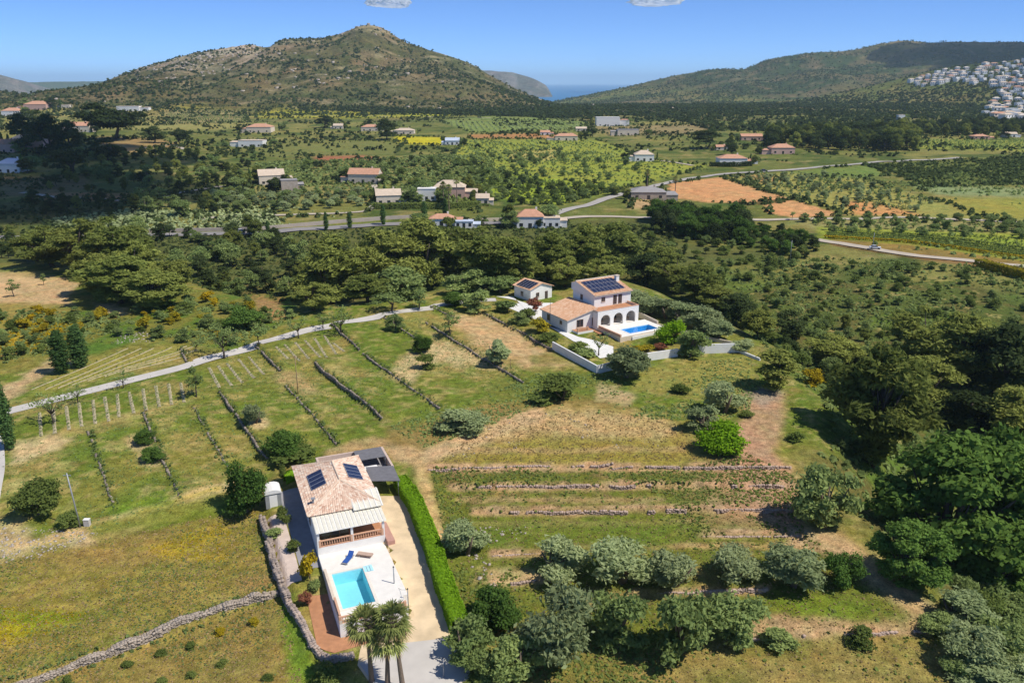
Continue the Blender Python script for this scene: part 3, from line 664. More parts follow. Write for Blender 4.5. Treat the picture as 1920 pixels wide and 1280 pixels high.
for i, (u, v, hp, lb) in enumerate([(100, 795, 58, 'bare young tree beside the tall cypress at the drive'), (147, 755, 34, 'small bare tree on the drive edge above the vine rows'), (232, 727, 34, 'bare forked sapling midway along the pale drive'),
        (420, 672, 62, 'bare young tree beside the drive near the two cypresses'), (487, 648, 40, 'small green leafed tree on the bend of the drive'), (368, 660, 30, 'young tree by the low stub wall above the drive'),
        (560, 634, 40, 'bare young tree on the drive above the short vine rows'), (606, 617, 34, 'young tree right at the drive above the second terrace'), (640, 626, 50, 'thin almond beside the drive below the wood')]):
    tree_px('young' if i != 4 else 'almond', u, v, hp, lb, name='young_tree', cat=A)
T('almond', 733, 568, 62, 44, 'broad almond tree standing behind the bend of the drive', name='almond_tree'); T('almond', 786, 562, 40, 42, 'green almond tree at the end of the drive', name='almond_tree')
T('greytree', 742, 608, 34, 34, 'grey young tree on a terrace below the drive', name='almond_tree'); T('almond', 845, 606, 38, 50, 'pale green upright tree on the bare terrace below the annex', name='almond_tree')
T('carob', 791, 647, 34, 34, 'dark green tree in the bare sandy patch, upper of two', name='carob_tree', var=0); T('shrub', 796, 678, 32, 32, 'light green bush in the bare sandy patch, lower of two', cat=B, name='bush')
T('olive', 928, 662, 46, 50, 'round olive tree beside the terrace wall left of the white garden wall', name='olive_tree')
T('greytree', 893, 570, 54, 44, 'pale grey green tree left of the annex courtyard', name='olive_tree'); T('broad', 852, 562, 40, 30, 'dark green tree at the drive end left of the annex', name='carob_tree')
T('shrub', 1050, 730, 78, 52, 'lush green thicket on the bank below the white garden wall', cat=B, name='thicket'); T('shrub', 1010, 748, 40, 24, 'low green scrub patch beside the lush thicket', cat=B, name='thicket')
T('olive', 868, 792, 80, 48, 'wide grey green bush beside the dirt track', cat=B, name='wide_bush')
T('olive', 1176, 685, 74, 60, 'olive tree in front of the corner of the white garden wall', name='olive_tree'); T('greytree', 1292, 648, 60, 54, 'grey green tree before the right part of the white wall', name='fig_tree')
T('shrub', 1276, 728, 28, 22, 'small dark bush alone on the dry grass slope', cat=B, name='bush')
T('cone_pine', 1455, 694, 68, 80, 'dense yellow green young pine right of the dry slope', name='young_pine')
T('olive', 1357, 746, 62, 66, 'upper olive in the cluster above the bright green bush', name='olive_tree'); T('olive', 1318, 786, 58, 56, 'lower olive touching the bright green bush', name='olive_tree')
T('bright', 1350, 822, 80, 64, 'bright lime green bush at the end of the upper terraces', cat=B, name='lime_bush')
T('yellowbush', 1520, 708, 40, 34, 'thin pale bush beside the yellow green young pine', cat=B, name='bush')
T('pine', 1632, 770, 150, 230, 'big layered pine with yellow green boughs at the terrace edge', name='aleppo_pine', var=0)
T('greytree', 1545, 938, 105, 120, 'large grey green tree at the right end of the terraces', name='wild_olive_tree', var=1)
T('shrub', 1492, 818, 26, 22, 'small bush on the pink slope under the big pine', cat=B, name='bush'); T('shrub', 1400, 775, 22, 16, 'tiny bush on the grey path above the lime bush', cat=B, name='bush')
for u, v, w, h, lb in [(875, 1008, 70, 72, 'leaning olive at the left beside the long bright hedge'), (1050, 1052, 86, 78, 'olive in the upper row, first from the left'), (1163, 1058, 104, 88, 'wide olive in the upper row, second from the left'),
        (1264, 1066, 84, 76, 'olive in the upper row, third from the left'), (1380, 1062, 84, 70, 'olive in the upper row, fourth from the left'), (1486, 1066, 96, 84, 'grey olive in the upper row, fifth from the left'), (1580, 1066, 66, 70, 'dark green tree closing the upper olive row on the right')]:
    T('olive' if u < 1550 else 'carob', u, v, w, h, lb, name='olive_tree')
for u, v, w, h, lb, k in [(934, 1140, 92, 80, 'dark green citrus tree at the left of the lower row', 'carob'), (1045, 1178, 120, 140, 'tall olive with pale trunks in the lower row, second from the left', 'olive'), (1157, 1170, 110, 110, 'round olive in the lower row, third from the left', 'greytree'),
        (1264, 1178, 112, 126, 'yellowish green olive in the lower row, fourth from the left', 'greytree'), (1368, 1160, 108, 100, 'olive at the right end of the lower row', 'greytree'),
        (872, 1205, 96, 90, 'feathery grey green tree at the bottom of the long hedge', 'greytree'), (975, 1236, 90, 90, 'thin grey tree at the bottom edge in front of the lower row', 'greytree'),
        (905, 1245, 60, 60, 'half hidden grey shrub beside the driveway end', 'greytree')]:
    T(k, u, v, w, h, lb, name='olive_tree')
T('greyshrub', 1457, 1192, 60, 42, 'low grey shrub right of the lower olive row', cat=B, name='shrub'); T('shrub', 1611, 1190, 46, 40, 'low dark green shrub on the lowest right terrace wall', cat=B, name='shrub')
T('shrub', 895, 1272, 40, 24, 'bright low bush at the bottom edge by the driveway', cat=B, name='bush')
# garden of the lower house
for u, v, w, h, k, lb in [(532, 965, 22, 36, 'shrub', 'rounded bright shrub in the side garden left of the tiled house'), (516, 997, 32, 24, 'greyshrub', 'silver shrub on the rubble edge of the side garden'), (553, 1024, 26, 26, 'shrub', 'small green shrub beside the grey side path'),
        (582, 1064, 30, 56, 'yellowbush', 'yellow flowering bush against the pool terrace wall'), (590, 1095, 26, 20, 'greyshrub', 'pale shrub below the yellow flowering bush'), (574, 1120, 24, 30, 'russet', 'reddish shrub at the head of the red side yard'),
        (618, 1262, 56, 40, 'shrub', 'bright green bush at the bottom left of the palms'), (545, 862, 80, 16, 'shrub', 'low clipped green shrub behind the tiled roof'),
        (533, 885, 16, 34, 'shrub', 'narrow green shrub between shed and house')]:
    T(k, u, v, w, h, lb, cat=B, name='garden_shrub')
for i, (u, v) in enumerate([(413, 1182), (475, 1164), (358, 1208), (302, 1222), (416, 1240), (360, 1262), (502, 1268), (240, 1242), (125, 1272), (303, 1275)]):
    T('shrub' if i not in (0, 1) else 'yellowbush', u, v, 18, 14, 'tiny sapling bush dotted over the dry grass below the stone wall', cat=B, name='sapling', group='saplings below the dry stone wall')
# garden of the upper house
for u, v, w, h, k, lb in [(1258, 624, 46, 48, 'bright', 'bright green leafy tree at the right end of the upper pool'), (1003, 572, 26, 30, 'russet', 'red leaved shrub in front of the annex'), (1122, 646, 40, 50, 'young', 'gnarled small tree in the white gravel yard'),
        (975, 598, 34, 26, 'greyshrub', 'grey shrub in the sloping garden left of the wing'), (1010, 612, 34, 30, 'yellowbush', 'yellow green shrub in the sloping garden'), (1030, 632, 30, 20, 'shrub', 'green shrub at the lower end of the sloping garden'),
        (990, 588, 28, 22, 'shrub', 'dark shrub in the upper sloping garden'), (950, 575, 40, 28, 'greyshrub', 'pale bush beside the courtyard gravel'), (1097, 662, 40, 20, 'greyshrub', 'low planted border inside the white wall'), (1085, 648, 30, 18, 'shrub', 'small shrub inside the white garden wall'),
        (1205, 656, 40, 14, 'yellowbush', 'flower bed plants under the upper pool wall'), (1240, 650, 26, 14, 'russet', 'reddish flower bed plant under the upper pool wall'), (1190, 668, 30, 18, 'greyshrub', 'grey shrub by the white wall opening')]:
    T(k, u, v, w, h, lb, cat=B, name='garden_shrub')
LST = [(1215, 575, 60, 40), (1250, 582, 56, 40), (1285, 592, 60, 44), (1320, 604, 60, 48), (1345, 620, 50, 40), (1195, 560, 50, 34), (1390, 648, 40, 26)]
for i, (u, v, w, h) in enumerate(LST):
    T('olive', u, v, w, h, 'olive along the right wall of the upper house, ' + nth(LST, i), name='olive_tree', group='olives along the right wall of the upper house')
tree_px('almond', 27, 556, 34, 'small round sapling on the bare brown field, nearer one', wp=22, name='young_tree'); tree_px('almond', 82, 534, 22, 'small sapling on the bare brown field, farther one', wp=14, name='young_tree')
# --- woods: world scatter inside pixel outlines
def scatter(poly, n, mind, seed, dz=None, box=None):
    rng = np.random.default_rng(seed); got = []
    us = [p[0] for p in poly]; vs = [p[1] for p in poly]
    c = [G(u, v)[:2] for u, v in poly]; xs = [q[0] for q in c]; ys = [q[1] for q in c]
    x = rng.uniform(min(xs), max(xs), n * 14); y = rng.uniform(min(ys), max(ys), n * 14); z = ZG(x, y); U, V = UV(x, y, z)
    ok = pdist(U, V, poly) < 0; x, y, z = x[ok], y[ok], z[ok]
    for a, b, c_ in zip(x, y, z):
        if len(got) >= n: break
        if all((a - g[0]) ** 2 + (b - g[1]) ** 2 > mind * mind for g in got): got.append((a, b, c_))
    return got
def wood(kinds, poly, n, mind, seed, hs, label, group, cat='tree', name=None):
    rng = random.Random(seed)
    for (x, y, z) in scatter(poly, n, mind, seed):
        k = rng.choice(kinds); h = rng.uniform(*hs)
        tree(k, x, y, z, h, label, cat, group, name or {'pine': 'pine_tree', 'darkwood': 'oak_tree', 'broad': 'broadleaf_tree', 'shrub': 'wild_bush', 'greyshrub': 'wild_bush', 'greytree': 'wild_olive_tree'}.get(k, k + '_tree'), rot=rng.uniform(0, 6.28), var=rng.randrange(3))
# pine belt behind the upper house
LST = [(625, 520, 120, 130), (720, 500, 110, 130), (790, 490, 120, 130), (850, 480, 100, 120), (915, 490, 110, 110), (970, 500, 80, 90), (590, 560, 70, 60), (690, 545, 80, 60), (760, 535, 90, 60), (1030, 490, 70, 90), (1090, 480, 70, 100), (1150, 475, 90, 110), (1060, 515, 60, 60), (1130, 515, 70, 60), (870, 530, 80, 50), (940, 535, 60, 40)]
for i, (u, v, w, h) in enumerate(LST):
    T('pine' if i not in (8, 14, 15) else 'greytree', u, v, w, h * .95, 'pine in the belt behind the upper house, ' + nth(LST, i), name='pine_tree', group='pines behind the upper house')
LST = [(1210, 510, 80, 70), (1260, 520, 80, 70), (1310, 540, 80, 70), (1390, 590, 60, 60), (1240, 485, 60, 50), (1340, 560, 60, 50), (1480, 610, 60, 60), (1720, 640, 110, 110), (1790, 660, 130, 140), (1870, 680, 130, 150), (1560, 660, 90, 60), (1730, 720, 110, 90), (1830, 770, 120, 90), (1900, 780, 110, 110), (1420, 610, 60, 60), (1370, 570, 60, 50)]
for i, (u, v, w, h) in enumerate(LST):
    T('pine' if i % 3 else 'darkwood', u, v, w, h, 'dark tree on the slope right of the upper house, ' + nth(LST, i), name='pine_tree', group='pines on the ravine slope')
LST = [(100, 470, 100, 80), (160, 470, 110, 100), (230, 475, 120, 110), (230, 535, 120, 90), (290, 548, 100, 80), (325, 522, 70, 75), (70, 465, 60, 60), (190, 520, 100, 80), (260, 510, 90, 100)]
for i, (u, v, w, h) in enumerate(LST):
    T('pine', u, v, w, h, 'sunlit pine beside the bare brown field, ' + nth(LST, i), name='pine_tree', group='pines beside the brown field')
T('bigbroad', 1770, 960, 230, 280, 'huge dark green broadleaf tree in the ravine, lower right', name='broadleaf_tree', var=0); T('bigbroad', 1880, 950, 170, 280, 'dark broadleaf tree at the right edge beside the huge one', name='broadleaf_tree', var=1)
T('bigbroad', 1700, 1040, 120, 130, 'dark broadleaf tree at the foot of the huge one', name='broadleaf_tree', var=2); T('bigbroad', 1850, 1060, 140, 110, 'low dark broadleaf tree under the right edge of the huge one', name='broadleaf_tree', var=2)
LST = [(1800, 1150, 100, 70), (1870, 1130, 100, 70), (1820, 1210, 90, 80), (1880, 1200, 90, 90), (1860, 1265, 110, 60), (1760, 1170, 60, 40), (1905, 1260, 60, 60), (1790, 1250, 50, 40)]
for i, (u, v, w, h) in enumerate(LST):
    T('greytree' if i % 2 else 'olive', u, v, w, h, 'grey green bush in the bottom right corner, ' + nth(LST, i), cat=B, name='corner_bush', group='bushes in the bottom right corner')
RAVP = [(1450, 480), (1960, 520), (1960, 1100), (1830, 1250), (1760, 1120), (1640, 960), (1560, 850), (1540, 740), (1440, 660), (1330, 570), (1250, 520)]
wood(['shrub', 'greyshrub', 'greytree', 'shrub'], RAVP, 300, 2.3, 3, (1.2, 3.2), 'wild bush covering the ravine right of the terraces', 'bushes in the ravine', 'bush', 'wild_bush')
wood(['darkwood', 'pine', 'greytree', 'greytree'], [(1450, 600), (1960, 640), (1960, 900), (1700, 860), (1560, 740), (1440, 660), (1370, 600)], 34, 7, 4, (3, 6), 'wild tree growing in the ravine right of the terraces', 'wild trees in the ravine', 'tree', 'wild_tree')
wood(['darkwood', 'darkwood', 'greytree', 'pine'], [(-100, 440), (480, 440), (600, 470), (580, 560), (420, 560), (330, 500), (150, 450), (60, 480), (-100, 500)], 80, 6, 5, (4, 8), 'dark wild tree in the shaded gully left of the pine belt', 'trees in the left gully', 'tree', 'gully_tree')
wood(['shrub', 'greyshrub', 'greytree', 'yellowbush'], [(-80, 585), (230, 590), (380, 560), (560, 590), (440, 650), (330, 640), (190, 640), (-80, 690)], 110, 2.2, 6, (1.0, 2.8), 'wild bush on the rough slope above the vineyard', 'bushes above the vineyard', 'bush', 'slope_bush')
T('carob', 455, 598, 66, 44, 'dark round bush above the bend of the drive', cat=B, name='dark_bush', var=0)
wood(['darkwood', 'greytree', 'pine'], [(900, 520), (1200, 500), (1280, 530), (1200, 470), (1000, 470), (600, 480), (560, 540), (700, 555)], 40, 6, 12, (4, 8), 'dark tree inside the pine belt behind the upper house', 'dark trees in the pine belt')
# dense wood clump beside the orange fields
wood(['broad', 'darkwood'], [(1225, 412), (1340, 416), (1400, 430), (1400, 462), (1330, 456), (1240, 440)], 40, 5, 8, (7, 11), 'dark green tree in the clump before the orange ploughed fields', 'trees before the orange fields', 'tree', 'broadleaf_tree')
wood(['broad', 'darkwood'], [(1400, 432), (1480, 446), (1530, 466), (1480, 480), (1400, 466)], 26, 4.5, 88, (4, 6), 'dark green tree in the clump before the orange ploughed fields', 'trees before the orange fields', 'tree', 'broadleaf_tree')
wood(['shrub', 'greytree', 'darkwood'], [(1060, 425), (1240, 430), (1450, 475), (1540, 470), (1440, 520), (1240, 480), (1060, 450)], 60, 5, 9, (1.5, 4), 'bush on the dark slope below the valley road', 'bushes below the valley road', 'bush', 'roadside_bush')
# valley trees
wood(['darkwood', 'greytree', 'darkwood', 'pine'], [(60, 290), (300, 285), (480, 300), (450, 380), (380, 420), (100, 410), (40, 380), (100, 330)], 150, 6, 10, (4, 8), 'dark tree in the shaded wood on the left valley side', 'trees on the shaded left valley side')
wood(['olive', 'greytree'], [(400, 365), (690, 365), (690, 392), (390, 402)], 60, 6, 11, (3.5, 5), 'olive tree in the grove below the long low farmhouse', 'olives below the farmhouse', 'tree', 'olive_tree')
wood(['greytree', 'darkwood', 'shrub'], [(560, 310), (900, 300), (960, 340), (900, 365), (720, 350), (560, 330)], 70, 7, 13, (3, 6), 'grey green tree scattered above the farmhouse', 'trees above the farmhouse')
wood(['green' if 'green' in TREE else 'shrub', 'greytree', 'darkwood'], [(890, 330), (1040, 345), (1150, 350), (1080, 385), (960, 385), (900, 370)], 80, 6, 14, (2.5, 5), 'orchard tree on the bright green plot left of the valley road', 'orchard trees left of the valley road', 'tree', 'orchard_tree')
wood(['almond', 'greytree'], [(870, 285), (1180, 300), (1230, 330), (1100, 340), (900, 320)], 90, 8, 15, (3, 4.5), 'small orchard tree on the pale green valley plot', 'orchard trees on the pale plot', 'tree', 'orchard_tree')
wood(['olive', 'almond'], [(1360, 335), (1560, 330), (1740, 375), (1720, 405), (1560, 385)], 90, 7, 16, (2.5, 4), 'small tree in the grove right of the orange fields', 'grove right of the orange fields', 'tree', 'olive_tree')
wood(['greytree', 'almond'], [(1480, 412), (1920, 415), (1920, 450), (1560, 440)], 70, 6, 17, (3, 4.2), 'grey leafless looking tree in rows above the right lane', 'tree rows above the right lane', 'tree', 'orchard_tree')
wood(['pine', 'darkwood'], [(1440, 262), (1700, 258), (1720, 285), (1560, 282), (1440, 278)], 90, 9, 18, (12, 19), 'tall dark pine in the wood behind the pink villa', 'pines behind the pink villa', 'tree', 'pine_tree')
wood(['pine', 'darkwood', 'darkwood'], [(1480, 250), (1960, 235), (1960, 258), (1700, 258), (1480, 260)], 110, 12, 19, (9, 15), 'distant pine below the white hillside town', 'pines below the hillside town', 'tree', 'pine_tree')
tree_px('umbrella_pine', 215, 262, 62, 'broad umbrella pine standing above the left valley houses', wp=110, name='umbrella_pine')
for u, v, hp, wp in [(50, 285, 70, 60), (95, 300, 80, 70), (130, 290, 60, 60), (75, 245, 40, 40), (290, 268, 30, 40), (340, 272, 30, 40), (130, 330, 50, 70), (200, 300, 40, 60), (725, 262, 38, 44), (610, 240, 24, 30), (1110, 252, 16, 20), (1325, 278, 36, 50), (1370, 290, 30, 24), (690, 240, 18, 24)]:
    tree_px('darkwood', u, v, hp, 'large dark tree among the houses of the far valley', wp=wp, name='valley_tree', group='large trees among the valley houses')
LST = [(612, 432, 34), (656, 428, 30), (719, 422, 38), (796, 418, 40), (503, 440, 26), (835, 412, 40), (1213, 350, 24)]
for i, (u, v, hp) in enumerate(LST):
    tree_px('cypress', u, v, hp, 'slim cypress along the valley road, ' + nth(LST, i), name='cypress_tree', wp=hp * .3, group='cypresses along the valley road')
# low scrub that nobody could count
def blob_stuff(name, pts, lm, label, cat, nl=9, flat=.8, leaf=.55, seed=1):
    """pts: x,y,z,r. Each plant is a handful of leaf clumps"""
    rng = np.random.default_rng(seed); p = np.array(pts); n = len(p)
    d = rng.normal(size=(n, nl, 3)); d[..., 2] = np.abs(d[..., 2]); d /= np.linalg.norm(d, axis=2)[..., None]
    r = p[:, 3][:, None, None]
    c = p[:, None, :3] + d * r * np.array([.62, .62, flat]) * (.75 + .35 * rng.random((n, nl, 1)))
    nr = d + np.array([0, 0, .35]) + rng.normal(size=d.shape) * .3; nr /= np.linalg.norm(nr, axis=2)[..., None]
    t = np.cross(nr, rng.normal(size=d.shape)); t /= np.linalg.norm(t, axis=2)[..., None]; b = np.cross(nr, t); s = r * leaf * (.7 + .6 * rng.random((n, nl, 1)))
    q = np.stack([c - t * s, c + b * s * .8, c + t * s, c - b * s * .8], 2).reshape(-1, 3)
    cc = np.zeros((n, nl, 4, 3)); cc[..., 0] = (rng.random((n, 1, 1)) * .7 + rng.random((n, nl, 1)) * .3); cc[..., 1] = .85 + .3 * rng.random((n, nl, 1))
    o = link(name, np_mesh(name, q, np.arange(len(q)).reshape(-1, 4), lm, False, cc.reshape(-1, 3))); tag(o, label, cat, kind='stuff'); return o
def rnd_pts(poly_px, n, r, seed, dens=None, world=None):
    rng = np.random.default_rng(seed); c = [G(u, v)[:2] for u, v in poly_px]; xs = [q[0] for q in c]; ys = [q[1] for q in c]
    x = rng.uniform(min(xs), max(xs), n); y = rng.uniform(min(ys), max(ys), n); z = ZG(x, y); U, V = UV(x, y, z); ok = pdist(U, V, poly_px) < 0
    if dens is not None: ok &= rng.random(n) < dens(x, y)
    x, y, z = x[ok], y[ok], z[ok]; rr = r[0] + (r[1] - r[0]) * rng.random(len(x)) ** 2
    return np.stack([x, y, z, rr], 1)
RT = [(806, 874), (1300, 874), (1400, 850), (1490, 890), (1510, 1000), (1740, 1170), (1790, 1285), (880, 1285), (850, 1080)]
dn = lambda x, y: sst(.44, .6, fbm(x, y, 13, 4, 71)) * .9 + .05
blob_stuff('terrace_weeds', rnd_pts(RT, 34000, (.07, .3), 21, dn), LM['green'], 'green weeds and tufts over the right terraces', 'weeds', 4, .7, 0.73, 1)
blob_stuff('terrace_dry_grass', rnd_pts(RT, 12000, (.06, .18), 22), LM['dry'], 'dry straw tufts over the right terraces', 'dry grass', 3, .8, 0.65, 2)
blob_stuff('slope_dry_grass', rnd_pts([(815, 868), (900, 806), (1000, 772), (1150, 770), (1290, 800), (1310, 868)], 5000, (.06, .2), 48), LM['dry'], 'dry grass on the bank above the terraces', 'dry grass', 3, .8, 0.65, 25)
MIDS = [(725, 800), (900, 745), (1010, 700), (1140, 700), (1200, 690), (1400, 670), (1430, 700), (1400, 780), (1280, 790), (1000, 768), (800, 840)]
blob_stuff('slope_weeds', rnd_pts(MIDS, 18000, (.08, .36), 23, dn), LM['almond'], 'grey green weeds on the slope below the upper house', 'weeds', 5, .7, 0.66, 3)
LFT = [(0, 760), (330, 690), (660, 610), (830, 590), (1000, 700), (820, 780), (620, 840), (470, 860), (420, 930), (160, 1010), (0, 1060)]
blob_stuff('field_grass', rnd_pts(LFT, 26000, (.08, .22), 24, dn), LM['almond'], 'short grass tufts over the walled left fields', 'grass', 3, .6, 0.69, 4)
LF2 = [(-40, 1060), (430, 960), (500, 960), (525, 1095), (570, 1285), (-40, 1285)]
blob_stuff('meadow_grass', rnd_pts(LF2, 16000, (.07, .18), 25, dn), LM['almond'], 'short grass over the lower left meadow', 'grass', 3, .6, 0.69, 5)
blob_stuff('meadow_dry_grass', rnd_pts(LF2, 12000, (.07, .18), 26), LM['dry'], 'dry grass over the lower left meadow', 'dry grass', 3, .6, 0.69, 6)
blob_stuff('yellow_flowers', np.concatenate([rnd_pts([(280, 1030), (330, 1000), (415, 980), (435, 1000), (430, 1055), (300, 1052)], 900, (.06, .16), 27), rnd_pts([(-40, 1135), (170, 1145), (60, 1205), (-40, 1215)], 900, (.06, .16), 28), rnd_pts([(-60, 600), (160, 605), (140, 650), (-60, 670)], 2500, (.2, .6), 29, dn)]), LM['yellow'], 'yellow wild flowers in the left meadows', 'flowers', 6, .6, .6, 7)
EDG = [(1470, 690), (1560, 780), (1520, 880), (1640, 1000), (1780, 1160), (1900, 1300), (2500, 1300), (2350, 520), (1500, 480), (1300, 520), (1420, 640)]
blob_stuff('ravine_scrub', rnd_pts(EDG, 26000, (.3, 1.0), 30, lambda x, y: .25 + .75 * sst(.4, .55, fbm(x, y, 16, 3, 75))), LM['shrub'], 'dense low scrub carpeting the ravine', 'scrub', 6, .8, 0.65, 8)
GUL = [(-80, 440), (480, 440), (760, 425), (1060, 420), (1250, 420), (1300, 520), (900, 530), (560, 570), (340, 540), (150, 470)]
blob_stuff('gully_scrub', rnd_pts(GUL, 12000, (.4, 1.3), 31), LM['dark'], 'dark scrub in the gully behind the fields', 'scrub', 6, .8, 0.61, 9)
LFS = [(-80, 580), (250, 590), (400, 560), (560, 590), (440, 660), (330, 640), (190, 645), (-80, 700)]
blob_stuff('slope_scrub', rnd_pts(LFS, 7000, (.2, .8), 32, dn), LM['shrub'], 'low scrub on the slope above the vineyard', 'scrub', 8, .7, .5, 10)
dv_ = lambda x, y: sst(.5, .57, fbm(x, y, 60, 3, 73)) * .95 + .03
V1 = [(-100, 190), (1100, 200), (1500, 235), (1960, 232), (1960, 300), (1560, 300), (1330, 310), (1000, 270), (800, 300), (400, 310), (-100, 330)]
blob_stuff('valley_trees', rnd_pts(V1, 30000, (1.0, 3.4), 33, dv_), LM['dark'], 'countless trees and hedges of the far valley', 'trees', 7, 1.0, 0.60, 11)
V2 = [(900, 262), (1240, 300), (1330, 318), (1050, 385), (900, 350), (760, 300)]
blob_stuff('valley_orchards', rnd_pts(V2, 3600, (.6, 1.6), 34), LM['almond'], 'orchard bushes on the green valley plots', 'bushes', 9, .9, .5, 12)
V3 = [(1350, 330), (1960, 300), (1960, 500), (1560, 450), (1760, 410), (1600, 385)]
blob_stuff('valley_scrub', rnd_pts(V3, 7000, (.5, 1.7), 35, dv_), LM['shrub'], 'scrub dotting the fields right of the orange plots', 'scrub', 9, .9, .5, 13)
V4 = [(-60, 330), (500, 300), (900, 300), (900, 400), (480, 430), (-60, 440)]
blob_stuff('valley_side_scrub', rnd_pts(V4, 7000, (.8, 2.2), 36, dv_), LM['dark'], 'scrub on the shaded left valley side', 'scrub', 9, .9, .5, 14)
V5 = [(480, 305), (900, 290), (980, 345), (920, 385), (720, 372), (480, 335)]
blob_stuff('farm_scrub', rnd_pts(V5, 5200, (.7, 2.2), 37), LM['shrub'], 'bushy scrub around the valley farmhouses', 'scrub', 7, .9, 0.57, 20)
V6 = [(380, 380), (700, 370), (700, 405), (480, 430), (100, 440), (100, 410)]
blob_stuff('grove_scrub', rnd_pts(V6, 3600, (.7, 1.8), 38, dv_), LM['olive'], 'olive scrub below the valley farmhouses', 'scrub', 9, .9, .5, 21)
V7 = [(1000, 200), (1300, 196), (1500, 192), (1960, 196), (1960, 252), (1700, 258), (1480, 258), (1420, 246), (1340, 246), (1260, 226), (1000, 222)]
blob_stuff('forest_belt', rnd_pts(V7, 26000, (2.2, 5.2), 39, lambda x, y: .2 + .8 * sst(.36, .5, fbm(x, y, 90, 3, 76))), LM['dark'], 'dense forest belt in front of the right ridge', 'forest', 5, 1.15, 0.67, 22)
V8 = [(1630, 306), (1960, 292), (1960, 346), (1740, 352)]
blob_stuff('dark_scrub_field', rnd_pts(V8, 6000, (.8, 2.2), 40, lambda x, y: .3 + .7 * sst(.4, .5, fbm(x, y, 30, 3, 77))), LM['dark'], 'dark overgrown plot at the right below the forest', 'scrub', 6, .9, 0.61, 23)
V9 = [(560, 196), (800, 206), (1060, 206), (1060, 222), (800, 214), (560, 206)]
blob_stuff('hill_foot_woods', rnd_pts(V9, 9000, (1.8, 4.5), 47), LM['dark'], 'dark woods along the foot of the central hill', 'woods', 6, 1.1, 0.61, 24)
def hill_pts(x0, x1, y0, y1, n, r, seed, dens):
    rng = np.random.default_rng(seed); x = rng.uniform(x0, x1, n); y = rng.uniform(y0, y1, n); z = ZG(x, y); ok = rng.random(n) < dens(x, y, z)
    x, y, z = x[ok], y[ok], z[ok]; return np.stack([x, y, z - .3, r[0] + (r[1] - r[0]) * rng.random(len(x)) ** 2], 1)
dm = lambda x, y, z: .14 + .85 * sst(.5, .6, fbm(x, y, 60, 3, 82)) * sst(-1100, -800, x) * sst(-100, -350, x) * sst(40, 70, z) * sst(170, 140, z) + .7 * sst(.48, .6, fbm(x, y, 150, 4, 81)) * sst(190, 120, z) + .25 * sst(60, 25, z)
blob_stuff('hillside_scrub', hill_pts(-1500, 500, 1330, 2200, 38000, (1.0, 5.0), 41, dm), LM['dark'], 'pines and scrub covering the central rocky hill', 'scrub', 5, .95, 0.70, 15)
dr = lambda x, y, z: .25 + .7 * sst(.42, .55, fbm(x, y, 240, 4, 83))
blob_stuff('ridge_scrub', hill_pts(150, 2800, 2500, 3950, 30000, (2, 6), 42, dr), LM['dark'], 'woods covering the long right ridge', 'woods', 4, .95, 0.79, 16)
blob_stuff('town_hill_woods', hill_pts(700, 2000, 1400, 2300, 16000, (2, 5), 43, dr), LM['dark'], 'pine woods around the hillside town', 'woods', 5, 1.0, 0.70, 17)
blob_stuff('left_hill_woods', hill_pts(-1500, -900, 1480, 1950, 2500, (2, 4.5), 44, dr), LM['dark'], 'dark woods on the low hill at the far left', 'woods', 8, 1.0, .55, 18)
# ------------------------------------------------------------------ building materials
WHITE = mat('white_render', (.80, .78, .74), .85, .05, 1.2, .15); CREAM = mat('cream_render', (.66, .56, .44), .85, .1, 1.5, .15)
DECK = mat('pale_paving', (.80, .76, .69), .8, .07, 1.2, .1); SAND = mat('sand_paving', (.70, .54, .34), .85, .25, .45, .2)
CONC = mat('concrete', (.55, .51, .46), .9, .10, .5, .2); GREYP = mat('grey_paving', (.30, .29, .30), .85, .12, 1.2, .2); TERRA = mat('terracotta_paving', (.46, .22, .11), .85, .18, 1.5, .2)
BALU = mat('terracotta_balusters', (.62, .36, .23), .8, .12, 6); BRICK = mat('pink_brick', (.50, .28, .22), .85, .15, 5, .2)
STONE = mat('field_stone', (.42, .37, .31), .95, .32, 1.6, .5, bscale=9); STONEP = mat('pink_field_stone', (.46, .34, .27), .95, .3, 1.6, .5, bscale=9); STONED = mat('weathered_stone', (.29, .24, .19), .95, .42, 1.6, .5, bscale=9)
GLASSD = mat('dark_window_glass', (.03, .035, .045), .12, .1, 2, spec=.6); FRAME = mat('window_frame', (.24, .16, .12), .6, .1, 4); IRON = mat('dark_iron', (.06, .06, .065), .5, .1, 4, metal=.5)
GREY = mat('grey_metal', (.36, .37, .38), .5, .08, 3, metal=.3); SHADE = mat('grey_shade_cloth', (.17, .165, .175), .9, .15, 2); WOOD = mat('wood', (.30, .19, .12), .8, .2, 5)
CANO = mat('pale_canopy', (.74, .70, .58), .7, .08, 2); BLUE = mat('blue_cloth', (.03, .10, .36), .7, .1, 4); SOLF = mat('panel_frame', (.55, .56, .58), .35, .05, 3, metal=.6)
HEDGE = LM['bright']; STRAW = mat('straw', (.40, .34, .21), .95, .22, 3, .4)
def tile_mat(name, c1, c2, c3):
    m, nt, b = newmat(name); N = nt.nodes.new; L = nt.links.new
    at = N('ShaderNodeAttribute'); at.attribute_name = 'Col'; sp = N('ShaderNodeSeparateColor'); L(at.outputs['Color'], sp.inputs[0])
    cr = N('ShaderNodeValToRGB'); cr.color_ramp.elements[0].color = (*c1, 1); cr.color_ramp.elements[1].color = (*c3, 1); e = cr.color_ramp.elements.new(.5); e.color = (*c2, 1)
    L(sp.outputs[0], cr.inputs[0]); L(cr.outputs[0], b.inputs['Base Color']); b.inputs['Roughness'].default_value = .9; return m
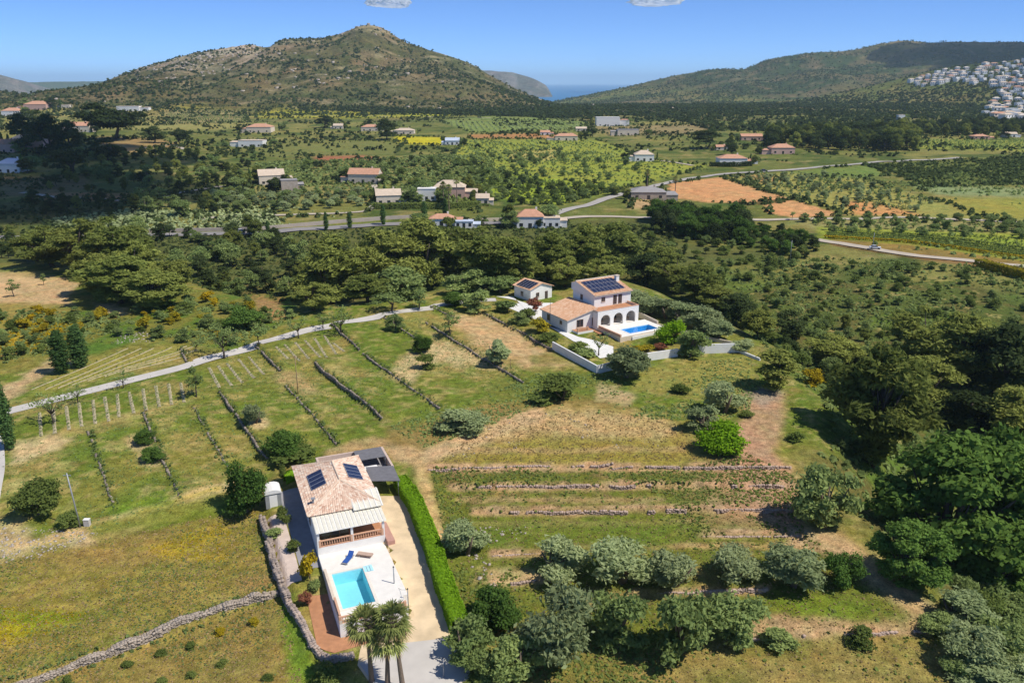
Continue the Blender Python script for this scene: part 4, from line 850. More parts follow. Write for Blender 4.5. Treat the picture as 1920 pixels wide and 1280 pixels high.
TILE = tile_mat('roof_tiles', (.46, .27, .19), (.70, .49, .36), (.80, .68, .55)); TILEO = tile_mat('orange_roof_tiles', (.52, .26, .14), (.66, .38, .22), (.72, .50, .34))
def solar_mat():
    m, nt, b = newmat('solar_cells'); N = nt.nodes.new; L = nt.links.new
    tc = N('ShaderNodeTexCoord'); br = N('ShaderNodeTexBrick'); br.offset = 0; br.inputs['Scale'].default_value = 1; br.inputs['Brick Width'].default_value = .165; br.inputs['Row Height'].default_value = .165; br.inputs['Mortar Size'].default_value = .004
    br.inputs['Color1'].default_value = (.012, .016, .05, 1); br.inputs['Color2'].default_value = (.016, .02, .06, 1); br.inputs['Mortar'].default_value = (.10, .11, .15, 1)
    L(tc.outputs['Object'], br.inputs[0]); L(br.outputs[0], b.inputs['Base Color']); b.inputs['Roughness'].default_value = .25; b.inputs['Specular IOR Level'].default_value = .5; return m
SOLAR = solar_mat()
def water_mat(name, col):
    m = bpy.data.materials.new(name); m.use_nodes = True; nt = m.node_tree; nt.nodes.clear(); N = nt.nodes.new; L = nt.links.new
    o = N('ShaderNodeOutputMaterial'); t = N('ShaderNodeBsdfTransparent'); t.inputs[0].default_value = (*col, 1); g = N('ShaderNodeBsdfGlossy'); g.inputs['Roughness'].default_value = .05
    f = N('ShaderNodeFresnel'); f.inputs[0].default_value = 1.33; nz = N('ShaderNodeTexNoise'); nz.inputs['Scale'].default_value = 2.2; bp = N('ShaderNodeBump'); bp.inputs['Strength'].default_value = .06
    L(nz.outputs[0], bp.inputs['Height']); L(bp.outputs[0], g.inputs['Normal']); L(bp.outputs[0], f.inputs['Normal'])
    ms = N('ShaderNodeMixShader'); L(f.outputs[0], ms.inputs[0]); L(t.outputs[0], ms.inputs[1]); L(g.outputs[0], ms.inputs[2]); L(ms.outputs[0], o.inputs[0]); return m
WATER = water_mat('pool_water', (.72, .94, .97)); WATER2 = water_mat('deep_pool_water', (.22, .58, .93)); BASIN = mat('pool_tiles', (.46, .78, .86), .5, .05, 2)
def roof_tiles(name, quads, parent, m, tw=.27, tl=.42, seed=1, lift=.02):
    """curved clay tiles laid on sloping quads (eave-left, eave-right, ridge-right, ridge-left)"""
    rng = np.random.default_rng(seed); VV = []; FF = []; CC = []
    for q in quads:
        a, b, c, d = [np.array(p, float) for p in q]
        w = max(np.linalg.norm(b - a), np.linalg.norm(c - d)); ln = max(np.linalg.norm(d - a), np.linalg.norm(c - b)); nx = max(2, int(w / tw)); ny = max(2, int(ln / tl))
        up = np.cross(b - a, d - a)
        if np.linalg.norm(up) < 1e-6: up = np.cross(b - a, c - a)
        up /= np.linalg.norm(up); up = up if up[2] > 0 else -up
        for j in range(ny):
            t0, t1 = j / ny, min(1, (j + 1.12) / ny)
            l0, r0 = a + (d - a) * t0, b + (c - b) * t0; l1, r1 = a + (d - a) * t1, b + (c - b) * t1
            nj = max(1, int(np.linalg.norm(r0 - l0) / tw))
            for i in range(nj):
                s0, s1, sm = i / nj, (i + .98) / nj, (i + .5) / nj; k = len(VV); jt = rng.normal() * .006
                hi = up * (lift + .075 + jt); lo = up * lift
                VV += [l0 + (r0 - l0) * s0 + lo + up * .03, l0 + (r0 - l0) * sm + hi + up * .03, l0 + (r0 - l0) * s1 + lo + up * .03, l1 + (r1 - l1) * s1 + lo, l1 + (r1 - l1) * sm + hi, l1 + (r1 - l1) * s0 + lo]
                FF += [(k, k + 1, k + 4, k + 5), (k + 1, k + 2, k + 3, k + 4)]; cv = np.clip(rng.normal(.55, .25), 0, 1); CC += [(cv, cv, cv)] * 6
    o = link(name, np_mesh(name, np.array(VV), np.array(FF), m, False, np.array(CC)), parent); tag(o, kind='stuff'); return o
def panel(parent, c, ux, uy, w, h, name='solar_panel'):
    """panel centred at c, axes ux, uy (unit), width along ux"""
    c = Vector(c); ux = Vector(ux).normalized(); uy = Vector(uy); uy = (uy - ux * uy.dot(ux)).normalized(); n = ux.cross(uy)
    if n.z < 0: n = -n; ux = -ux
    key = ('panel', round(w, 2), round(h, 2))
    if key not in MATS:
        mb = MB(); mb.box(-w / 2, w / 2, -h / 2, h / 2, 0, .035, SOLF); mb.box(-w / 2 + .05, w / 2 - .05, -h / 2 + .05, h / 2 - .05, .0352, .04, SOLAR); MATS[key] = mb.mesh(name)
    o = link(name, MATS[key], parent); o.matrix_local = Matrix.Translation(c) @ Matrix((ux, uy, n)).transposed().to_4x4(); return o
def window(parent, x, y, z, w, h, face, name='window', door=False, shutter=None):
    """face: 'x-','x+','y-','y+' outward side; a recess frame with two panes"""
    o = empty(name, (x, y, z), {'y-': 0, 'x+': R(90), 'y+': R(180), 'x-': R(-90)}[face]); o.parent = parent
    key = ('win', round(w, 2), round(h, 2), door)
    if key not in MATS:
        f = MB(); t = .09; f.box(-w / 2, w / 2, -.05, .03, 0, t, FRAME); f.box(-w / 2, w / 2, -.05, .03, h - t, h, FRAME); f.box(-w / 2, -w / 2 + t, -.048, .03, t, h - t, FRAME); f.box(w / 2 - t, w / 2, -.048, .03, t, h - t, FRAME); f.box(-t / 2, t / 2, -.046, .03, t, h - t, FRAME)
        p = MB(); p.box(-w / 2 + t, -t / 2, -.02, .0, t, h - t, GLASSD); p2 = MB(); p2.box(t / 2, w / 2 - t, -.02, .0, t, h - t, GLASSD); s = MB().box(-w / 2 - .08, w / 2 + .08, -.12, .02, -.08, -.002, CREAM)
        MATS[key] = (f.mesh('frame'), p.mesh('pane'), p2.mesh('pane'), s.mesh('sill'))
    for nm, me in zip(('frame', 'pane', 'pane', 'sill'), MATS[key]): link(nm, me, o)
    return o
def balustrade(parent, a, b, z, h=.85, step=.28, name='balustrade', m=None, posts=True, mb_m=None):
    m = m or BALU; a = Vector((*a, z)); b = Vector((*b, z)); d = b - a; L_ = d.length; rz = math.atan2(d.y, d.x)
    o = empty(name, a, rz); o.parent = parent
    link('rail', MB().box(0, L_, -.1, .1, h - .12, h, m).mesh('rail'), o); link('plinth', MB().box(0, L_, -.09, .09, 0, .1, m).mesh('plinth'), o)
    if 'bal' not in MATS: MATS['bal'] = MB().tube([(0, 0, .1), (0, 0, .2), (0, 0, .34), (0, 0, .5), (0, 0, .74)], [.05, .055, .085, .045, .06], BALU, 6).mesh('baluster', True)
    n = int(L_ / step); npst = max(1, int(L_ / 3.2))
    for i in range(1, n):
        q = link('baluster', MATS['bal'], o); q.location = (i * L_ / n, 0, 0); q.scale = (1, 1, h / .85)
    if posts:
        for i in range(npst + 1): q = link('post', MB().box(-.14, .14, -.14, .14, 0, h + .08, m).mesh('post'), o); q.location = (i * L_ / npst, 0, .001)
    return o
def stones(a, b, h, z0f, thick, m, seed, size=.34, gaps=0.0):
    """dry stones along a-b (world xy). z0f(x,y) gives the foot height. joined mesh"""
    rng = np.random.default_rng(seed); a = np.array(a); b = np.array(b); d = b - a; L_ = np.linalg.norm(d); d /= L_; n = np.array([-d[1], d[0]]); V = []; Fq = []
    base = np.array([[0, 1, 2, 3], [7, 6, 5, 4], [0, 4, 5, 1], [1, 5, 6, 2], [2, 6, 7, 3], [3, 7, 4, 0]])
    rows = max(1, int(round(h / (size * .62)))); ns = max(1, int(round(thick / size)))
    sx = np.arange(0, L_, size)
    P0 = a[None] + d[None] * sx[:, None]; zf = z0f(P0[:, 0], P0[:, 1]); wob = fbm(P0[:, 0], P0[:, 1], 3, 2, seed) - .5
    for i, s in enumerate(sx):
        if gaps and fbm(np.array([s + seed * 31.0]), np.array([seed * 7.7]), 2.6, 2, 8)[0] < gaps: continue
        hh = 1 + .5 * (fbm(np.array([s]), np.array([seed * 3.3]), 1.7, 2, 5)[0] - .5)
        for r in range(rows):
            for t in range(ns):
                if 0 < r < rows - 1 and 0 < t < ns - 1: continue
                if rng.random() < .05 and r == rows - 1: continue
                c = P0[i] + d * rng.normal() * .04 + n * ((t - (ns - 1) / 2) * size + wob[i] * .5 + rng.normal() * .03); zc = zf[i] - .12 + (r + .5) * h / rows * hh
                e = np.array([size * rng.uniform(.5, .78), size * rng.uniform(.5, .75), h / rows * rng.uniform(.5, .68)])
                an = rng.normal() * .22; dd = d * math.cos(an) + n * math.sin(an); nn = np.array([-dd[1], dd[0]]); k = len(V)
                for q in ((-1, -1, -1), (1, -1, -1), (1, 1, -1), (-1, 1, -1), (-1, -1, 1), (1, -1, 1), (1, 1, 1), (-1, 1, 1)):
                    jx = e * np.array(q) * rng.uniform(.72, 1.05, 3); w = c + dd * jx[0] + nn * jx[1]; V.append((w[0], w[1], zc + jx[2]))
                Fq.append(base + k)
    return np_mesh('stones', np.array(V), np.concatenate(Fq)[:, ::-1], m)
def stone_wall(pts, h, label, m=STONED, thick=.5, seed=1, size=.34, name='stone_wall', low=0.0, gaps=0.0):
    e = empty(name, (0, 0, 0))
    for i, (a, b) in enumerate(zip(pts[:-1], pts[1:])):
        o = link('stones', stones(a, b, h, lambda x, y: zg(x, y) - low, thick, m, seed + i, size, gaps), e); tag(o, kind='stuff')
    tag(e, label, 'stone wall', None); return e
def sheet(name, poly, m, dz=.03, seg=2.0, kind='structure', label=None):
    bm = bmesh.new(); vs = [bm.verts.new((p[0], p[1], 0)) for p in poly]; f = bm.faces.new(vs); bmesh.ops.triangulate(bm, faces=[f])
    for _ in range(7):
        ed = [e for e in bm.edges if e.calc_length() > seg]
        if not ed: break
        bmesh.ops.subdivide_edges(bm, edges=ed, cuts=1); bmesh.ops.triangulate(bm, faces=bm.faces[:])
    x = np.array([v.co.x for v in bm.verts]); y = np.array([v.co.y for v in bm.verts]); z = zg(x, y) + dz
    for v, zz in zip(bm.verts, z): v.co.z = zz
    for f in bm.faces:
        if f.normal.z < 0: f.normal_flip()
    me = bpy.data.meshes.new(name); bm.to_mesh(me); bm.free(); me.materials.append(m); o = link(name, me); tag(o, kind=kind); return o
def strip(name, pts, w, m, dz=.05, seg=1.5, wide=None):
    """draped ribbon along world points"""
    pts = [np.array(p[:2], float) for p in pts]; out = []
    for i in range(len(pts) - 1):
        n = max(1, int(np.linalg.norm(pts[i + 1] - pts[i]) / seg))
        for k in range(n): out.append(pts[i] + (pts[i + 1] - pts[i]) * k / n)
    out.append(pts[-1]); Q = np.array(out)
    for _ in range(3): Q[1:-1] = (Q[:-2] + 2 * Q[1:-1] + Q[2:]) / 4
    T_ = np.gradient(Q, axis=0); T_ /= np.linalg.norm(T_, axis=1)[:, None]; Nn = np.stack([-T_[:, 1], T_[:, 0]], 1)
    ww = np.full(len(Q), w) if wide is None else np.interp(np.linspace(0, 1, len(Q)), np.linspace(0, 1, len(wide)), wide)
    cols = [-.5, -.25, 0, .25, .5]; V = []
    for c in cols: V.append(Q + Nn * (ww * c)[:, None])
    V = np.stack(V, 1); z = zg(V[..., 0].ravel(), V[..., 1].ravel()).reshape(V.shape[:2]); z = np.maximum(z, z.mean(1)[:, None] - .05) + dz
    VV = np.concatenate([V, z[..., None]], 2).reshape(-1, 3); n, k = len(Q), 5; i = np.arange(n * k).reshape(n, k)
    Fq = np.stack([i[:-1, :-1], i[:-1, 1:], i[1:, 1:], i[1:, :-1]], -1).reshape(-1, 4)[:, ::-1]
    o = link(name, np_mesh(name, VV, Fq, m, True)); tag(o, kind='structure'); return o
def px(pts, z=None): return [G(u, v)[:2] if z is None else P(u, v, z) for u, v in pts]
# ------------------------------------------------------------------ drives and roads
strip('drive', px([(-120, 800), (-40, 785), (40, 765), (150, 737), (330, 692), (420, 665), (500, 640), (580, 618), (660, 602), (750, 584), (830, 571), (900, 562), (930, 562)]), 3.0, CONC, .07)
strip('lane', px([(-34, 990), (-22, 930), (-12, 880), (-14, 830), (-40, 785)]), 3.0, CONC, .075)
MIDC = mat('worn_asphalt', (.27, .25, .24), .9, .12, .2); TRACK = mat('dirt_track', (.48, .41, .32), .95, .12, .3)
strip('road', px([(-200, 452), (40, 446), (280, 441), (480, 438), (620, 428), (720, 421), (860, 420), (980, 418), (1060, 412)]), 7.0, MIDC, .25, 4)
strip('road', px([(1040, 402), (1130, 375), (1180, 362), (1240, 346), (1340, 328), (1420, 323), (1500, 318), (1560, 311), (1650, 304), (1800, 296)]), 5.5, mat('pale_road', (.40, .37, .33), .9, .1, .2), .35, 5)
strip('road', px([(1060, 410), (1160, 406), (1230, 410), (1480, 412), (1700, 408), (1920, 418)]), 4.5, TRACK, .3, 5)
strip('lane', px([(1530, 450), (1580, 457), (1640, 468), (1700, 479), (1780, 486), (1860, 494), (1960, 505)]), 5.0, TRACK, .3, 4)
strip('track', px([(380, 412), (440, 404), (560, 403), (690, 398), (702, 384), (708, 360), (700, 345)]), 3.5, TRACK, .3, 4)
strip('track', px([(40, 362), (110, 372), (180, 372), (250, 378), (300, 372), (390, 352), (460, 348)]), 3.5, TRACK, .3, 4)
strip('track', px([(1240, 302), (1270, 305), (1300, 311)]), 4, TRACK, .3, 4); strip('track', px([(190, 282), (250, 283), (320, 272), (345, 280)]), 4, TRACK, .3, 4)
strip('track', px([(440, 218), (600, 217), (760, 219), (920, 222)]), 5, TRACK, .5, 8)
# ------------------------------------------------------------------ terrace walls
WL = ['low stone wall nearest the leaning pole in the left fields', 'stone wall beside the two round bushes', 'low stone line right of the two round bushes', 'tall dark stone wall left of the small olive', 'low stone line running to the dark tree behind the house', 'tallest dark stone wall in the middle of the left fields', 'long low stone wall right of the tallest one', 'long stone wall beside the round olive tree', 'short stone wall ending at the drive above the vine rows', 'short dark stone wall below the third vine plot', 'stone wall beside the grey young tree', 'short stone wall at the end of the drive', 'dark stone wall along the sloping garden of the upper house', 'stub of stone wall above the drive']
for i, (a, b, h, zz) in enumerate(WALLS): stone_wall([P(*a, zz), P(*b, zz)], h * .9, WL[i], STONED, .3, 10 + i, .28, low=h * .5, gaps=.36 if h < .6 else .27)
RL = ['topmost stone riser of the right terraces, left half', 'topmost stone riser of the right terraces, right half', 'second stone riser of the right terraces', 'third stone riser of the right terraces', 'short pink stone riser at the right end of the terraces', 'short broken riser beside the leaning olive', 'rubble riser left of the upper olive row', 'stone riser under the upper olive row', 'lowest stone riser at the bottom right']
for i, (a, b, h, zz) in enumerate(RISERS): stone_wall([P(*a, zz), P(*b, zz)], h * .8, RL[i], STONEP, .3, 40 + i, .3, low=h * .5, gaps=.42)
BWP = [BWL[0], BWL[1], BWL[2], BWL[3], BWL[4]]
stone_wall(BWP, 1.15, 'long thick dry stone wall crossing the lower left meadow', mat('dry_stone', (.40, .33, .26), .95, .35, 1.4, .5, bscale=8), .8, 70, .27, name='dry_stone_wall', low=.75)
# ------------------------------------------------------------------ vine rows
def vine_row(a, b, label, group, seed, wk=1.0):
    rng = np.random.default_rng(seed); a = np.array(G(*a)[:2]); b = np.array(G(*b)[:2]); d = b - a; L_ = np.linalg.norm(d); d /= L_; n = np.array([-d[1], d[0]])
    s = np.linspace(0, L_, max(4, int(L_ / .45))); prof = [(-.3, -.04), (-.18, .06), (0, .10), (.18, .06), (.3, -.04)]; V = []
    for i, t in enumerate(s):
        w = 1 + .35 * (vn(np.array([t * 1.1]), np.array([seed * 1.7]))[0] - .5); 
        for o_, zz in prof:
            p = a + d * t + n * (o_ * w * wk + rng.normal() * .03); V.append((p[0], p[1], zz * rng.uniform(.6, 1.3)))
    V = np.array(V); V[:, 2] += zg(V[:, 0], V[:, 1]) + .01; m_, k = len(s), 5; ii = np.arange(m_ * k).reshape(m_, k)
    Fq = np.stack([ii[:-1, :-1], ii[:-1, 1:], ii[1:, 1:], ii[1:, :-1]], -1).reshape(-1, 4)[:, ::-1]
    e = empty('vine_row', (0, 0, 0)); link('straw_mulch', np_mesh('straw_mulch', V, Fq, STRAW, True), e)
    cl = []
    for t in np.arange(.5, L_, 1.3):
        p = a + d * (t + rng.normal() * .1); z = float(zg(np.array([p[0]]), np.array([p[1]]))[0]); cl.append((p[0], p[1], z + .25, .22, .22, .2))
    Vv, Fv, Cv = leaves(cl, len(cl) * 9, .12, rng); q = link('vines', np_mesh('vines', Vv, Fv, LM['almond'], False, Cv), e); tag(q, kind='stuff')
    tag(e, label, 'vine row', group)
r1x = [74, 100, 124, 148, 174, 196, 220, 242, 268, 292, 316, 339]; r1t = [771, 764, 758, 752, 747, 741, 736, 732, 726, 720, 717, 715]
r1b = [(77, 818), (103, 813), (130, 806), (153, 800), (179, 795), (204, 790), (223, 782), (251, 775), (274, 770), (299, 763), (322, 759), (345, 754)]
for i in range(12): vine_row((r1x[i], r1t[i] + 3), r1b[i], 'pale straw covered vine row in the long plot below the drive', 'vine rows of the long plot', 100 + i)
for i, (a, b) in enumerate([((392, 689), (412, 727)), ((409, 686), (435, 723)), ((426, 681), (455, 718)), ((447, 673), (478, 709)), ((467, 669), (495, 702))]): vine_row(a, b, 'pale vine row in the short plot left of the first drive wall', 'vine rows of the short plot', 120 + i)
for i, (a, b) in enumerate([((518, 650), (541, 673)), ((534, 646), (562, 677)), ((554, 642), (580, 673)), ((572, 638), (601, 670)), ((590, 634), (613, 670)), ((608, 629), (631, 664)), ((625, 643), (646, 659))]): vine_row(a, b, 'thin vine row in the plot under the drive bend', 'vine rows under the drive bend', 130 + i)
for i, (a, b) in enumerate([((58, 731), (240, 653)), ((84, 731), (265, 653)), ((108, 728), (288, 653)), ((134, 722), (322, 651)), ((164, 714), (350, 649)), ((196, 706), (362, 650)), ((226, 699), (372, 656))]): vine_row(a, b, 'long slanting vine row beside the two cypresses', 'slanting vine rows above the drive', 140 + i, .5)
# ------------------------------------------------------------------ lower house
def W1(x, y): return loc2w(H1O, H1A, x, y)
h1 = empty('villa', (*H1O, 0), R(H1A)); tag(h1, 'white villa with a hipped clay tile roof and two solar arrays', 'house')
w = MB().box(0, 8, 3.8, 17.3, -.3, 5.2, WHITE).build('wall', h1)
MB().box(0, 8.1, .5, 3.796, -.3, 2.6, WHITE, TERRA).build('porch_base', h1)
MB().box(0, .25, .5, 3.79, 2.602, 4.7, WHITE).build('porch_side_wall', h1)
for x in (.003, 4.0, 7.8): link('column', MB().box(x, x + .28, .503, .78, 2.604, 4.62, WHITE).mesh('column'), h1)
gl = MATS.setdefault('gls', water_mat('terrace_glass', (.62, .78, .78)))
gp = empty('glass_screen', (0, 0, 0)); gp.parent = h1
for i in range(3): link('pane', MB().box(.6 + i * 1.1, 1.62 + i * 1.1, .95, .97, 2.75, 4.4, gl).mesh('pane'), gp)
MB().box(.5, 3.95, .92, 1.0, 4.402, 4.46, SOLF).box(.5, 3.95, .92, 1.0, 2.68, 2.748, SOLF).build('frame', gp)
pr = MB().prism([(-.1, .25), (8.3, .25), (8.3, 4.0), (-.1, 4.0)], [4.62, 4.62, 5.02, 5.02], [4.68, 4.68, 5.08, 5.08], WHITE).build('porch_roof', h1)
for i in range(17):
    x = -.05 + i * .5; link('slat', MB().prism([(x, .3), (x + .36, .3), (x + .36, 3.95), (x, 3.95)], [4.685, 4.685, 5.08, 5.08], [4.74, 4.74, 5.14, 5.14], CANO).mesh('slat'), pr)
p2 = MB().prism([(4.9, 2.9), (8.6, 2.9), (8.6, 6.4), (4.9, 6.4)], [5.25, 5.25, 5.95, 5.95], [5.3, 5.3, 6.0, 6.0], CANO).build('side_canopy', h1)
for i in range(6): link('rib', MB().prism([(5.0 + i * .68, 2.85), (5.1 + i * .68, 2.85), (5.1 + i * .68, 6.45), (5.0 + i * .68, 6.45)], [5.305, 5.305, 6.005, 6.005], [5.35, 5.35, 6.05, 6.05], WHITE).mesh('rib'), p2)
balustrade(h1, (.3, .62), (7.8, .62), 2.602)
window(h1, 2.2, 3.79, 2.62, 2.2, 2.1, 'y-', 'glass_door'); window(h1, 5.6, 3.79, 3.3, 1.6, 1.2, 'y-')
for y in (6.0, 9.5, 13.5): window(h1, -.01, y, 3.0, 1.1, 1.3, 'x-')
for y in (8.5, 12.5): window(h1, 8.01, y, 3.4, 1.1, 1.2, 'x+')
EA, RZ = 5.22, 6.9; e1 = [(-.55, 3.5), (8.55, 3.5), (8.55, 17.85), (-.55, 17.85)]; rg = [(4.3, 8.4), (4.3, 14.0)]
rb = MB()
for q in ([(*e1[0], EA), (*e1[1], EA), (*rg[0], RZ)], [(*e1[1], EA), (*e1[2], EA), (*rg[1], RZ), (*rg[0], RZ)], [(*e1[2], EA), (*e1[3], EA), (*rg[1], RZ)], [(*e1[3], EA), (*e1[0], EA), (*rg[0], RZ), (*rg[1], RZ)]): rb.poly(q, CREAM)
rb.poly([(*p, EA) for p in e1[::-1]], CREAM); roof1 = rb.build('roof', h1)
Z3 = lambda p, z: (p[0], p[1], z)
roof_tiles('tiles', [(Z3(e1[0], EA), Z3(e1[1], EA), Z3(rg[0], RZ), Z3(rg[0], RZ)), (Z3(e1[1], EA), Z3(e1[2], EA), Z3(rg[1], RZ), Z3(rg[0], RZ)), (Z3(e1[2], EA), Z3(e1[3], EA), Z3(rg[1], RZ), Z3(rg[1], RZ)), (Z3(e1[3], EA), Z3(e1[0], EA), Z3(rg[0], RZ), Z3(rg[1], RZ))], roof1, TILE)
RC = mat('ridge_tile', (.70, .54, .40), .9, .15, 4)
for a, b in ((rg[0], rg[1]),): MB().tube([Z3(a, RZ + .07), Z3(b, RZ + .07)], .13, RC, 6).build('ridge_cap', roof1)
for c_, r_ in ((e1[0], rg[0]), (e1[1], rg[0]), (e1[2], rg[1]), (e1[3], rg[1])): MB().tube([Z3(c_, EA + .08), Z3(r_, RZ + .07)], .11, RC, 6).build('hip_cap', roof1)
sl_l = (RZ - EA) / 4.85
for i in range(4):
    y = 9.4 + i * 1.08; panel(roof1, (1.75, y, EA + (1.75 + .55) * sl_l + .17), (1, 0, sl_l), (0, 1, 0), 2.0, 1.04)
    panel(roof1, (6.6, y + .6, EA + (8.55 - 6.6) * (RZ - EA) / 4.25 + .17), (1, 0, -(RZ - EA) / 4.25), (0, 1, 0), 2.0, 1.04)
MB().tube([(.55, 6.0, 5.4), (.55, 6.0, 6.25)], .14, GREY, 8).box(.3, .8, 5.75, 6.25, 6.25, 6.32, GREY).build('flue', roof1)
# pool terrace
pt = empty('pool_terrace', (*H1O, 0), R(H1A)); tag(pt, 'raised white pool terrace with terracotta balustrades', 'terrace')
DX, DYB, DZ = 7.9, -13.2, 1.6; PX0, PX1, PY0, PY1 = .75, 4.35, -10.8, -3.85
tb = MB()
for (x0, x1, y0, y1) in ((.0, DX, PY1, .497), (.0, PX0, PY0, PY1), (PX1, DX, PY0, PY1), (.0, DX - .6, DYB, PY0)): tb.box(x0, x1, y0, y1, -.5, DZ, WHITE, DECK)
tb.build('deck', pt)
balustrade(pt, (.12, -13.05), (7.0, -13.05), DZ + .002, .8, .26); 
MB().box(.0, .3, DYB, -3.2, DZ + .004, DZ + .45, CREAM).build('parapet', pt)
balustrade(pt, (.15, -12.8), (.15, -9.6), DZ + .45, .45, .3, posts=False)
window(pt, 1.2, -13.21, .25, 1.0, .8, 'y-'); window(pt, 3.6, -13.21, -.15, 1.3, 1.5, 'y-', 'door')
sp_ = empty('swimming_pool', (*H1O, 0), R(H1A)); tag(sp_, 'pale turquoise swimming pool on the white terrace in front', 'pool')
bs = MB(); g = .002
bs.box(PX0, PX1, PY0, PY1, -.45, .05, BASIN).box(PX0 - .0, PX0 + .06, PY0, PY1, .05, DZ - .05, BASIN).box(PX1 - .06, PX1, PY0, PY1, .05, DZ - .05, BASIN).box(PX0 + .06, PX1 - .06, PY0, PY0 + .06, .05, DZ - .05, BASIN).box(PX0 + .06, PX1 - .06, PY1 - .06, PY1, .05, DZ - .05, BASIN); bs.build('basin', sp_)
MB().poly([(PX0 + .06, PY0 + .06, DZ - .14), (PX1 - .06, PY0 + .06, DZ - .14), (PX1 - .06, PY1 - .06, DZ - .14), (PX0 + .06, PY1 - .06, DZ - .14)], WATER).build('water', sp_)
COP = mat('pool_coping', (.78, .72, .62), .8, .08, 3)
for (x0, x1, y0, y1) in ((PX0 - .3, PX1 + .3, PY1 - .03, PY1 + .3), (PX0 - .3, PX1 + .3, PY0 - .3, PY0 + .03), (PX0 - .3, PX0 + .03, PY0 + .03, PY1 - .03), (PX1 - .03, PX1 + .3, PY0 + .03, PY1 - .03)): link('coping', MB().box(x0, x1, y0, y1, DZ - .03, DZ + .035, COP).mesh('coping'), sp_)
for i in range(3): link('step', MB().box(PX1 + .05 + i * .36, PX1 + .36 + i * .36, PY1 - 1.1, PY1 + .12, DZ + .037 + i * .0, DZ + .05 + i * .012, BASIN).mesh('step'), sp_)
def lounger(x, y, rz, m, label, back=True):
    wx, wy = W1(x, y); e = empty('sun_lounger', (wx, wy, DZ + .002), R(H1A) + rz); tag(e, label, 'sun lounger')
    link('frame', MB().box(-.34, .34, -.95, .95, .24, .3, SOLF if m is BLUE else WOOD).mesh('frame'), e); link('cushion', MB().box(-.32, .32, -.93, .35, .302, .38, m).mesh('cushion'), e)
    zb = [.302, .302, .75 if back else .31, .75 if back else .31]; link('backrest', MB().prism([(-.32, .36), (.32, .36), (.32, .92), (-.32, .92)], zb, [q + .08 for q in zb], m).mesh('backrest'), e)
    for sx in (-.28, .28):
        for sy in (-.8, .6): link('leg', MB().box(sx - .03, sx + .03, sy - .03, sy + .03, 0, .24, SOLF).mesh('leg'), e)
lounger(3.1, -1.9, R(-38), BLUE, 'blue sun lounger on the white terrace behind the pool'); lounger(5.1, -1.7, R(55), mat('tan_cloth', (.5, .36, .28), .8, .1, 4), 'tan sun lounger beside the blue one', False)
# carport and back yard
cp_ = empty('carport', (*H1O, 0), R(H1A)); tag(cp_, 'flat grey shade roofed carport at the top of the sand coloured driveway', 'carport')
MB().prism([(8.7, 11.0), (12.4, 9.6), (12.6, 14.2), (9.0, 15.2)], 4.55, 4.65, SHADE).build('roof', cp_)
for x, y in ((8.9, 11.2), (12.2, 9.9), (12.4, 13.9), (9.2, 14.9)): link('post', MB().tube([(x, y, 1.8), (x, y, 4.55)], .07, GREY, 6).mesh('post'), cp_)
by = empty('yard_wall', (*H1O, 0), R(H1A)); tag(by, 'pinkish boundary wall round the back yard of the tiled house', 'wall')
WPK = mat('pink_wall', (.60, .46, .38), .9, .1, 2)
MB().box(3.2, 13.0, 22.0, 22.3, 2.0, 3.9, WPK).build('wall_panel', by); MB().box(12.7, 13.0, 15.5, 21.998, 2.0, 3.9, WPK).build('wall_panel', by); MB().box(3.2, 3.5, 18.4, 21.998, 2.0, 3.9, WPK).build('wall_panel', by)
ss = empty('shade_shelter', (*H1O, 0), R(H1A)); tag(ss, 'dark lean-to shelter inside the back yard wall', 'shelter')
MB().prism([(8.6, 18.6), (12.6, 18.6), (12.6, 21.9), (8.6, 21.9)], 4.05, 4.13, SHADE).build('roof', ss)
for x in (8.7, 12.5): link('post', MB().tube([(x, 18.7, 2.2), (x, 18.7, 4.05)], .06, GREY, 6).mesh('post'), ss)
yt = empty('yard_table', (*W1(10.2, 17.6), 2.52), R(H1A)); tag(yt, 'cluttered table in the back yard behind the carport', 'table')
link('table_top', MB().box(-.9, .9, -.5, .5, .7, .76, WHITE).mesh('table_top'), yt)
for sx in (-.8, .8):
    for sy in (-.4, .4): link('leg', MB().box(sx - .03, sx + .03, sy - .03, sy + .03, 0, .7, GREY).mesh('leg'), yt)
sd = empty('garden_shed', (*W1(-3.6, 15.2), 1.6), R(H1A)); tag(sd, 'small grey garden shed with a rounded white roof', 'shed')
MB().box(-1.0, 1.0, -1.2, 1.2, 0, 2.1, GREY).build('wall', sd)
rr = MB(); n = 8
for i in range(n):
    a0, a1 = math.pi * i / n, math.pi * (i + 1) / n; q = lambda a, y: (-math.cos(a) * 1.12, y, 2.1 + math.sin(a) * .55); rr.poly([q(a0, -1.3), q(a0, 1.3), q(a1, 1.3), q(a1, -1.3)], WHITE)
rr.poly([(-math.cos(math.pi * i / n) * 1.12, -1.3, 2.1 + math.sin(math.pi * i / n) * .55) for i in range(n + 1)], WHITE); rr.build('roof', sd); MB().box(-.5, .5, -1.23, -1.202, .05, 1.85, WHITE).build('door', sd)
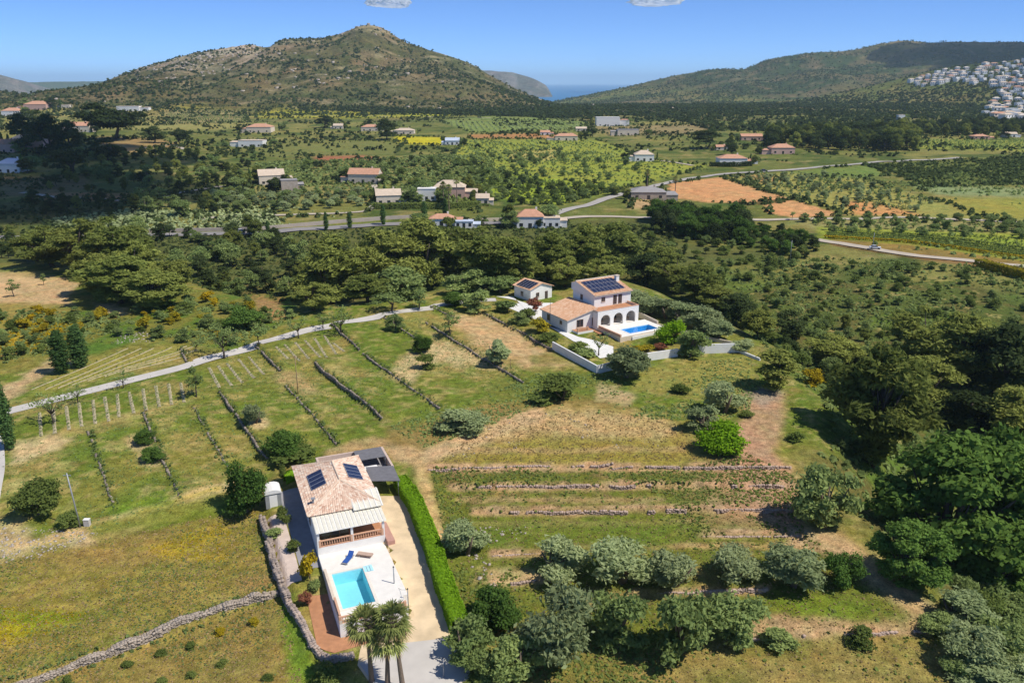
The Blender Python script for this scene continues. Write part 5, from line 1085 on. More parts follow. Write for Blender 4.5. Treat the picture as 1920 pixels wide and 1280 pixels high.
# paved ground round the lower house
sheet('driveway', [W1(*q) for q in [(7.95, -9), (7.6, -12), (5.5, -16.5), (.8, -17.8), (2.2, -24), (11.0, -24), (10.6, -18), (11.2, -12), (11.9, -4), (12.5, 4), (12.6, 9.5), (8.6, 11), (8.2, 4)]], SAND, .035, 1.2)
sheet('paving', [W1(*q) for q in [(1.0, -17.6), (5.5, -16.3), (10.6, -17.5), (10.9, -23.8), (2.4, -23.8)]], CONC, .05, 1.2)
sheet('paving', [W1(*q) for q in [(-2.3, -1), (-.02, -1), (-.02, 17), (-2.6, 17)]], GREYP, .04, 1.0)
sheet('paving', [W1(*q) for q in [(-2.5, -13.8), (-1, -15.2), (3.2, -15.0), (3.2, -13.25), (-.02, -13.25), (-.02, -5.6), (-2.3, -5.2)]], TERRA, .04, 1.0)
sheet('paving', [W1(*q) for q in [(8.4, 15), (12.6, 14.5), (12.6, 21.9), (3.6, 21.9), (3.6, 18.4), (8.4, 18)]], GREYP, .04, 1.2)
sheet('paving', [W1(*q) for q in [(-4.7, -3), (-2.4, -2.8), (-2.7, 12), (-4.9, 12)]], mat('pinkish_paving', (.60, .48, .40), .9, .15, 1), .04, 1.0)
st = MB().box(0, .9, 0, 4.6, 1.2, 2.25, BRICK); so_ = st.build('brick_ramp'); so_.location = (*W1(8.15, -.6), 0); so_.rotation_euler = (0, 0, R(H1A)); tag(so_, 'pink brick ramp block beside the porch', 'ramp')
sw_ = [W1(*q) for q in [(-5.2, 12.5), (-5.1, 6), (-4.9, 0), (-4.2, -5), (-3.4, -9.5), (-2.9, -13.5), (-1.5, -16.2), (.8, -16.6)]]
stone_wall(sw_[:4], 1.5, 'rubble retaining wall along the side garden of the tiled house', mat('rubble', (.36, .29, .24), .95, .3, 1.4, .5), .6, 80, .34, name='retaining_wall', low=.5)
stone_wall(sw_[3:], .9, 'curving low wall round the red paved side yard', mat('rubble2', (.42, .33, .27), .95, .25, 1.4, .5), .45, 90, .3, name='retaining_wall', low=.3)
def hedge(name, pts, w, h, label, lm=None, n=14000, size=.16, seed=5, cat='hedge'):
    rng = np.random.default_rng(seed); pts = [np.array(p) for p in pts]; L_ = [np.linalg.norm(b - a) for a, b in zip(pts[:-1], pts[1:])]; cum = np.concatenate([[0], np.cumsum(L_)]); t = rng.uniform(0, cum[-1], n)
    x = np.interp(t, cum, [p[0] for p in pts]); y = np.interp(t, cum, [p[1] for p in pts]); i = np.clip(np.searchsorted(cum, t) - 1, 0, len(L_) - 1)
    d = np.array([(b - a) / l for a, b, l in zip(pts[:-1], pts[1:], L_)])[i]; nn = np.stack([-d[:, 1], d[:, 0]], 1)
    an = rng.uniform(-.15, math.pi + .15, n); wob = .85 + .3 * fbm(x, y, 1.3, 2, 3); cx = np.clip(np.cos(an) * 1.35, -1, 1); sy = np.clip(np.sin(an) * 1.35, -.1, 1); dp = 1 - .12 * rng.random(n)
    c = np.stack([x + nn[:, 0] * cx * w / 2 * wob * dp, y + nn[:, 1] * cx * w / 2 * wob * dp, zg(x, y) + h * np.maximum(0, sy) * wob * dp], 1)
    low = rng.random(n) * (np.abs(cx) > .95); c[:, 2] = np.where(np.abs(cx) > .95, zg(x, y) + h * rng.random(n) * .95, c[:, 2])
    nr = np.stack([nn[:, 0] * cx, nn[:, 1] * cx, np.maximum(.1, sy) + .5], 1) + rng.normal(size=(n, 3)) * .35; nr /= np.linalg.norm(nr, axis=1)[:, None]
    tt = np.cross(nr, rng.normal(size=(n, 3))); tt /= np.linalg.norm(tt, axis=1)[:, None]; b = np.cross(nr, tt); s = (size * (.6 + .8 * rng.random(n)))[:, None]
    q = np.stack([c - tt * s, c + b * s * .6, c + tt * s, c - b * s * .6], 1).reshape(-1, 3); cc = np.zeros((n, 3)); cc[:, 0] = rng.random(n); cc[:, 1] = .85 + .3 * rng.random(n)
    e = empty(name, (0, 0, 0)); link('foliage', np_mesh('foliage', q, np.arange(4 * n).reshape(n, 4), lm or LM['bright'], False, np.repeat(cc, 4, 0)), e)
    mb = MB(); 
    for k in np.arange(.5, cum[-1], 1.2): 
        xx = float(np.interp(k, cum, [p[0] for p in pts])); yy = float(np.interp(k, cum, [p[1] for p in pts])); zz = float(zg(np.array([xx]), np.array([yy]))[0]); mb.tube([(xx, yy, zz - .2), (xx, yy, zz + h * .7)], .05, BARKD, 4)
    mb.build('stems', e); tag(e, label, cat)
hedge('hedge', [W1(13.0, 12.5), W1(13.4, 6), W1(12.9, -3), W1(12.3, -10), W1(11.8, -17)], 2.0, 1.7, 'long bright green clipped hedge beside the sand coloured driveway', n=20000)
hedge('hedge', [W1(-1.5, 19.3), W1(2.8, 20.2)], 1.3, 1.3, 'short bright hedge behind the tiled roof', n=3000, seed=6)
# palms
def fan_palm(x, y, z, h, label, seed):
    rng = np.random.default_rng(seed); e = empty('fan_palm', (x, y, z)); tag(e, label, 'palm')
    lx, ly = rng.normal(size=2) * .15
    MB().tube([(0, 0, -.3), (0, 0, .4), (lx * .4, ly * .4, h * .5), (lx, ly, h)], [.36, .27, .2, .19], PBARK, 9).build('trunk', e, True)
    V = []; Fq = []; C = []; V2 = []; F2 = []; C2 = []; stalks = MB()
    for i in range(64):
        a = i * 2.39996; el = R(85) - (i / 64) * R(135) + rng.normal() * .08; L_ = rng.uniform(1.05, 1.5); dead = el < R(-32)
        d = np.array([math.cos(a) * math.cos(el), math.sin(a) * math.cos(el), math.sin(el)]); o = np.array([lx, ly, h]); hub = o + d * L_ * .85
        stalks.tube([tuple(o), tuple(hub)], [.03, .018], PBARK, 3); sd_ = np.cross(d, [0, 0, 1.0]); sd_ /= np.linalg.norm(sd_) + 1e-6; upv = np.cross(sd_, d)
        for j in range(11):
            b = (j - 5) / 5 * R(78) + rng.normal() * .05; dd = d * math.cos(b) + sd_ * math.sin(b) + upv * .1; ln = L_ * rng.uniform(.75, 1.0) * (1 - .25 * abs(j - 5) / 5)
            wd = np.cross(dd, upv) * .07; mid = hub + dd * ln * .55; tip = hub + dd * ln + np.array([0, 0, -.28 * ln]); VV, FF, CC = (V2, F2, C2) if dead else (V, Fq, C); k = len(VV)
            VV += [hub, mid - wd, tip, mid + wd]; FF.append((k, k + 1, k + 2, k + 3)); cv = rng.random(); CC += [(cv, .8 + .4 * rng.random(), 0)] * 4
    link('fronds', np_mesh('fronds', np.array(V), np.array(Fq), LM['palm'], False, np.array(C)), e); link('dead_fronds', np_mesh('dead_fronds', np.array(V2), np.array(F2), LM['dry'], False, np.array(C2)), e); stalks.build('stalks', e)
for u, v, h, lb in ((697, 1276, 6.7, 'left fan palm of three beside the pool terrace'), (727, 1282, 5.4, 'middle fan palm of three beside the pool terrace'), (755, 1290, 7.6, 'right and tallest fan palm of three beside the pool terrace')):
    x, y, z = G(u, v); fan_palm(x, y, z, h, lb, int(u))
for i, (u, v, h) in enumerate([(832, 392, 12), (842, 394, 11), (857, 390, 13.5)]):
    x, y, z = G(u, v); fan_palm(x, y, z, h, ['left', 'middle', 'right'][i] + ' one of three tall palms at the far valley villa', 300 + i)
x, y, z = G(1213, 352); fan_palm(x, y, z, 9, 'lone palm standing by the dark roofed barn', 310); x, y, z = G(1266, 358); fan_palm(x, y, z, 7, 'bushy palm at the left corner of the orange field', 311)
# poles
def pole(u0, v0, h, label, r=.07, lean=(0, 0), m=None, arm=False, name='utility_pole'):
    x, y, z = G(u0, v0); e = empty(name, (x, y, z)); tag(e, label, 'pole')
    MB().tube([(0, 0, -.2), (lean[0] * .5, lean[1] * .5, h * .5), (lean[0], lean[1], h)], [r, r * .9, r * .75], m or GREY, 7).build('shaft', e, True)
    if arm: MB().box(-.5 + lean[0], .5 + lean[0], -.04 + lean[1], .04 + lean[1], h - .35, h - .27, m or GREY).build('crossarm', e)
    else: MB().tube([(lean[0], lean[1], h), (lean[0], lean[1], h + .12)], [r * 1.3, r * .6], IRON, 7).build('cap', e)
    return e
pole(151, 988, 7.6, 'leaning grey utility pole with a white box at its foot', .1, (-.6, .2), arm=True); pole(559, 738, 7.0, 'thin wooden utility pole in the left fields', .07, m=WOOD, arm=True)
pole(1031, 612, 6, 'thin dark lamp post beside the wing of the upper house', .06, m=IRON); pole(957, 690, 1.6, 'short post on the terrace wall by the round olive', .05, m=WOOD, name='short_post')
pole(741, 1128, 4.6, 'grey post standing on the right edge of the pool terrace', .08); pole(766, 1142, 2.6, 'shorter grey post beside the palm crowns', .07); pole(832, 1268, 2.2, 'metal gate post at the bottom of the driveway', .06, name='gate_post')
pole(1481, 490, 8, 'thin pole rising above the dark wood before the orange fields', .1); pole(1635, 470, 7, 'thin pole beside the right lane', .1)
x, y, z = G(157, 985); bx_ = MB().box(-.35, .35, -.25, .25, 0, .9, CONC); bx_.box(-.38, .38, -.28, .28, .9, .97, WHITE); o = bx_.build('meter_box'); o.location = (x + .5, y, z); tag(o, 'small white concrete meter box at the foot of the leaning pole', 'box')

# cable between the two posts by the pool, stones, cars
a_, b_ = [bpy.data.objects[n] for n in [o.name for o in COL.objects if o.get('label') in ('grey post standing on the right edge of the pool terrace', 'shorter grey post beside the palm crowns')]]
pa = a_.location + Vector((0, 0, 2.2)); pb = b_.location + Vector((0, 0, 2.5)); mid_ = (pa + pb) / 2 - Vector((0, 0, .25))
o = MB().tube([tuple(pa), tuple(mid_), tuple(pb)], .015, IRON, 4).build('cable'); tag(o, 'thin dark cable strung between the two posts by the pool', 'cable')
def rock_pts(poly, n, r, seed): return rnd_pts(poly, n, r, seed)
def car(u, v, rz, m, label):
    x, y, z = G(u, v); e = empty('parked_car', (x, y, z + .35), rz); tag(e, label, 'car')
    MB().prism([(-2.1, -.85), (2.1, -.85), (2.1, .85), (-2.1, .85)], .28, [.85, .8, .8, .85], m).build('body', e)
    cb = MB(); cb.prism([(-1.5, -.75), (1.0, -.75), (1.0, .75), (-1.5, .75)], .852, .9, m); c0 = [(-1.5, -.75, .9), (1.0, -.75, .9), (1.0, .75, .9), (-1.5, .75, .9)]; c1 = [(-1.1, -.62, 1.4), (.4, -.62, 1.4), (.4, .62, 1.4), (-1.1, .62, 1.4)]
    for i in range(4): j = (i + 1) % 4; cb.poly([c0[i], c0[j], c1[j], c1[i]], GLASSD)
    cb.poly(c1, m); cb.build('cabin', e)
    for sx in (-1.3, 1.3):
        for sy in (-.86, .86): link('wheel', MB().tube([(sx, sy - .1, .32), (sx, sy + .1, .32)], .32, IRON, 10).mesh('wheel'), e)
CARW = mat('white_car_paint', (.75, .75, .76), .3, .02, 1); CARD = mat('dark_car_paint', (.05, .06, .08), .3, .02, 1)
car(452, 437, R(4), CARW, 'small white car driving on the valley road at left'); car(1640, 468, R(-15), CARW, 'white van on the right lane below the vine rows'); car(1195, 358, R(25), CARW, 'white car on the upper road near the barn'); car(1432, 322, R(8), CARD, 'dark car on the upper road above the orange fields')

wp_ = []; rng = np.random.default_rng(201)
for a, b, h in STEPS[:len(WALLS)]:
    n = int(math.hypot(b[0] - a[0], b[1] - a[1]) * 5); t = rng.random(n); x = a[0] + (b[0] - a[0]) * t + rng.normal(size=n) * .35; y = a[1] + (b[1] - a[1]) * t + rng.normal(size=n) * .35; wp_.append(np.stack([x, y, zg(x, y) + .05, rng.uniform(.1, .34, n)], 1))
for a, b in zip(BWL[:-1], BWL[1:]):
    n = int(math.hypot(b[0] - a[0], b[1] - a[1]) * 5); t = rng.random(n); x = a[0] + (b[0] - a[0]) * t + .2; y = a[1] + (b[1] - a[1]) * t + rng.choice((-.75, .75), n) + rng.normal(size=n) * .15; wp_.append(np.stack([x, y, zg(x, y) + .05, rng.uniform(.1, .35, n)], 1))
blob_stuff('wall_weeds', np.concatenate(wp_), LM['almond'], 'weeds growing along the stone terrace walls', 'weeds', 7, .9, .5, 55)
# ------------------------------------------------------------------ upper house
def W2(x, y): return loc2w(H2O, H2A, x, y)
h2 = empty('villa', (*H2O, 0), R(H2A)); tag(h2, 'white two storey villa with three arches and a roof full of solar panels', 'house')
GZ = 4.3
MB().box(2.0, 12.0, 4.2, 12.4, GZ, 11.0, WHITE).build('wall', h2)
# arcade front with three real arched openings
def arch_wall(x0, x1, z0, z1, y0, y1, ops, m):
    """ops: (centre, width, spring height, apex height)"""
    mb = MB(); xsx = [x0]
    for c, w_, zs, za in ops:
        a, b = c - w_ / 2, c + w_ / 2; mb.box(xsx[-1], a, y0, y1, z0, z1, m); xsx.append(b); n = 10
        pts = [(c - w_ / 2 * math.cos(math.pi * i / n), zs + (za - zs) * math.sin(math.pi * i / n)) for i in range(n + 1)]
        for (xa, za_), (xb, zb_) in zip(pts[:-1], pts[1:]):
            for yy, fl in ((y0, 0), (y1, 1)):
                q = [(xa, yy, za_), (xb, yy, zb_), (xb, yy, z1), (xa, yy, z1)]; mb.poly(q[::-1] if fl else q, m)
            mb.poly([(xa, y0, za_), (xa, y1, za_), (xb, y1, zb_), (xb, y0, zb_)], m)
        mb.poly([(a, y0, z1), (b, y0, z1), (b, y1, z1), (a, y1, z1)], m)
    mb.box(xsx[-1], x1, y0, y1, z0, z1, m); return mb
arch_wall(0, 11.0, GZ, 8.0, 0, .3, [(2.1, 2.5, 6.5, 7.65), (5.5, 2.5, 6.5, 7.65), (8.9, 2.5, 6.5, 7.65)], WHITE).build('arcade', h2)
MB().box(0, .3, .302, 4.2, GZ, 8.0, WHITE).build('arcade_side', h2); MB().box(10.7, 11.0, .302, 4.196, GZ, 8.0, WHITE).build('arcade_side', h2)
MB().box(.0, 11.0, .0, 4.196, 8.002, 8.2, WHITE, TERRA).build('balcony_floor', h2)
MB().box(0.3, 10.7, 4.05, 4.19, GZ, 8.0, CREAM).build('arcade_back_wall', h2)
MB().box(.302, 10.698, .302, 4.048, GZ, 5.1, DECK).build('arcade_floor', h2)
for x in (3.6, 7.4): window(h2, x, 4.04, 5.12, 1.3, 2.0, 'y-', 'glass_door')
MB().box(0, 11.0, .001, .2, 8.202, 8.62, WHITE).build('parapet', h2); MB().box(0, .2, .202, 4.0, 8.202, 8.62, CREAM).build('parapet', h2); MB().box(10.8, 11.0, .202, 4.0, 8.202, 8.62, CREAM).build('parapet', h2)
MB().box(-.05, 11.05, -.05, .25, 8.622, 8.72, BALU).build('parapet_cap', h2); MB().box(-.05, .24, .252, 4.0, 8.622, 8.72, BALU).build('parapet_cap', h2); MB().box(10.76, 11.05, .252, 4.0, 8.622, 8.72, BALU).build('parapet_cap', h2)
window(h2, 4.4, 4.19, 9.3, 1.0, 1.0, 'y-'); window(h2, 7.6, 4.19, 8.3, 1.0, 2.1, 'y-', 'balcony_door'); window(h2, 9.0, 4.19, 8.3, 1.0, 2.1, 'y-', 'balcony_door'); window(h2, 1.99, 9.0, 9.0, .9, 1.2, 'x-'); window(h2, 1.99, 6.5, 5.4, .9, 1.8, 'x-'); window(h2, -.01, 2.2, GZ + .9, 1.0, 1.7, 'x-', 'side_window')
EZ, RZ2 = 10.95, 12.7; rx0, rx1, ry0, yr, ry1 = 1.75, 12.25, 3.7, 11.0, 12.8
MB().prism([(2.0, 4.2), (2.0, 12.4), (2.0, 11.0)], 0, 0, WHITE)
rb = MB(); rb.poly([(rx0, ry0, EZ), (rx1, ry0, EZ), (rx1, yr, RZ2), (rx0, yr, RZ2)], CREAM); rb.poly([(rx0, yr, RZ2), (rx1, yr, RZ2), (rx1, ry1, RZ2 - .6), (rx0, ry1, RZ2 - .6)], CREAM)
for x in (rx0, rx1): rb.poly([(x, ry0, EZ), (x, yr, RZ2), (x, ry1, RZ2 - .6), (x, ry1, EZ - .3), (x, ry0, EZ - .12)], WHITE)
rb.poly([(rx0, ry0, EZ - .12), (rx0, ry1, EZ - .12), (rx1, ry1, EZ - .12), (rx1, ry0, EZ - .12)], WHITE); rb.poly([(rx0, ry0, EZ - .12), (rx1, ry0, EZ - .12), (rx1, ry0, EZ), (rx0, ry0, EZ)], CREAM); rb.poly([(rx0, ry1, EZ - .3), (rx0, ry1, RZ2 - .6), (rx1, ry1, RZ2 - .6), (rx1, ry1, EZ - .3)], WHITE)
roof2 = rb.build('roof', h2)
roof_tiles('tiles', [((rx0, ry0, EZ), (rx1, ry0, EZ), (rx1, yr, RZ2), (rx0, yr, RZ2)), ((rx0, ry1, RZ2 - .6), (rx1, ry1, RZ2 - .6), (rx1, yr, RZ2), (rx0, yr, RZ2))], roof2, TILEO, seed=2)
MB().box(rx0 - .05, rx1 + .05, yr - .1, yr + .25, RZ2 + .0, RZ2 + .22, CREAM).build('ridge_cap', roof2)
s2 = (RZ2 - EZ) / (yr - ry0)
for r in range(3):
    for c in range(8):
        y = 5.75 + r * 1.78; x = 2.95 + c * 1.06; panel(roof2, (x, y, EZ + (y - ry0) * s2 + .2), (1, 0, 0), (0, 1, s2), 1.02, 1.7)
ch_ = MB().box(11.0, 11.8, 8.4, 9.2, 11.6, 13.4, WHITE); ch_.box(10.9, 11.9, 8.3, 9.3, 13.4, 13.52, CREAM); ch_.build('chimney', roof2)
# wing with a single pitched roof
MB().prism([(-6.4, 2.0), (1.0, 2.0), (1.0, 12.2), (-6.4, 12.2)], GZ, [7.1, 8.75, 8.75, 7.1], WHITE).build('wing_wall', h2)
wr = MB().prism([(-6.8, 1.6), (1.1, 1.6), (1.1, 12.6), (-6.8, 12.6)], [7.05, 8.8, 8.8, 7.05], [7.17, 8.92, 8.92, 7.17], CREAM).build('wing_roof', h2)
roof_tiles('tiles', [((-6.8, 12.6, 7.17), (-6.8, 1.6, 7.17), (1.1, 1.6, 8.92), (1.1, 12.6, 8.92))], wr, TILEO, seed=3)
window(h2, -3.2, 1.99, GZ + .9, 1.7, 1.7, 'y-'); window(h2, -6.41, 4.5, GZ + 1.4, .9, .8, 'x-'); window(h2, -6.41, 9.5, GZ + 1.0, 1.0, 1.4, 'x-'); window(h2, .6, 1.98, GZ + .05, .7, 2.3, 'y-', 'door')
MB().box(-5.2, -1.2, -.2, 1.996, GZ - .3, GZ + .6, WHITE, TERRA).build('porch_step', h2); balustrade(h2, (-5.1, -.05), (-2.6, -.05), GZ + .602, .8, .3)
MB().box(-1.198, -.02, -2.2, 1.9, GZ - .3, GZ + .25, TERRA).build('entrance_step', h2); MB().box(-2.0, -.3, -3.6, -2.202, GZ - .3, GZ + .1, TERRA).build('entrance_step', h2)
# upper pool terrace
pt2 = empty('pool_terrace', (*H2O, 0), R(H2A)); tag(pt2, 'raised pool terrace with cream walls before the three arches', 'terrace')
QX0, QX1, QY0, QY1, QZ = 3.4, 11.0, -6.9, -3.4, 5.1
tb = MB()
for a in ((.0, 12.8, QY1, -.004), (.0, QX0, -8.0, QY1), (QX1, 12.8, -8.0, QY1), (QX0, QX1, -8.0, QY0)): tb.box(*a, 2.6, QZ, CREAM, DECK)
tb.build('deck', pt2); MB().box(.0, .3, -8.0, -.3, QZ + .002, QZ + .55, BALU).build('parapet', pt2); MB().box(3.0, 12.8, -8.25, -8.004, 2.6, QZ - .3, WHITE).build('front_facing', pt2)
sp2 = empty('swimming_pool', (*H2O, 0), R(H2A)); tag(sp2, 'deep blue rectangular pool in front of the villa with arches', 'pool')
bs = MB(); bs.box(QX0, QX1, QY0, QY1, 3.2, 3.6, BASIN).box(QX0, QX0 + .06, QY0, QY1, 3.6, QZ - .04, BASIN).box(QX1 - .06, QX1, QY0, QY1, 3.6, QZ - .04, BASIN).box(QX0 + .06, QX1 - .06, QY0, QY0 + .06, 3.6, QZ - .04, BASIN).box(QX0 + .06, QX1 - .06, QY1 - .06, QY1, 3.6, QZ - .04, BASIN); bs.build('basin', sp2)
MB().poly([(QX0 + .06, QY0 + .06, QZ - .12), (QX1 - .06, QY0 + .06, QZ - .12), (QX1 - .06, QY1 - .06, QZ - .12), (QX0 + .06, QY1 - .06, QZ - .12)], WATER2).build('water', sp2)
for (x0, x1, y0, y1) in ((QX0 - .3, QX1 + .3, QY1 - .03, QY1 + .3), (QX0 - .3, QX1 + .3, QY0 - .3, QY0 + .03), (QX0 - .3, QX0 + .03, QY0 + .03, QY1 - .03), (QX1 - .03, QX1 + .3, QY0 + .03, QY1 - .03)): link('coping', MB().box(x0, x1, y0, y1, QZ - .03, QZ + .035, WHITE).mesh('coping'), sp2)
# furniture under the arches
for i, x in enumerate((1.8, 5.4, 8.8)):
    e = empty('garden_table', (*W2(x, 1.6), QZ - .7), R(H2A)); e.location.z = 5.102; tag(e, ['dark table under the left arch', 'dark table under the middle arch', 'dark table under the right arch'][i] + ' of the villa', 'table')
    link('table_top', MB().box(-.6, .6, -.4, .4, .72, .78, WOOD).mesh('table_top'), e)
    for sx in (-.5, .5):
        for sy in (-.3, .3): link('leg', MB().box(sx - .03, sx + .03, sy - .03, sy + .03, 0, .72, WOOD).mesh('leg'), e)
# annex
an = empty('annex', (*P(1005, 560, 4.4), 0), R(38)); tag(an, 'small white annex with solar panels on its clay tile roof', 'outbuilding')
an.location = (*[(a + b) / 2 for a, b in zip(P(990, 566, 4.4), P(1012, 548, 4.4))], 0)
MB().box(-3.4, 3.4, -2.8, 3.6, 4.0, 7.3, WHITE).build('wall', an)
ar = MB(); ar.poly([(-3.8, -3.2, 7.25), (0, -3.2, 8.5), (0, 4.0, 8.5), (-3.8, 4.0, 7.25)], CREAM).poly([(0, -3.2, 8.5), (3.8, -3.2, 7.25), (3.8, 4.0, 7.25), (0, 4.0, 8.5)], CREAM)
for y, s_ in ((-2.8, 1), (3.6, -1)): ar.poly([(-3.4, y, 7.3), (3.4, y, 7.3), (0, y, 8.45)][::s_], WHITE)
ar = ar.build('roof', an); roof_tiles('tiles', [((-3.8, 4.0, 7.25), (-3.8, -3.2, 7.25), (0, -3.2, 8.5), (0, 4.0, 8.5)), ((3.8, -3.2, 7.25), (3.8, 4.0, 7.25), (0, 4.0, 8.5), (0, -3.2, 8.5))], ar, TILEO, seed=4)
for i in range(5): panel(ar, (-2.0, -2.0 + i * 1.06, 7.25 + 1.8 * 1.25 / 3.8 + .2), (1, 0, 1.25 / 3.8), (0, 1, 0), 3.0, 1.02)
window(an, -1.2, -2.81, 5.2, 1.0, 1.1, 'y-'); window(an, -3.41, .5, 5.2, 1.0, 1.1, 'x-'); window(an, 1.6, -2.81, 4.3, .9, 2.0, 'y-', 'door')
# yard, garden walls
GRAV = mat('white_gravel', (.74, .72, .68), .95, .1, 2, .2)
sheet('yard', [W2(*q) for q in [(-7, 12), (-7.5, 30), (-2, 27), (0, 26), (4, 24), (3, 13), (1.0, 12.4)]] , GRAV, .06, 2.0)
sheet('yard', px([(930, 556), (962, 556), (985, 580), (1010, 600), (1050, 625), (1075, 640), (1100, 652), (1125, 672), (1150, 668), (1150, 650), (1120, 640), (1085, 632), (1066, 624), (1030, 612), (1014, 600), (1018, 590), (985, 568), (968, 563)]), GRAV, .07, 1.5)
sheet('yard', px([(1125, 690), (1215, 668), (1260, 656), (1385, 648), (1385, 656), (1260, 664), (1215, 676), (1140, 694)]), GRAV, .08, 1.5)
def garden_wall(pts, h, label, th=.3, m=WHITE, name='garden_wall', drop=.6):
    e = empty(name, (0, 0, 0)); tag(e, label, 'wall')
    for (a, b) in zip(pts[:-1], pts[1:]):
        a = np.array(a); b = np.array(b); d = (b - a); L_ = np.linalg.norm(d); d /= L_; n = np.array([-d[1], d[0]]) * th / 2; za = zg(np.array([a[0], b[0]]), np.array([a[1], b[1]]))
        q = [a - n, b - n, b + n, a + n]; link('wall_panel', MB().prism([tuple(p) for p in q], [za[0] - drop, za[1] - drop, za[1] - drop, za[0] - drop], [za[0] + h, za[1] + h, za[1] + h, za[0] + h], m).mesh('wall_panel'), e)
garden_wall(px([(1036, 654), (1120, 700)]), 1.5, 'shaded white garden wall facing the left fields'); garden_wall(px([(1121, 700), (1160, 690), (1215, 676), (1270, 668)]), 1.6, 'sunlit white garden wall in front of the upper house')
garden_wall(px([(1275, 664), (1385, 660)]), 1.9, 'white wall at the right end of the upper garden'); garden_wall(px([(1385, 660), (1425, 676)]), .5, 'low white wall tail running down to the young pine')
garden_wall([W2(13.2, -4), W2(14.2, 4), W2(14.6, 12)], 1.3, 'cream stepped wall along the right side of the upper house', m=CREAM); garden_wall([W2(13.2, -4), W2(17, -16), W2(19.5, -21)], .7, 'pale boundary wall under the row of olives', m=CREAM)
# ------------------------------------------------------------------ houses of the valley
RTM = [mat('far_terracotta', (.56, .30, .19), .9, .15, .8), mat('far_cream_roof', (.60, .48, .36), .9, .12, .8), mat('far_grey_roof', (.32, .30, .29), .9, .1, .8), mat('far_blue_roof', (.50, .56, .66), .7, .05, .8)]
WLM = [WHITE, mat('far_cream_wall', (.70, .60, .47), .9, .08, .6), mat('far_pink_wall', (.62, .40, .32), .9, .08, .6), mat('far_stone_wall', (.42, .35, .28), .95, .2, .8)]
def far_house(u, v, wp, hp, label, roof=0, wall=0, depth=.75, rot=0.0, kind='hip', group=None, name='farmhouse', wins=3):
    x, y, z = G(u, v); fw = y * CP - (z - CH) * SP; s = fw / F; W_ = wp * s; Hh = hp * s; D_ = max(4, W_ * depth); eh = Hh * (.64 if kind != 'flat' else 1)
    e = empty(name, (x, y + D_ / 2, z), R(rot)); tag(e, label, 'house', group)
    MB().box(-W_ / 2, W_ / 2, -D_ / 2, D_ / 2, -2.5, eh, WLM[wall]).build('wall', e); o = .35; rm = RTM[roof]; mb = MB(); a, b = W_ / 2 + o, D_ / 2 + o
    if kind == 'hip':
        r = max(.2, a - b) if a > b else .2; q = [(-a, -b, eh), (a, -b, eh), (a, b, eh), (-a, b, eh)]; t0, t1 = (-r, 0, Hh), (r, 0, Hh)
        for f in ([q[0], q[1], t1, t0], [q[1], q[2], t1], [q[2], q[3], t0, t1], [q[3], q[0], t0], q[::-1]): mb.poly(f, rm)
    elif kind == 'gable':
        q = [(-a, -b, eh - .15), (a, -b, eh - .15), (a, b, eh - .15), (-a, b, eh - .15)]; t0, t1 = (-a, 0, Hh), (a, 0, Hh)
        for f in ([q[0], q[1], t1, t0], [q[2], q[3], t0, t1], q[::-1]): mb.poly(f, rm)
        mb.poly([(W_ / 2 + .01, -D_ / 2, eh - .2), (W_ / 2 + .01, D_ / 2, eh - .2), (W_ / 2 + .01, 0, Hh - .1)], WLM[wall]); mb.poly([(-W_ / 2 - .01, -D_ / 2, eh - .2), (-W_ / 2 - .01, 0, Hh - .1), (-W_ / 2 - .01, D_ / 2, eh - .2)], WLM[wall])
    else: mb.box(-a + .2, a - .2, -b + .2, b - .2, eh + .002, eh + .3, rm if roof else WLM[wall])
    mb.build('roof', e)
    rg_ = random.Random(int(u * 13 + v)); sd = rg_.choice((-1, 1)); aw, ad, ah = W_ * rg_.uniform(.28, .42), D_ * rg_.uniform(.5, .8), eh * rg_.uniform(.55, .75); ax = sd * (W_ / 2 + aw / 2 - .02)
    MB().box(ax - aw / 2, ax + aw / 2, -ad / 2 - .4, ad / 2 - .4, -2.5, ah, WLM[wall]).build('annex_wall', e); MB().prism([(ax - aw / 2 - .25, -ad / 2 - .7), (ax + aw / 2 + .25, -ad / 2 - .7), (ax + aw / 2 + .25, ad / 2), (ax - aw / 2 - .25, ad / 2)], [ah + .002, ah + .002, ah + .7, ah + .7], [ah + .15, ah + .15, ah + .85, ah + .85], rm).build('annex_roof', e)
    MB().box(W_ * .2, W_ * .2 + .8, D_ * .1, D_ * .1 + .8, eh, Hh + .7, WLM[wall]).build('chimney', e)
    for i in range(wins):
        wx = (i + .5) / wins * W_ - W_ / 2; ww = min(1.6, W_ / wins * .45); link('window' if i != wins // 2 else 'door', MB().box(wx - ww / 2, wx + ww / 2, -D_ / 2 - .06, -D_ / 2 + .05, (.9 if i != wins // 2 else .05) , min(2.3, eh * .8), GLASSD).mesh('window'), e)
    return e
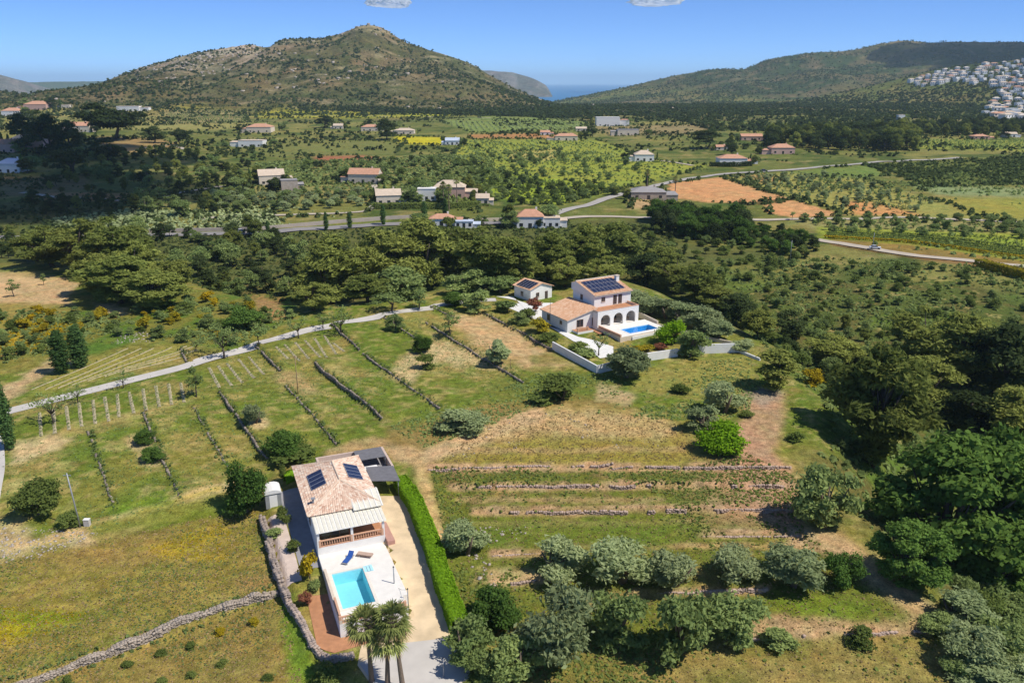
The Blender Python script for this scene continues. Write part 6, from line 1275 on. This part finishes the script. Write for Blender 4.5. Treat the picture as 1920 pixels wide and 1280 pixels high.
def green_up(u, v, wp, hp, seed):
    rng = random.Random(seed); x, y, z = G(u, v); s = (y * CP - (z - CH) * SP) / F; W_ = wp * s
    for k in range(5):
        sd = rng.choice((-1, 1)); dx = sd * W_ * rng.uniform(.55, 1.0); dy = rng.uniform(-2, W_ * .9)
        if k == 4: dx, dy = rng.uniform(-.5, .5) * W_, W_ * rng.uniform(1.0, 1.3)
        xx, yy = x + dx, y + dy; tree(rng.choice(['darkwood', 'greytree', 'pine', 'cypress']), xx, yy, float(ZG(np.array([xx]), np.array([yy]))[0]), rng.uniform(.6, 1.15) * max(4, hp * s), 'garden tree beside one of the scattered valley houses', 'tree', 'garden trees of the valley houses', 'garden_tree')
    return [(x + rng.uniform(-.75, .75) * W_, y + rng.uniform(-.35, .1) * W_ - 1.5, rng.uniform(.5, 1.4)) for _ in range(14)]
YARD = []
for args in [
 (505, 347, 46, 28, 'old cream farmhouse with a tiled roof, left of the valley groves', 1, 1, .7, 20, 'gable'), (540, 364, 30, 25, 'square stone block house below the old farmhouse', 2, 3, .8, 20, 'flat'),
 (683, 344, 58, 27, 'long low farmhouse with a terracotta roof above the olive grove', 0, 1, .5, -8, 'gable'), (726, 384, 46, 28, 'cream villa with a gabled roof at the left end of the hedge', 1, 1, .7, 12, 'gable'),
 (768, 380, 28, 18, 'small white porch house right of the gabled villa', 1, 0, .7, 0, 'flat'), (800, 377, 34, 22, 'white flat roofed house behind the valley hedge', 0, 0, .7, 0, 'flat'), (842, 372, 60, 32, 'pink villa behind the three tall palms', 1, 2, .6, 0, 'hip'),
 (905, 384, 24, 20, 'little yellow house at the right end of the valley hedge', 1, 1, .8, 0, 'gable'), (828, 424, 46, 22, 'orange roofed roadside house above the pine belt', 0, 0, .6, 0, 'hip'), (870, 428, 34, 12, 'low white roadside wing beside the orange roof', 3, 0, .6, 0, 'flat'),
 (994, 428, 50, 34, 'white roadside house with a red roof terrace', 0, 0, .6, 0, 'hip'), (1032, 428, 36, 18, 'pale sloping roofed shed beside the red terrace house', 1, 0, .9, 0, 'flat'),
 (485, 249, 46, 16, 'far farmhouse with a tiled roof left of the yellow field', 0, 1, .6, 0, 'hip'), (470, 276, 46, 12, 'low white far house with a blue cover', 1, 0, .6, 0, 'flat'), (1140, 237, 44, 16, 'large white villa on the far valley rise', 0, 0, .5, 0, 'flat'),
 (1062, 264, 42, 13, 'long terracotta roofed house on the far green plots', 0, 1, .4, 0, 'hip'), (1022, 254, 18, 9, 'tiny white house left of the long terracotta roof', 0, 0, .6, 0, 'gable'), (1178, 254, 40, 10, 'ruined grey white farm on the far rise', 2, 1, .5, 0, 'flat'), (1090, 246, 20, 8, 'tiny pale hut below the large white villa', 1, 1, .6, 0, 'gable'),
 (1208, 303, 36, 20, 'small white villa alone on the green valley plot', 1, 0, .7, 0, 'hip'), (1375, 309, 52, 18, 'white villa with a wide terracotta roof above the valley road', 0, 0, .6, 0, 'hip'), (1468, 289, 44, 18, 'pink villa before the dark pine wood', 0, 2, .6, 0, 'hip'),
 (1354, 282, 22, 10, 'small pale house between the trees above the terracotta villa', 0, 1, .6, 0, 'gable'), (1410, 264, 40, 12, 'old brick coloured farm left of the dark pine wood', 0, 2, .5, 0, 'gable'),
 (16, 324, 44, 26, 'white house with a pale blue roof at the left edge', 3, 0, .7, 0, 'hip'), (50, 282, 66, 30, 'pink house with a cream roof under the left pines', 1, 2, .6, 0, 'hip'), (8, 286, 40, 24, 'brick coloured house cut by the left edge', 0, 2, .6, 0, 'gable'),
 (20, 218, 34, 15, 'far white house at the upper left', 0, 0, .6, 0, 'hip'), (66, 206, 42, 16, 'far orange house at the upper left skyline', 0, 2, .6, 0, 'hip'), (146, 248, 44, 18, 'tiled house left of the broad umbrella pine', 0, 1, .6, 0, 'gable'), (122, 203, 18, 6, 'far long pale shed at the upper left', 1, 1, .6, 0, 'flat'), (240, 209, 42, 9, 'long low white house under the central hill', 1, 0, .4, 0, 'flat'),
 (634, 242, 18, 10, 'tiny pale hut left of the far round trees', 1, 1, .6, 0, 'gable'), (694, 246, 34, 12, 'far tiled house above the yellow field', 0, 1, .6, 0, 'hip'), (757, 252, 38, 11, 'far house with a pale roof right of the round tree', 1, 1, .6, 0, 'hip'), (848, 272, 26, 13, 'grey white far house at the right end of the yellow field', 3, 0, .7, 0, 'gable'),
 (1216, 375, 66, 22, 'dark roofed barn beside the lone palm', 2, 3, .7, 0, 'hip'), (1690, 226, 12, 10, 'single white house among the pines below the town', 1, 0, .8, 0, 'flat'), (1840, 262, 30, 9, 'low reddish farm at the foot of the town wood', 0, 2, .6, 0, 'hip'), (1895, 258, 24, 10, 'small white farm at the right foot of the town wood', 1, 0, .6, 0, 'gable')]:
    u, v, wp, hp, lb, ro, wa, de_, rt_, kd = args; far_house(u, v, wp, hp, lb, ro, wa, de_, rt_, kd, wins=3 if wp > 25 else 2); YARD += green_up(u, v, wp, hp, int(u * 7 + v))
YARD = np.array(YARD); blob_stuff('yard_scrub', np.column_stack([YARD[:, 0], YARD[:, 1], ZG(YARD[:, 0], YARD[:, 1]), YARD[:, 2]]), LM['green'], 'low garden greenery round the valley houses', 'scrub', 12, .9, .45, 51)
# hedges along the valley plots
HP = []; rng = np.random.default_rng(61)
for pl_, *_ in MIDF:
    for (a, b) in zip(pl_, pl_[1:] + pl_[:1]):
        if max(a[1], b[1]) > 425 or max(a[0], b[0]) > 1950 or min(a[0], b[0]) < -60: continue
        A3, B3 = G(*a), G(*b); L_ = math.hypot(A3[0] - B3[0], A3[1] - B3[1])
        if L_ > 900: continue
        for t in np.arange(0, 1, 2.6 / max(L_, 3)):
            if vn(np.array([t * L_ / 22 + a[0]]), np.array([a[1] * 1.0]))[0] > .56: continue
            HP.append((A3[0] + (B3[0] - A3[0]) * t + rng.normal() * 1.2, A3[1] + (B3[1] - A3[1]) * t + rng.normal() * 1.6, rng.uniform(.8, 2.4)))
HP = np.array(HP); blob_stuff('valley_hedges', np.column_stack([HP[:, 0], HP[:, 1], ZG(HP[:, 0], HP[:, 1]), HP[:, 2]]), LM['dark'], 'ragged hedges along the valley plots', 'hedges', 10, 1.0, .5, 52)
# orchards planted in rows
def rows(poly, ang, sx, sy, r, lm, name, label, seed):
    rng = np.random.default_rng(seed); c = [G(u, v)[:2] for u, v in poly]; cx = sum(q[0] for q in c) / len(c); cy = sum(q[1] for q in c) / len(c); R_ = max(math.hypot(q[0] - cx, q[1] - cy) for q in c)
    a, b = np.meshgrid(np.arange(-R_, R_, sx), np.arange(-R_, R_, sy)); a = a.ravel() + rng.normal(size=a.size) * .4; b = b.ravel() + rng.normal(size=b.size) * .4; ca, sa = math.cos(R(ang)), math.sin(R(ang))
    x = cx + a * ca - b * sa; y = cy + a * sa + b * ca; z = ZG(x, y); U, V = UV(x, y, z); ok = (pdist(U, V, poly) < 0) & (rng.random(len(x)) < .85); x, y, z = x[ok], y[ok], z[ok]
    if len(x): blob_stuff(name, np.stack([x, y, z + .3, r * rng.uniform(.6, 1.25, len(x))], 1), lm, label, 'orchard', 11, 1.0, .48, seed)
rows([(870, 265), (1110, 265), (1200, 298), (1000, 310), (880, 300)], 8, 6, 9, 1.5, LM['shrub'], 'orchard_rows', 'orchard rows on the green plots below the far white villa', 71)
rows([(900, 325), (1040, 340), (1120, 352), (1040, 382), (950, 372)], 20, 4, 5, 1.3, LM['green'], 'citrus_rows', 'citrus rows on the bright green plot left of the road', 72)
rows([(1370, 334), (1480, 324), (1600, 334), (1750, 380), (1700, 400), (1590, 398)], -25, 5, 7, 1.3, LM['olive'], 'grove_rows', 'young grove rows right of the orange ploughed fields', 73)
rows([(1500, 412), (1930, 414), (1930, 438), (1560, 430)], -8, 5, 7, 1.6, LM['shrub'], 'almond_rows', 'grey almond rows above the right lane', 74)
rows([(1560, 436), (1940, 446), (1940, 478), (1720, 458)], -8, 1.6, 3, .7, LM['green'], 'vineyard_rows', 'green vineyard rows beside the right lane', 75)
rows([(310, 206), (460, 208), (460, 232), (320, 232)], 5, 6, 10, 1.4, LM['shrub'], 'far_almond_rows', 'far almond rows under the central hill', 76)
rows([(820, 228), (1090, 230), (1090, 246), (880, 248)], 5, 7, 10, 1.6, LM['olive'], 'far_olive_rows', 'far pale olive rows below the central hill', 77)
rows([(1700, 262), (1950, 262), (1950, 284), (1720, 278)], -5, 4, 6, 1.3, LM['almond'], 'far_vine_rows', 'far vineyard rows at the right below the town', 78)
# retaining wall along the valley road
garden_wall(px([(280, 436), (480, 432), (620, 420), (720, 412), (800, 408)]), 1.6, 'pale retaining wall above the valley road', .5, mat('pale_road_wall', (.52, .44, .38), .9, .12, .4), 'retaining_wall')
garden_wall(px([(880, 416), (980, 412)]), 1.4, 'cream roadside wall between the two roadside houses', .4, CREAM)
hedge('hedge', px([(700, 392), (780, 391), (860, 390), (900, 388)]), 2.5, 3.0, 'long green hedge in front of the valley villas', LM['green'], 5000, .45, 9)
hedge('hedge', px([(1330, 312), (1370, 313), (1410, 311)]), 3, 3, 'dark hedge below the terracotta villa', LM['dark'], 2500, .5, 10)
# far vineyard rows beside the right lane
for i in range(5):
    hedge('vine_row', px([(1545 + i * 3, 446 - i * 3.5), (1700, 455 - i * 3.2), (1930, 486 - i * 4)]), 1.1, 1.3, 'long green vine row beside the right lane', LM['yellow'] if i == 0 else LM['green'], 1500, .35, 20 + i, 'vine row')
    bpy.data.objects[-1] if False else None
for o in [o for o in COL.objects if o.parent is None and o.name.startswith('vine_row') and o.get('label') == 'long green vine row beside the right lane']: o['group'] = 'vine rows beside the right lane'
hedge('hedge', px([(1830, 500), (1880, 512), (1930, 526)]), 3, 3, 'yellow green hedge at the right edge below the lane', LM['yellow'], 2500, .4, 31)
# ------------------------------------------------------------------ hillside town
HV = []
for k in range(4):
    mb = MB(); rm = [RTM[1], mat('town_pale_roof', (.66, .58, .50), .9, .1, .5), RTM[0], RTM[1]][k]; wm = [WHITE, mat('town_white', (.70, .66, .61), .9, .05, .3), mat('town_cream', (.66, .58, .49), .9, .05, .3), WHITE][k]; w_, d_, h_ = [(15, 11, 7.5), (12, 10, 6), (17, 10, 7), (11, 11, 9)][k]
    mb.box(-w_ / 2, w_ / 2, -d_ / 2, d_ / 2, -6, h_, wm); a, b = w_ / 2 + .4, d_ / 2 + .4
    if k != 3:
        for f in ([(-a, -b, h_), (a, -b, h_), (a - 4, 0, h_ + 2), (-a + 4, 0, h_ + 2)], [(a, -b, h_), (a, b, h_), (a - 4, 0, h_ + 2)], [(a, b, h_), (-a, b, h_), (-a + 4, 0, h_ + 2), (a - 4, 0, h_ + 2)], [(-a, b, h_), (-a, -b, h_), (-a + 4, 0, h_ + 2)]): mb.poly(f, rm)
    mb.box(-w_ / 2, w_ * .2, -d_ / 2 - 3, -d_ / 2 - .01, -6, h_ * .5, wm)
    for i in range(3):
        for zz in ((1, 4.2) if h_ > 6.5 else (1.5,)): mb.box(-w_ / 2 + (i + .25) * w_ / 3, -w_ / 2 + (i + .65) * w_ / 3, -d_ / 2 - .06 if zz > 3.9 else -d_ / 2 - 3.06, -d_ / 2, zz, zz + 2, GLASSD)
    HV.append(mb.mesh('town_house'))
TOWN = [(1835, 122), (1920, 112), (1960, 115), (1960, 225), (1880, 226), (1838, 215), (1862, 190), (1872, 170), (1848, 158), (1815, 160), (1800, 150), (1808, 140)]
TOWN2 = [(1705, 152), (1760, 138), (1795, 128), (1812, 128), (1810, 152), (1760, 160), (1720, 163)]
rng = np.random.default_rng(5); got = []
for poly, nn, md in ((TOWN, 120, 17), (TOWN2, 34, 15)):
    us = [p[0] for p in poly]; vs = [p[1] for p in poly]; cnt = 0
    for _ in range(2600):
        if cnt >= nn: break
        u, v = rng.uniform(min(us), max(us)), rng.uniform(min(vs), max(vs))
        if pdist(np.array([u]), np.array([v]), poly)[0] > 0: continue
        if any(abs(u - a) < 9 and abs(v - b) < 4.2 for a, b, *_ in got): continue
        x, y, z = G(u, v)
        if y > 2320 or any((x - c) ** 2 + (y - d) ** 2 < md * md for a, b, c, d in got): continue
        got.append((u, v, x, y)); cnt += 1; o = link('town_house', HV[rng.choice(4, p=[.3, .3, .15, .25])]); o.location = (x, y, z); o.rotation_euler = (0, 0, rng.uniform(-.5, .5)); s = rng.uniform(.75, 1.15); o.scale = (s, s, s)
        tag(o, 'white house of the dense hillside town at the right' if poly is TOWN else 'white house in the outlying cluster left of the hillside town', 'house', 'houses of the hillside town' if poly is TOWN else 'outlying houses of the hillside town')
for pl_, sd_ in ((TOWN, 111), (TOWN2, 112)):
    c_ = [G(u, v) for u, v in pl_]; rr_ = np.random.default_rng(sd_); uu = rr_.uniform(1700, 1960, 900); vv = rr_.uniform(112, 226, 900); ok = pdist(uu, vv, pl_) < 4; tp_ = [G(a, b) for a, b in zip(uu[ok], vv[ok])]; tp_ = np.array([t for t in tp_ if t[1] < 2330])
    blob_stuff('town_trees', np.column_stack([tp_, rr_.uniform(2.5, 5.5, len(tp_))]), LM['dark'], 'garden trees between the houses of the hillside town' if pl_ is TOWN else 'trees round the outlying town houses', 'trees', 10, 1.2, .5, sd_)
# ------------------------------------------------------------------ rock outcrops on the central hill
def rocks(name, pts, label, seed, m):
    rng = np.random.default_rng(seed); n = len(pts); b = np.array([(-1, -1, -1), (1, -1, -1), (1, 1, -1), (-1, 1, -1), (-1, -1, 1), (1, -1, 1), (1, 1, 1), (-1, 1, 1)], float) * .5
    V = b[None] * rng.uniform(.5, 1.1, (n, 8, 3)) * (pts[:, 3][:, None, None] * rng.uniform(.6, 1.6, (n, 1, 3))); a = rng.uniform(0, 6.28, n); x = V[..., 0] * np.cos(a)[:, None] - V[..., 1] * np.sin(a)[:, None]; y = V[..., 0] * np.sin(a)[:, None] + V[..., 1] * np.cos(a)[:, None]
    V = np.stack([x, y, V[..., 2] * .8], -1) + pts[:, None, :3]; f = np.array([[3, 2, 1, 0], [4, 5, 6, 7], [0, 1, 5, 4], [1, 2, 6, 5], [2, 3, 7, 6], [3, 0, 4, 7]])
    o = link(name, np_mesh(name, V.reshape(-1, 3), (f[None] + np.arange(n)[:, None, None] * 8).reshape(-1, 4), m)); tag(o, label, 'rocks', kind='stuff')
LIME = mat('limestone', (.40, .34, .28), .95, .25, .05, .4, bscale=.3)
dk = lambda x, y, z: sst(45, 110, z) * sst(-350, -750, x) * sst(.38, .55, fbm(x, y, 70, 3, 91)) + .9 * sst(150, 195, z) * sst(.4, .55, fbm(x, y, 40, 3, 92)) + .12 * sst(.55, .65, fbm(x, y, 90, 3, 93))
rocks('rock_outcrops', hill_pts(-1500, 450, 1450, 2200, 14000, (1.5, 7), 95, dk), 'pale limestone outcrops along the crest of the central hill', 96, LIME)
rocks('scattered_stones', np.concatenate([rnd_pts([(850, 990), (1010, 985), (1080, 1020), (1030, 1100), (900, 1110)], 350, (.1, .35), 97, lambda x, y: sst(.5, .65, fbm(x, y, 4, 2, 94))), rnd_pts([(900, 780), (1200, 770), (1290, 830), (1000, 870), (840, 860)], 500, (.08, .28), 98, lambda x, y: sst(.5, .65, fbm(x, y, 5, 2, 95))), rnd_pts([(220, 625), (290, 620), (280, 642), (215, 645)], 160, (.12, .35), 99), rnd_pts([(0, 985), (190, 1000), (60, 1050), (0, 1060)], 400, (.1, .3), 100)]), 'pale stones strewn over the terraces and field edges', 101, mat('pale_stone', (.44, .38, .32), .95, .2, 2))
# ------------------------------------------------------------------ clouds
CLM = bpy.data.materials.new('cloud_white'); CLM.use_nodes = True; nt = CLM.node_tree; nt.nodes.clear(); o_ = nt.nodes.new('ShaderNodeOutputMaterial'); d_ = nt.nodes.new('ShaderNodeBsdfDiffuse'); t_ = nt.nodes.new('ShaderNodeBsdfTranslucent'); d_.inputs[0].default_value = (.9, .9, .9, 1); t_.inputs[0].default_value = (.9, .9, .9, 1); mx_ = nt.nodes.new('ShaderNodeMixShader'); mx_.inputs[0].default_value = .72
nt.links.new(d_.outputs[0], mx_.inputs[1]); nt.links.new(t_.outputs[0], mx_.inputs[2]); tr_ = nt.nodes.new('ShaderNodeBsdfTransparent'); m5_ = nt.nodes.new('ShaderNodeMixShader'); cn_ = nt.nodes.new('ShaderNodeTexNoise'); cn_.inputs['Scale'].default_value = .006; cn_.inputs['Detail'].default_value = 2.5; ct_ = nt.nodes.new('ShaderNodeTexCoord'); nt.links.new(ct_.outputs['Object'], cn_.inputs['Vector']); cm_ = nt.nodes.new('ShaderNodeMapRange'); cm_.inputs[1].default_value = .36; cm_.inputs[2].default_value = .62; cm_.inputs[3].default_value = .45; cm_.inputs[4].default_value = .8; nt.links.new(cn_.outputs['Fac'], cm_.inputs[0]); nt.links.new(cm_.outputs[0], m5_.inputs[0])
nt.links.new(tr_.outputs[0], m5_.inputs[1]); nt.links.new(mx_.outputs[0], m5_.inputs[2]); nt.links.new(m5_.outputs[0], o_.inputs[0])
def cloud(c, rx, ry, rz, seed, label=None):
    rng = np.random.default_rng(seed); bm = bmesh.new()
    for i in range(46 if label else 26):
        a = rng.uniform(0, 6.28); r = rng.random() ** .6; s = rng.uniform(.12, .3) if label else rng.uniform(.2, .42); p = Vector((math.cos(a) * r * rx * .75, math.sin(a) * r * ry * .75, rng.uniform(-.1, .35) * rz))
        bmesh.ops.create_icosphere(bm, subdivisions=2, radius=1, matrix=Matrix.Translation(p) @ Matrix.Diagonal((rx * s, ry * s, rz * s * 1.2, 1)))
    if label:
        bm.clear(); bmesh.ops.create_icosphere(bm, subdivisions=5, radius=1); cs = np.array([v.co[:] for v in bm.verts])
        kk = .55 + .9 * (.6 * fbm(cs[:, 0] + 2 * seed, cs[:, 1] + 1.7 * cs[:, 2], .8, 3, seed) + .4 * fbm(cs[:, 0] * 1.3 - cs[:, 2], cs[:, 1] + cs[:, 2], .28, 4, seed + 5))
        for v, k1 in zip(bm.verts, kk): v.co = Vector((v.co.x * rx * k1, v.co.y * ry * k1, v.co.z * rz * .5 * k1))
    co = np.array([v.co[:] for v in bm.verts]); k = 1 + .5 * (fbm(co[:, 0] + co[:, 2], co[:, 1] - co[:, 2] * .7, rx * .16, 4, seed) - .5)
    for v, kk in zip(bm.verts, k): v.co *= kk; v.co.z = v.co.z if v.co.z > -.15 * rz else -.15 * rz + (v.co.z + .15 * rz) * .35
    me = bpy.data.meshes.new('cloud'); bm.to_mesh(me); bm.free(); me.materials.append(CLM); me.polygons.foreach_set('use_smooth', [True] * len(me.polygons)); o = link('cloud', me); o.location = c
    if label: tag(o, label, 'cloud')
    else: tag(o, kind='structure')
for u, w_, sd_, lb in ((726, 34, 1, 'small white cloud cut by the top edge above the central hill'), (1228, 44, 2, 'small white cloud cut by the top edge right of centre')):
    a, dy, dz = ray(u, 12 if sd_ == 1 else 9); D = 9000; t = D / dy; cloud((a * t, D, CH + dz * t + 30), w_ / F * D * 1.05, 300, 130, sd_, lb)
def shade_cloud(gx, gy, gz, rx, ry, seed, alt=1000):
    t = (alt - gz) / SDIR.z; cloud((gx + SDIR.x * t, gy + SDIR.y * t, alt), rx, ry, 90, seed)
x, y, z = G(190, 380); shade_cloud(x - 95, y + 10, z, 150, 110, 11); x, y, z = G(150, 300); shade_cloud(x - 130, y, z, 230, 160, 14)
x, y, z = G(1800, 100); shade_cloud(x + 250, 3600, z, 620, 620, 12, 1300)
#x, y, z = G(1300, 450); shade_cloud(x - 10, y + 10, z, 120, 70, 13)
# ------------------------------------------------------------------ air
HM = bpy.data.materials.new('haze_air'); HM.use_nodes = True; nt = HM.node_tree; nt.nodes.clear(); o_ = nt.nodes.new('ShaderNodeOutputMaterial'); v_ = nt.nodes.new('ShaderNodeVolumePrincipled')
v_.inputs['Color'].default_value = (.66, .86, 1, 1); v_.inputs['Density'].default_value = HAZE; v_.inputs['Anisotropy'].default_value = .0; nt.links.new(v_.outputs[0], o_.inputs['Volume'])
hz_ = MB().box(-35000, 35000, -1500, 47000, -75, 420, HM).build('haze'); tag(hz_, 'thin blue summer haze over the valley and the far hills', 'haze', kind='stuff')
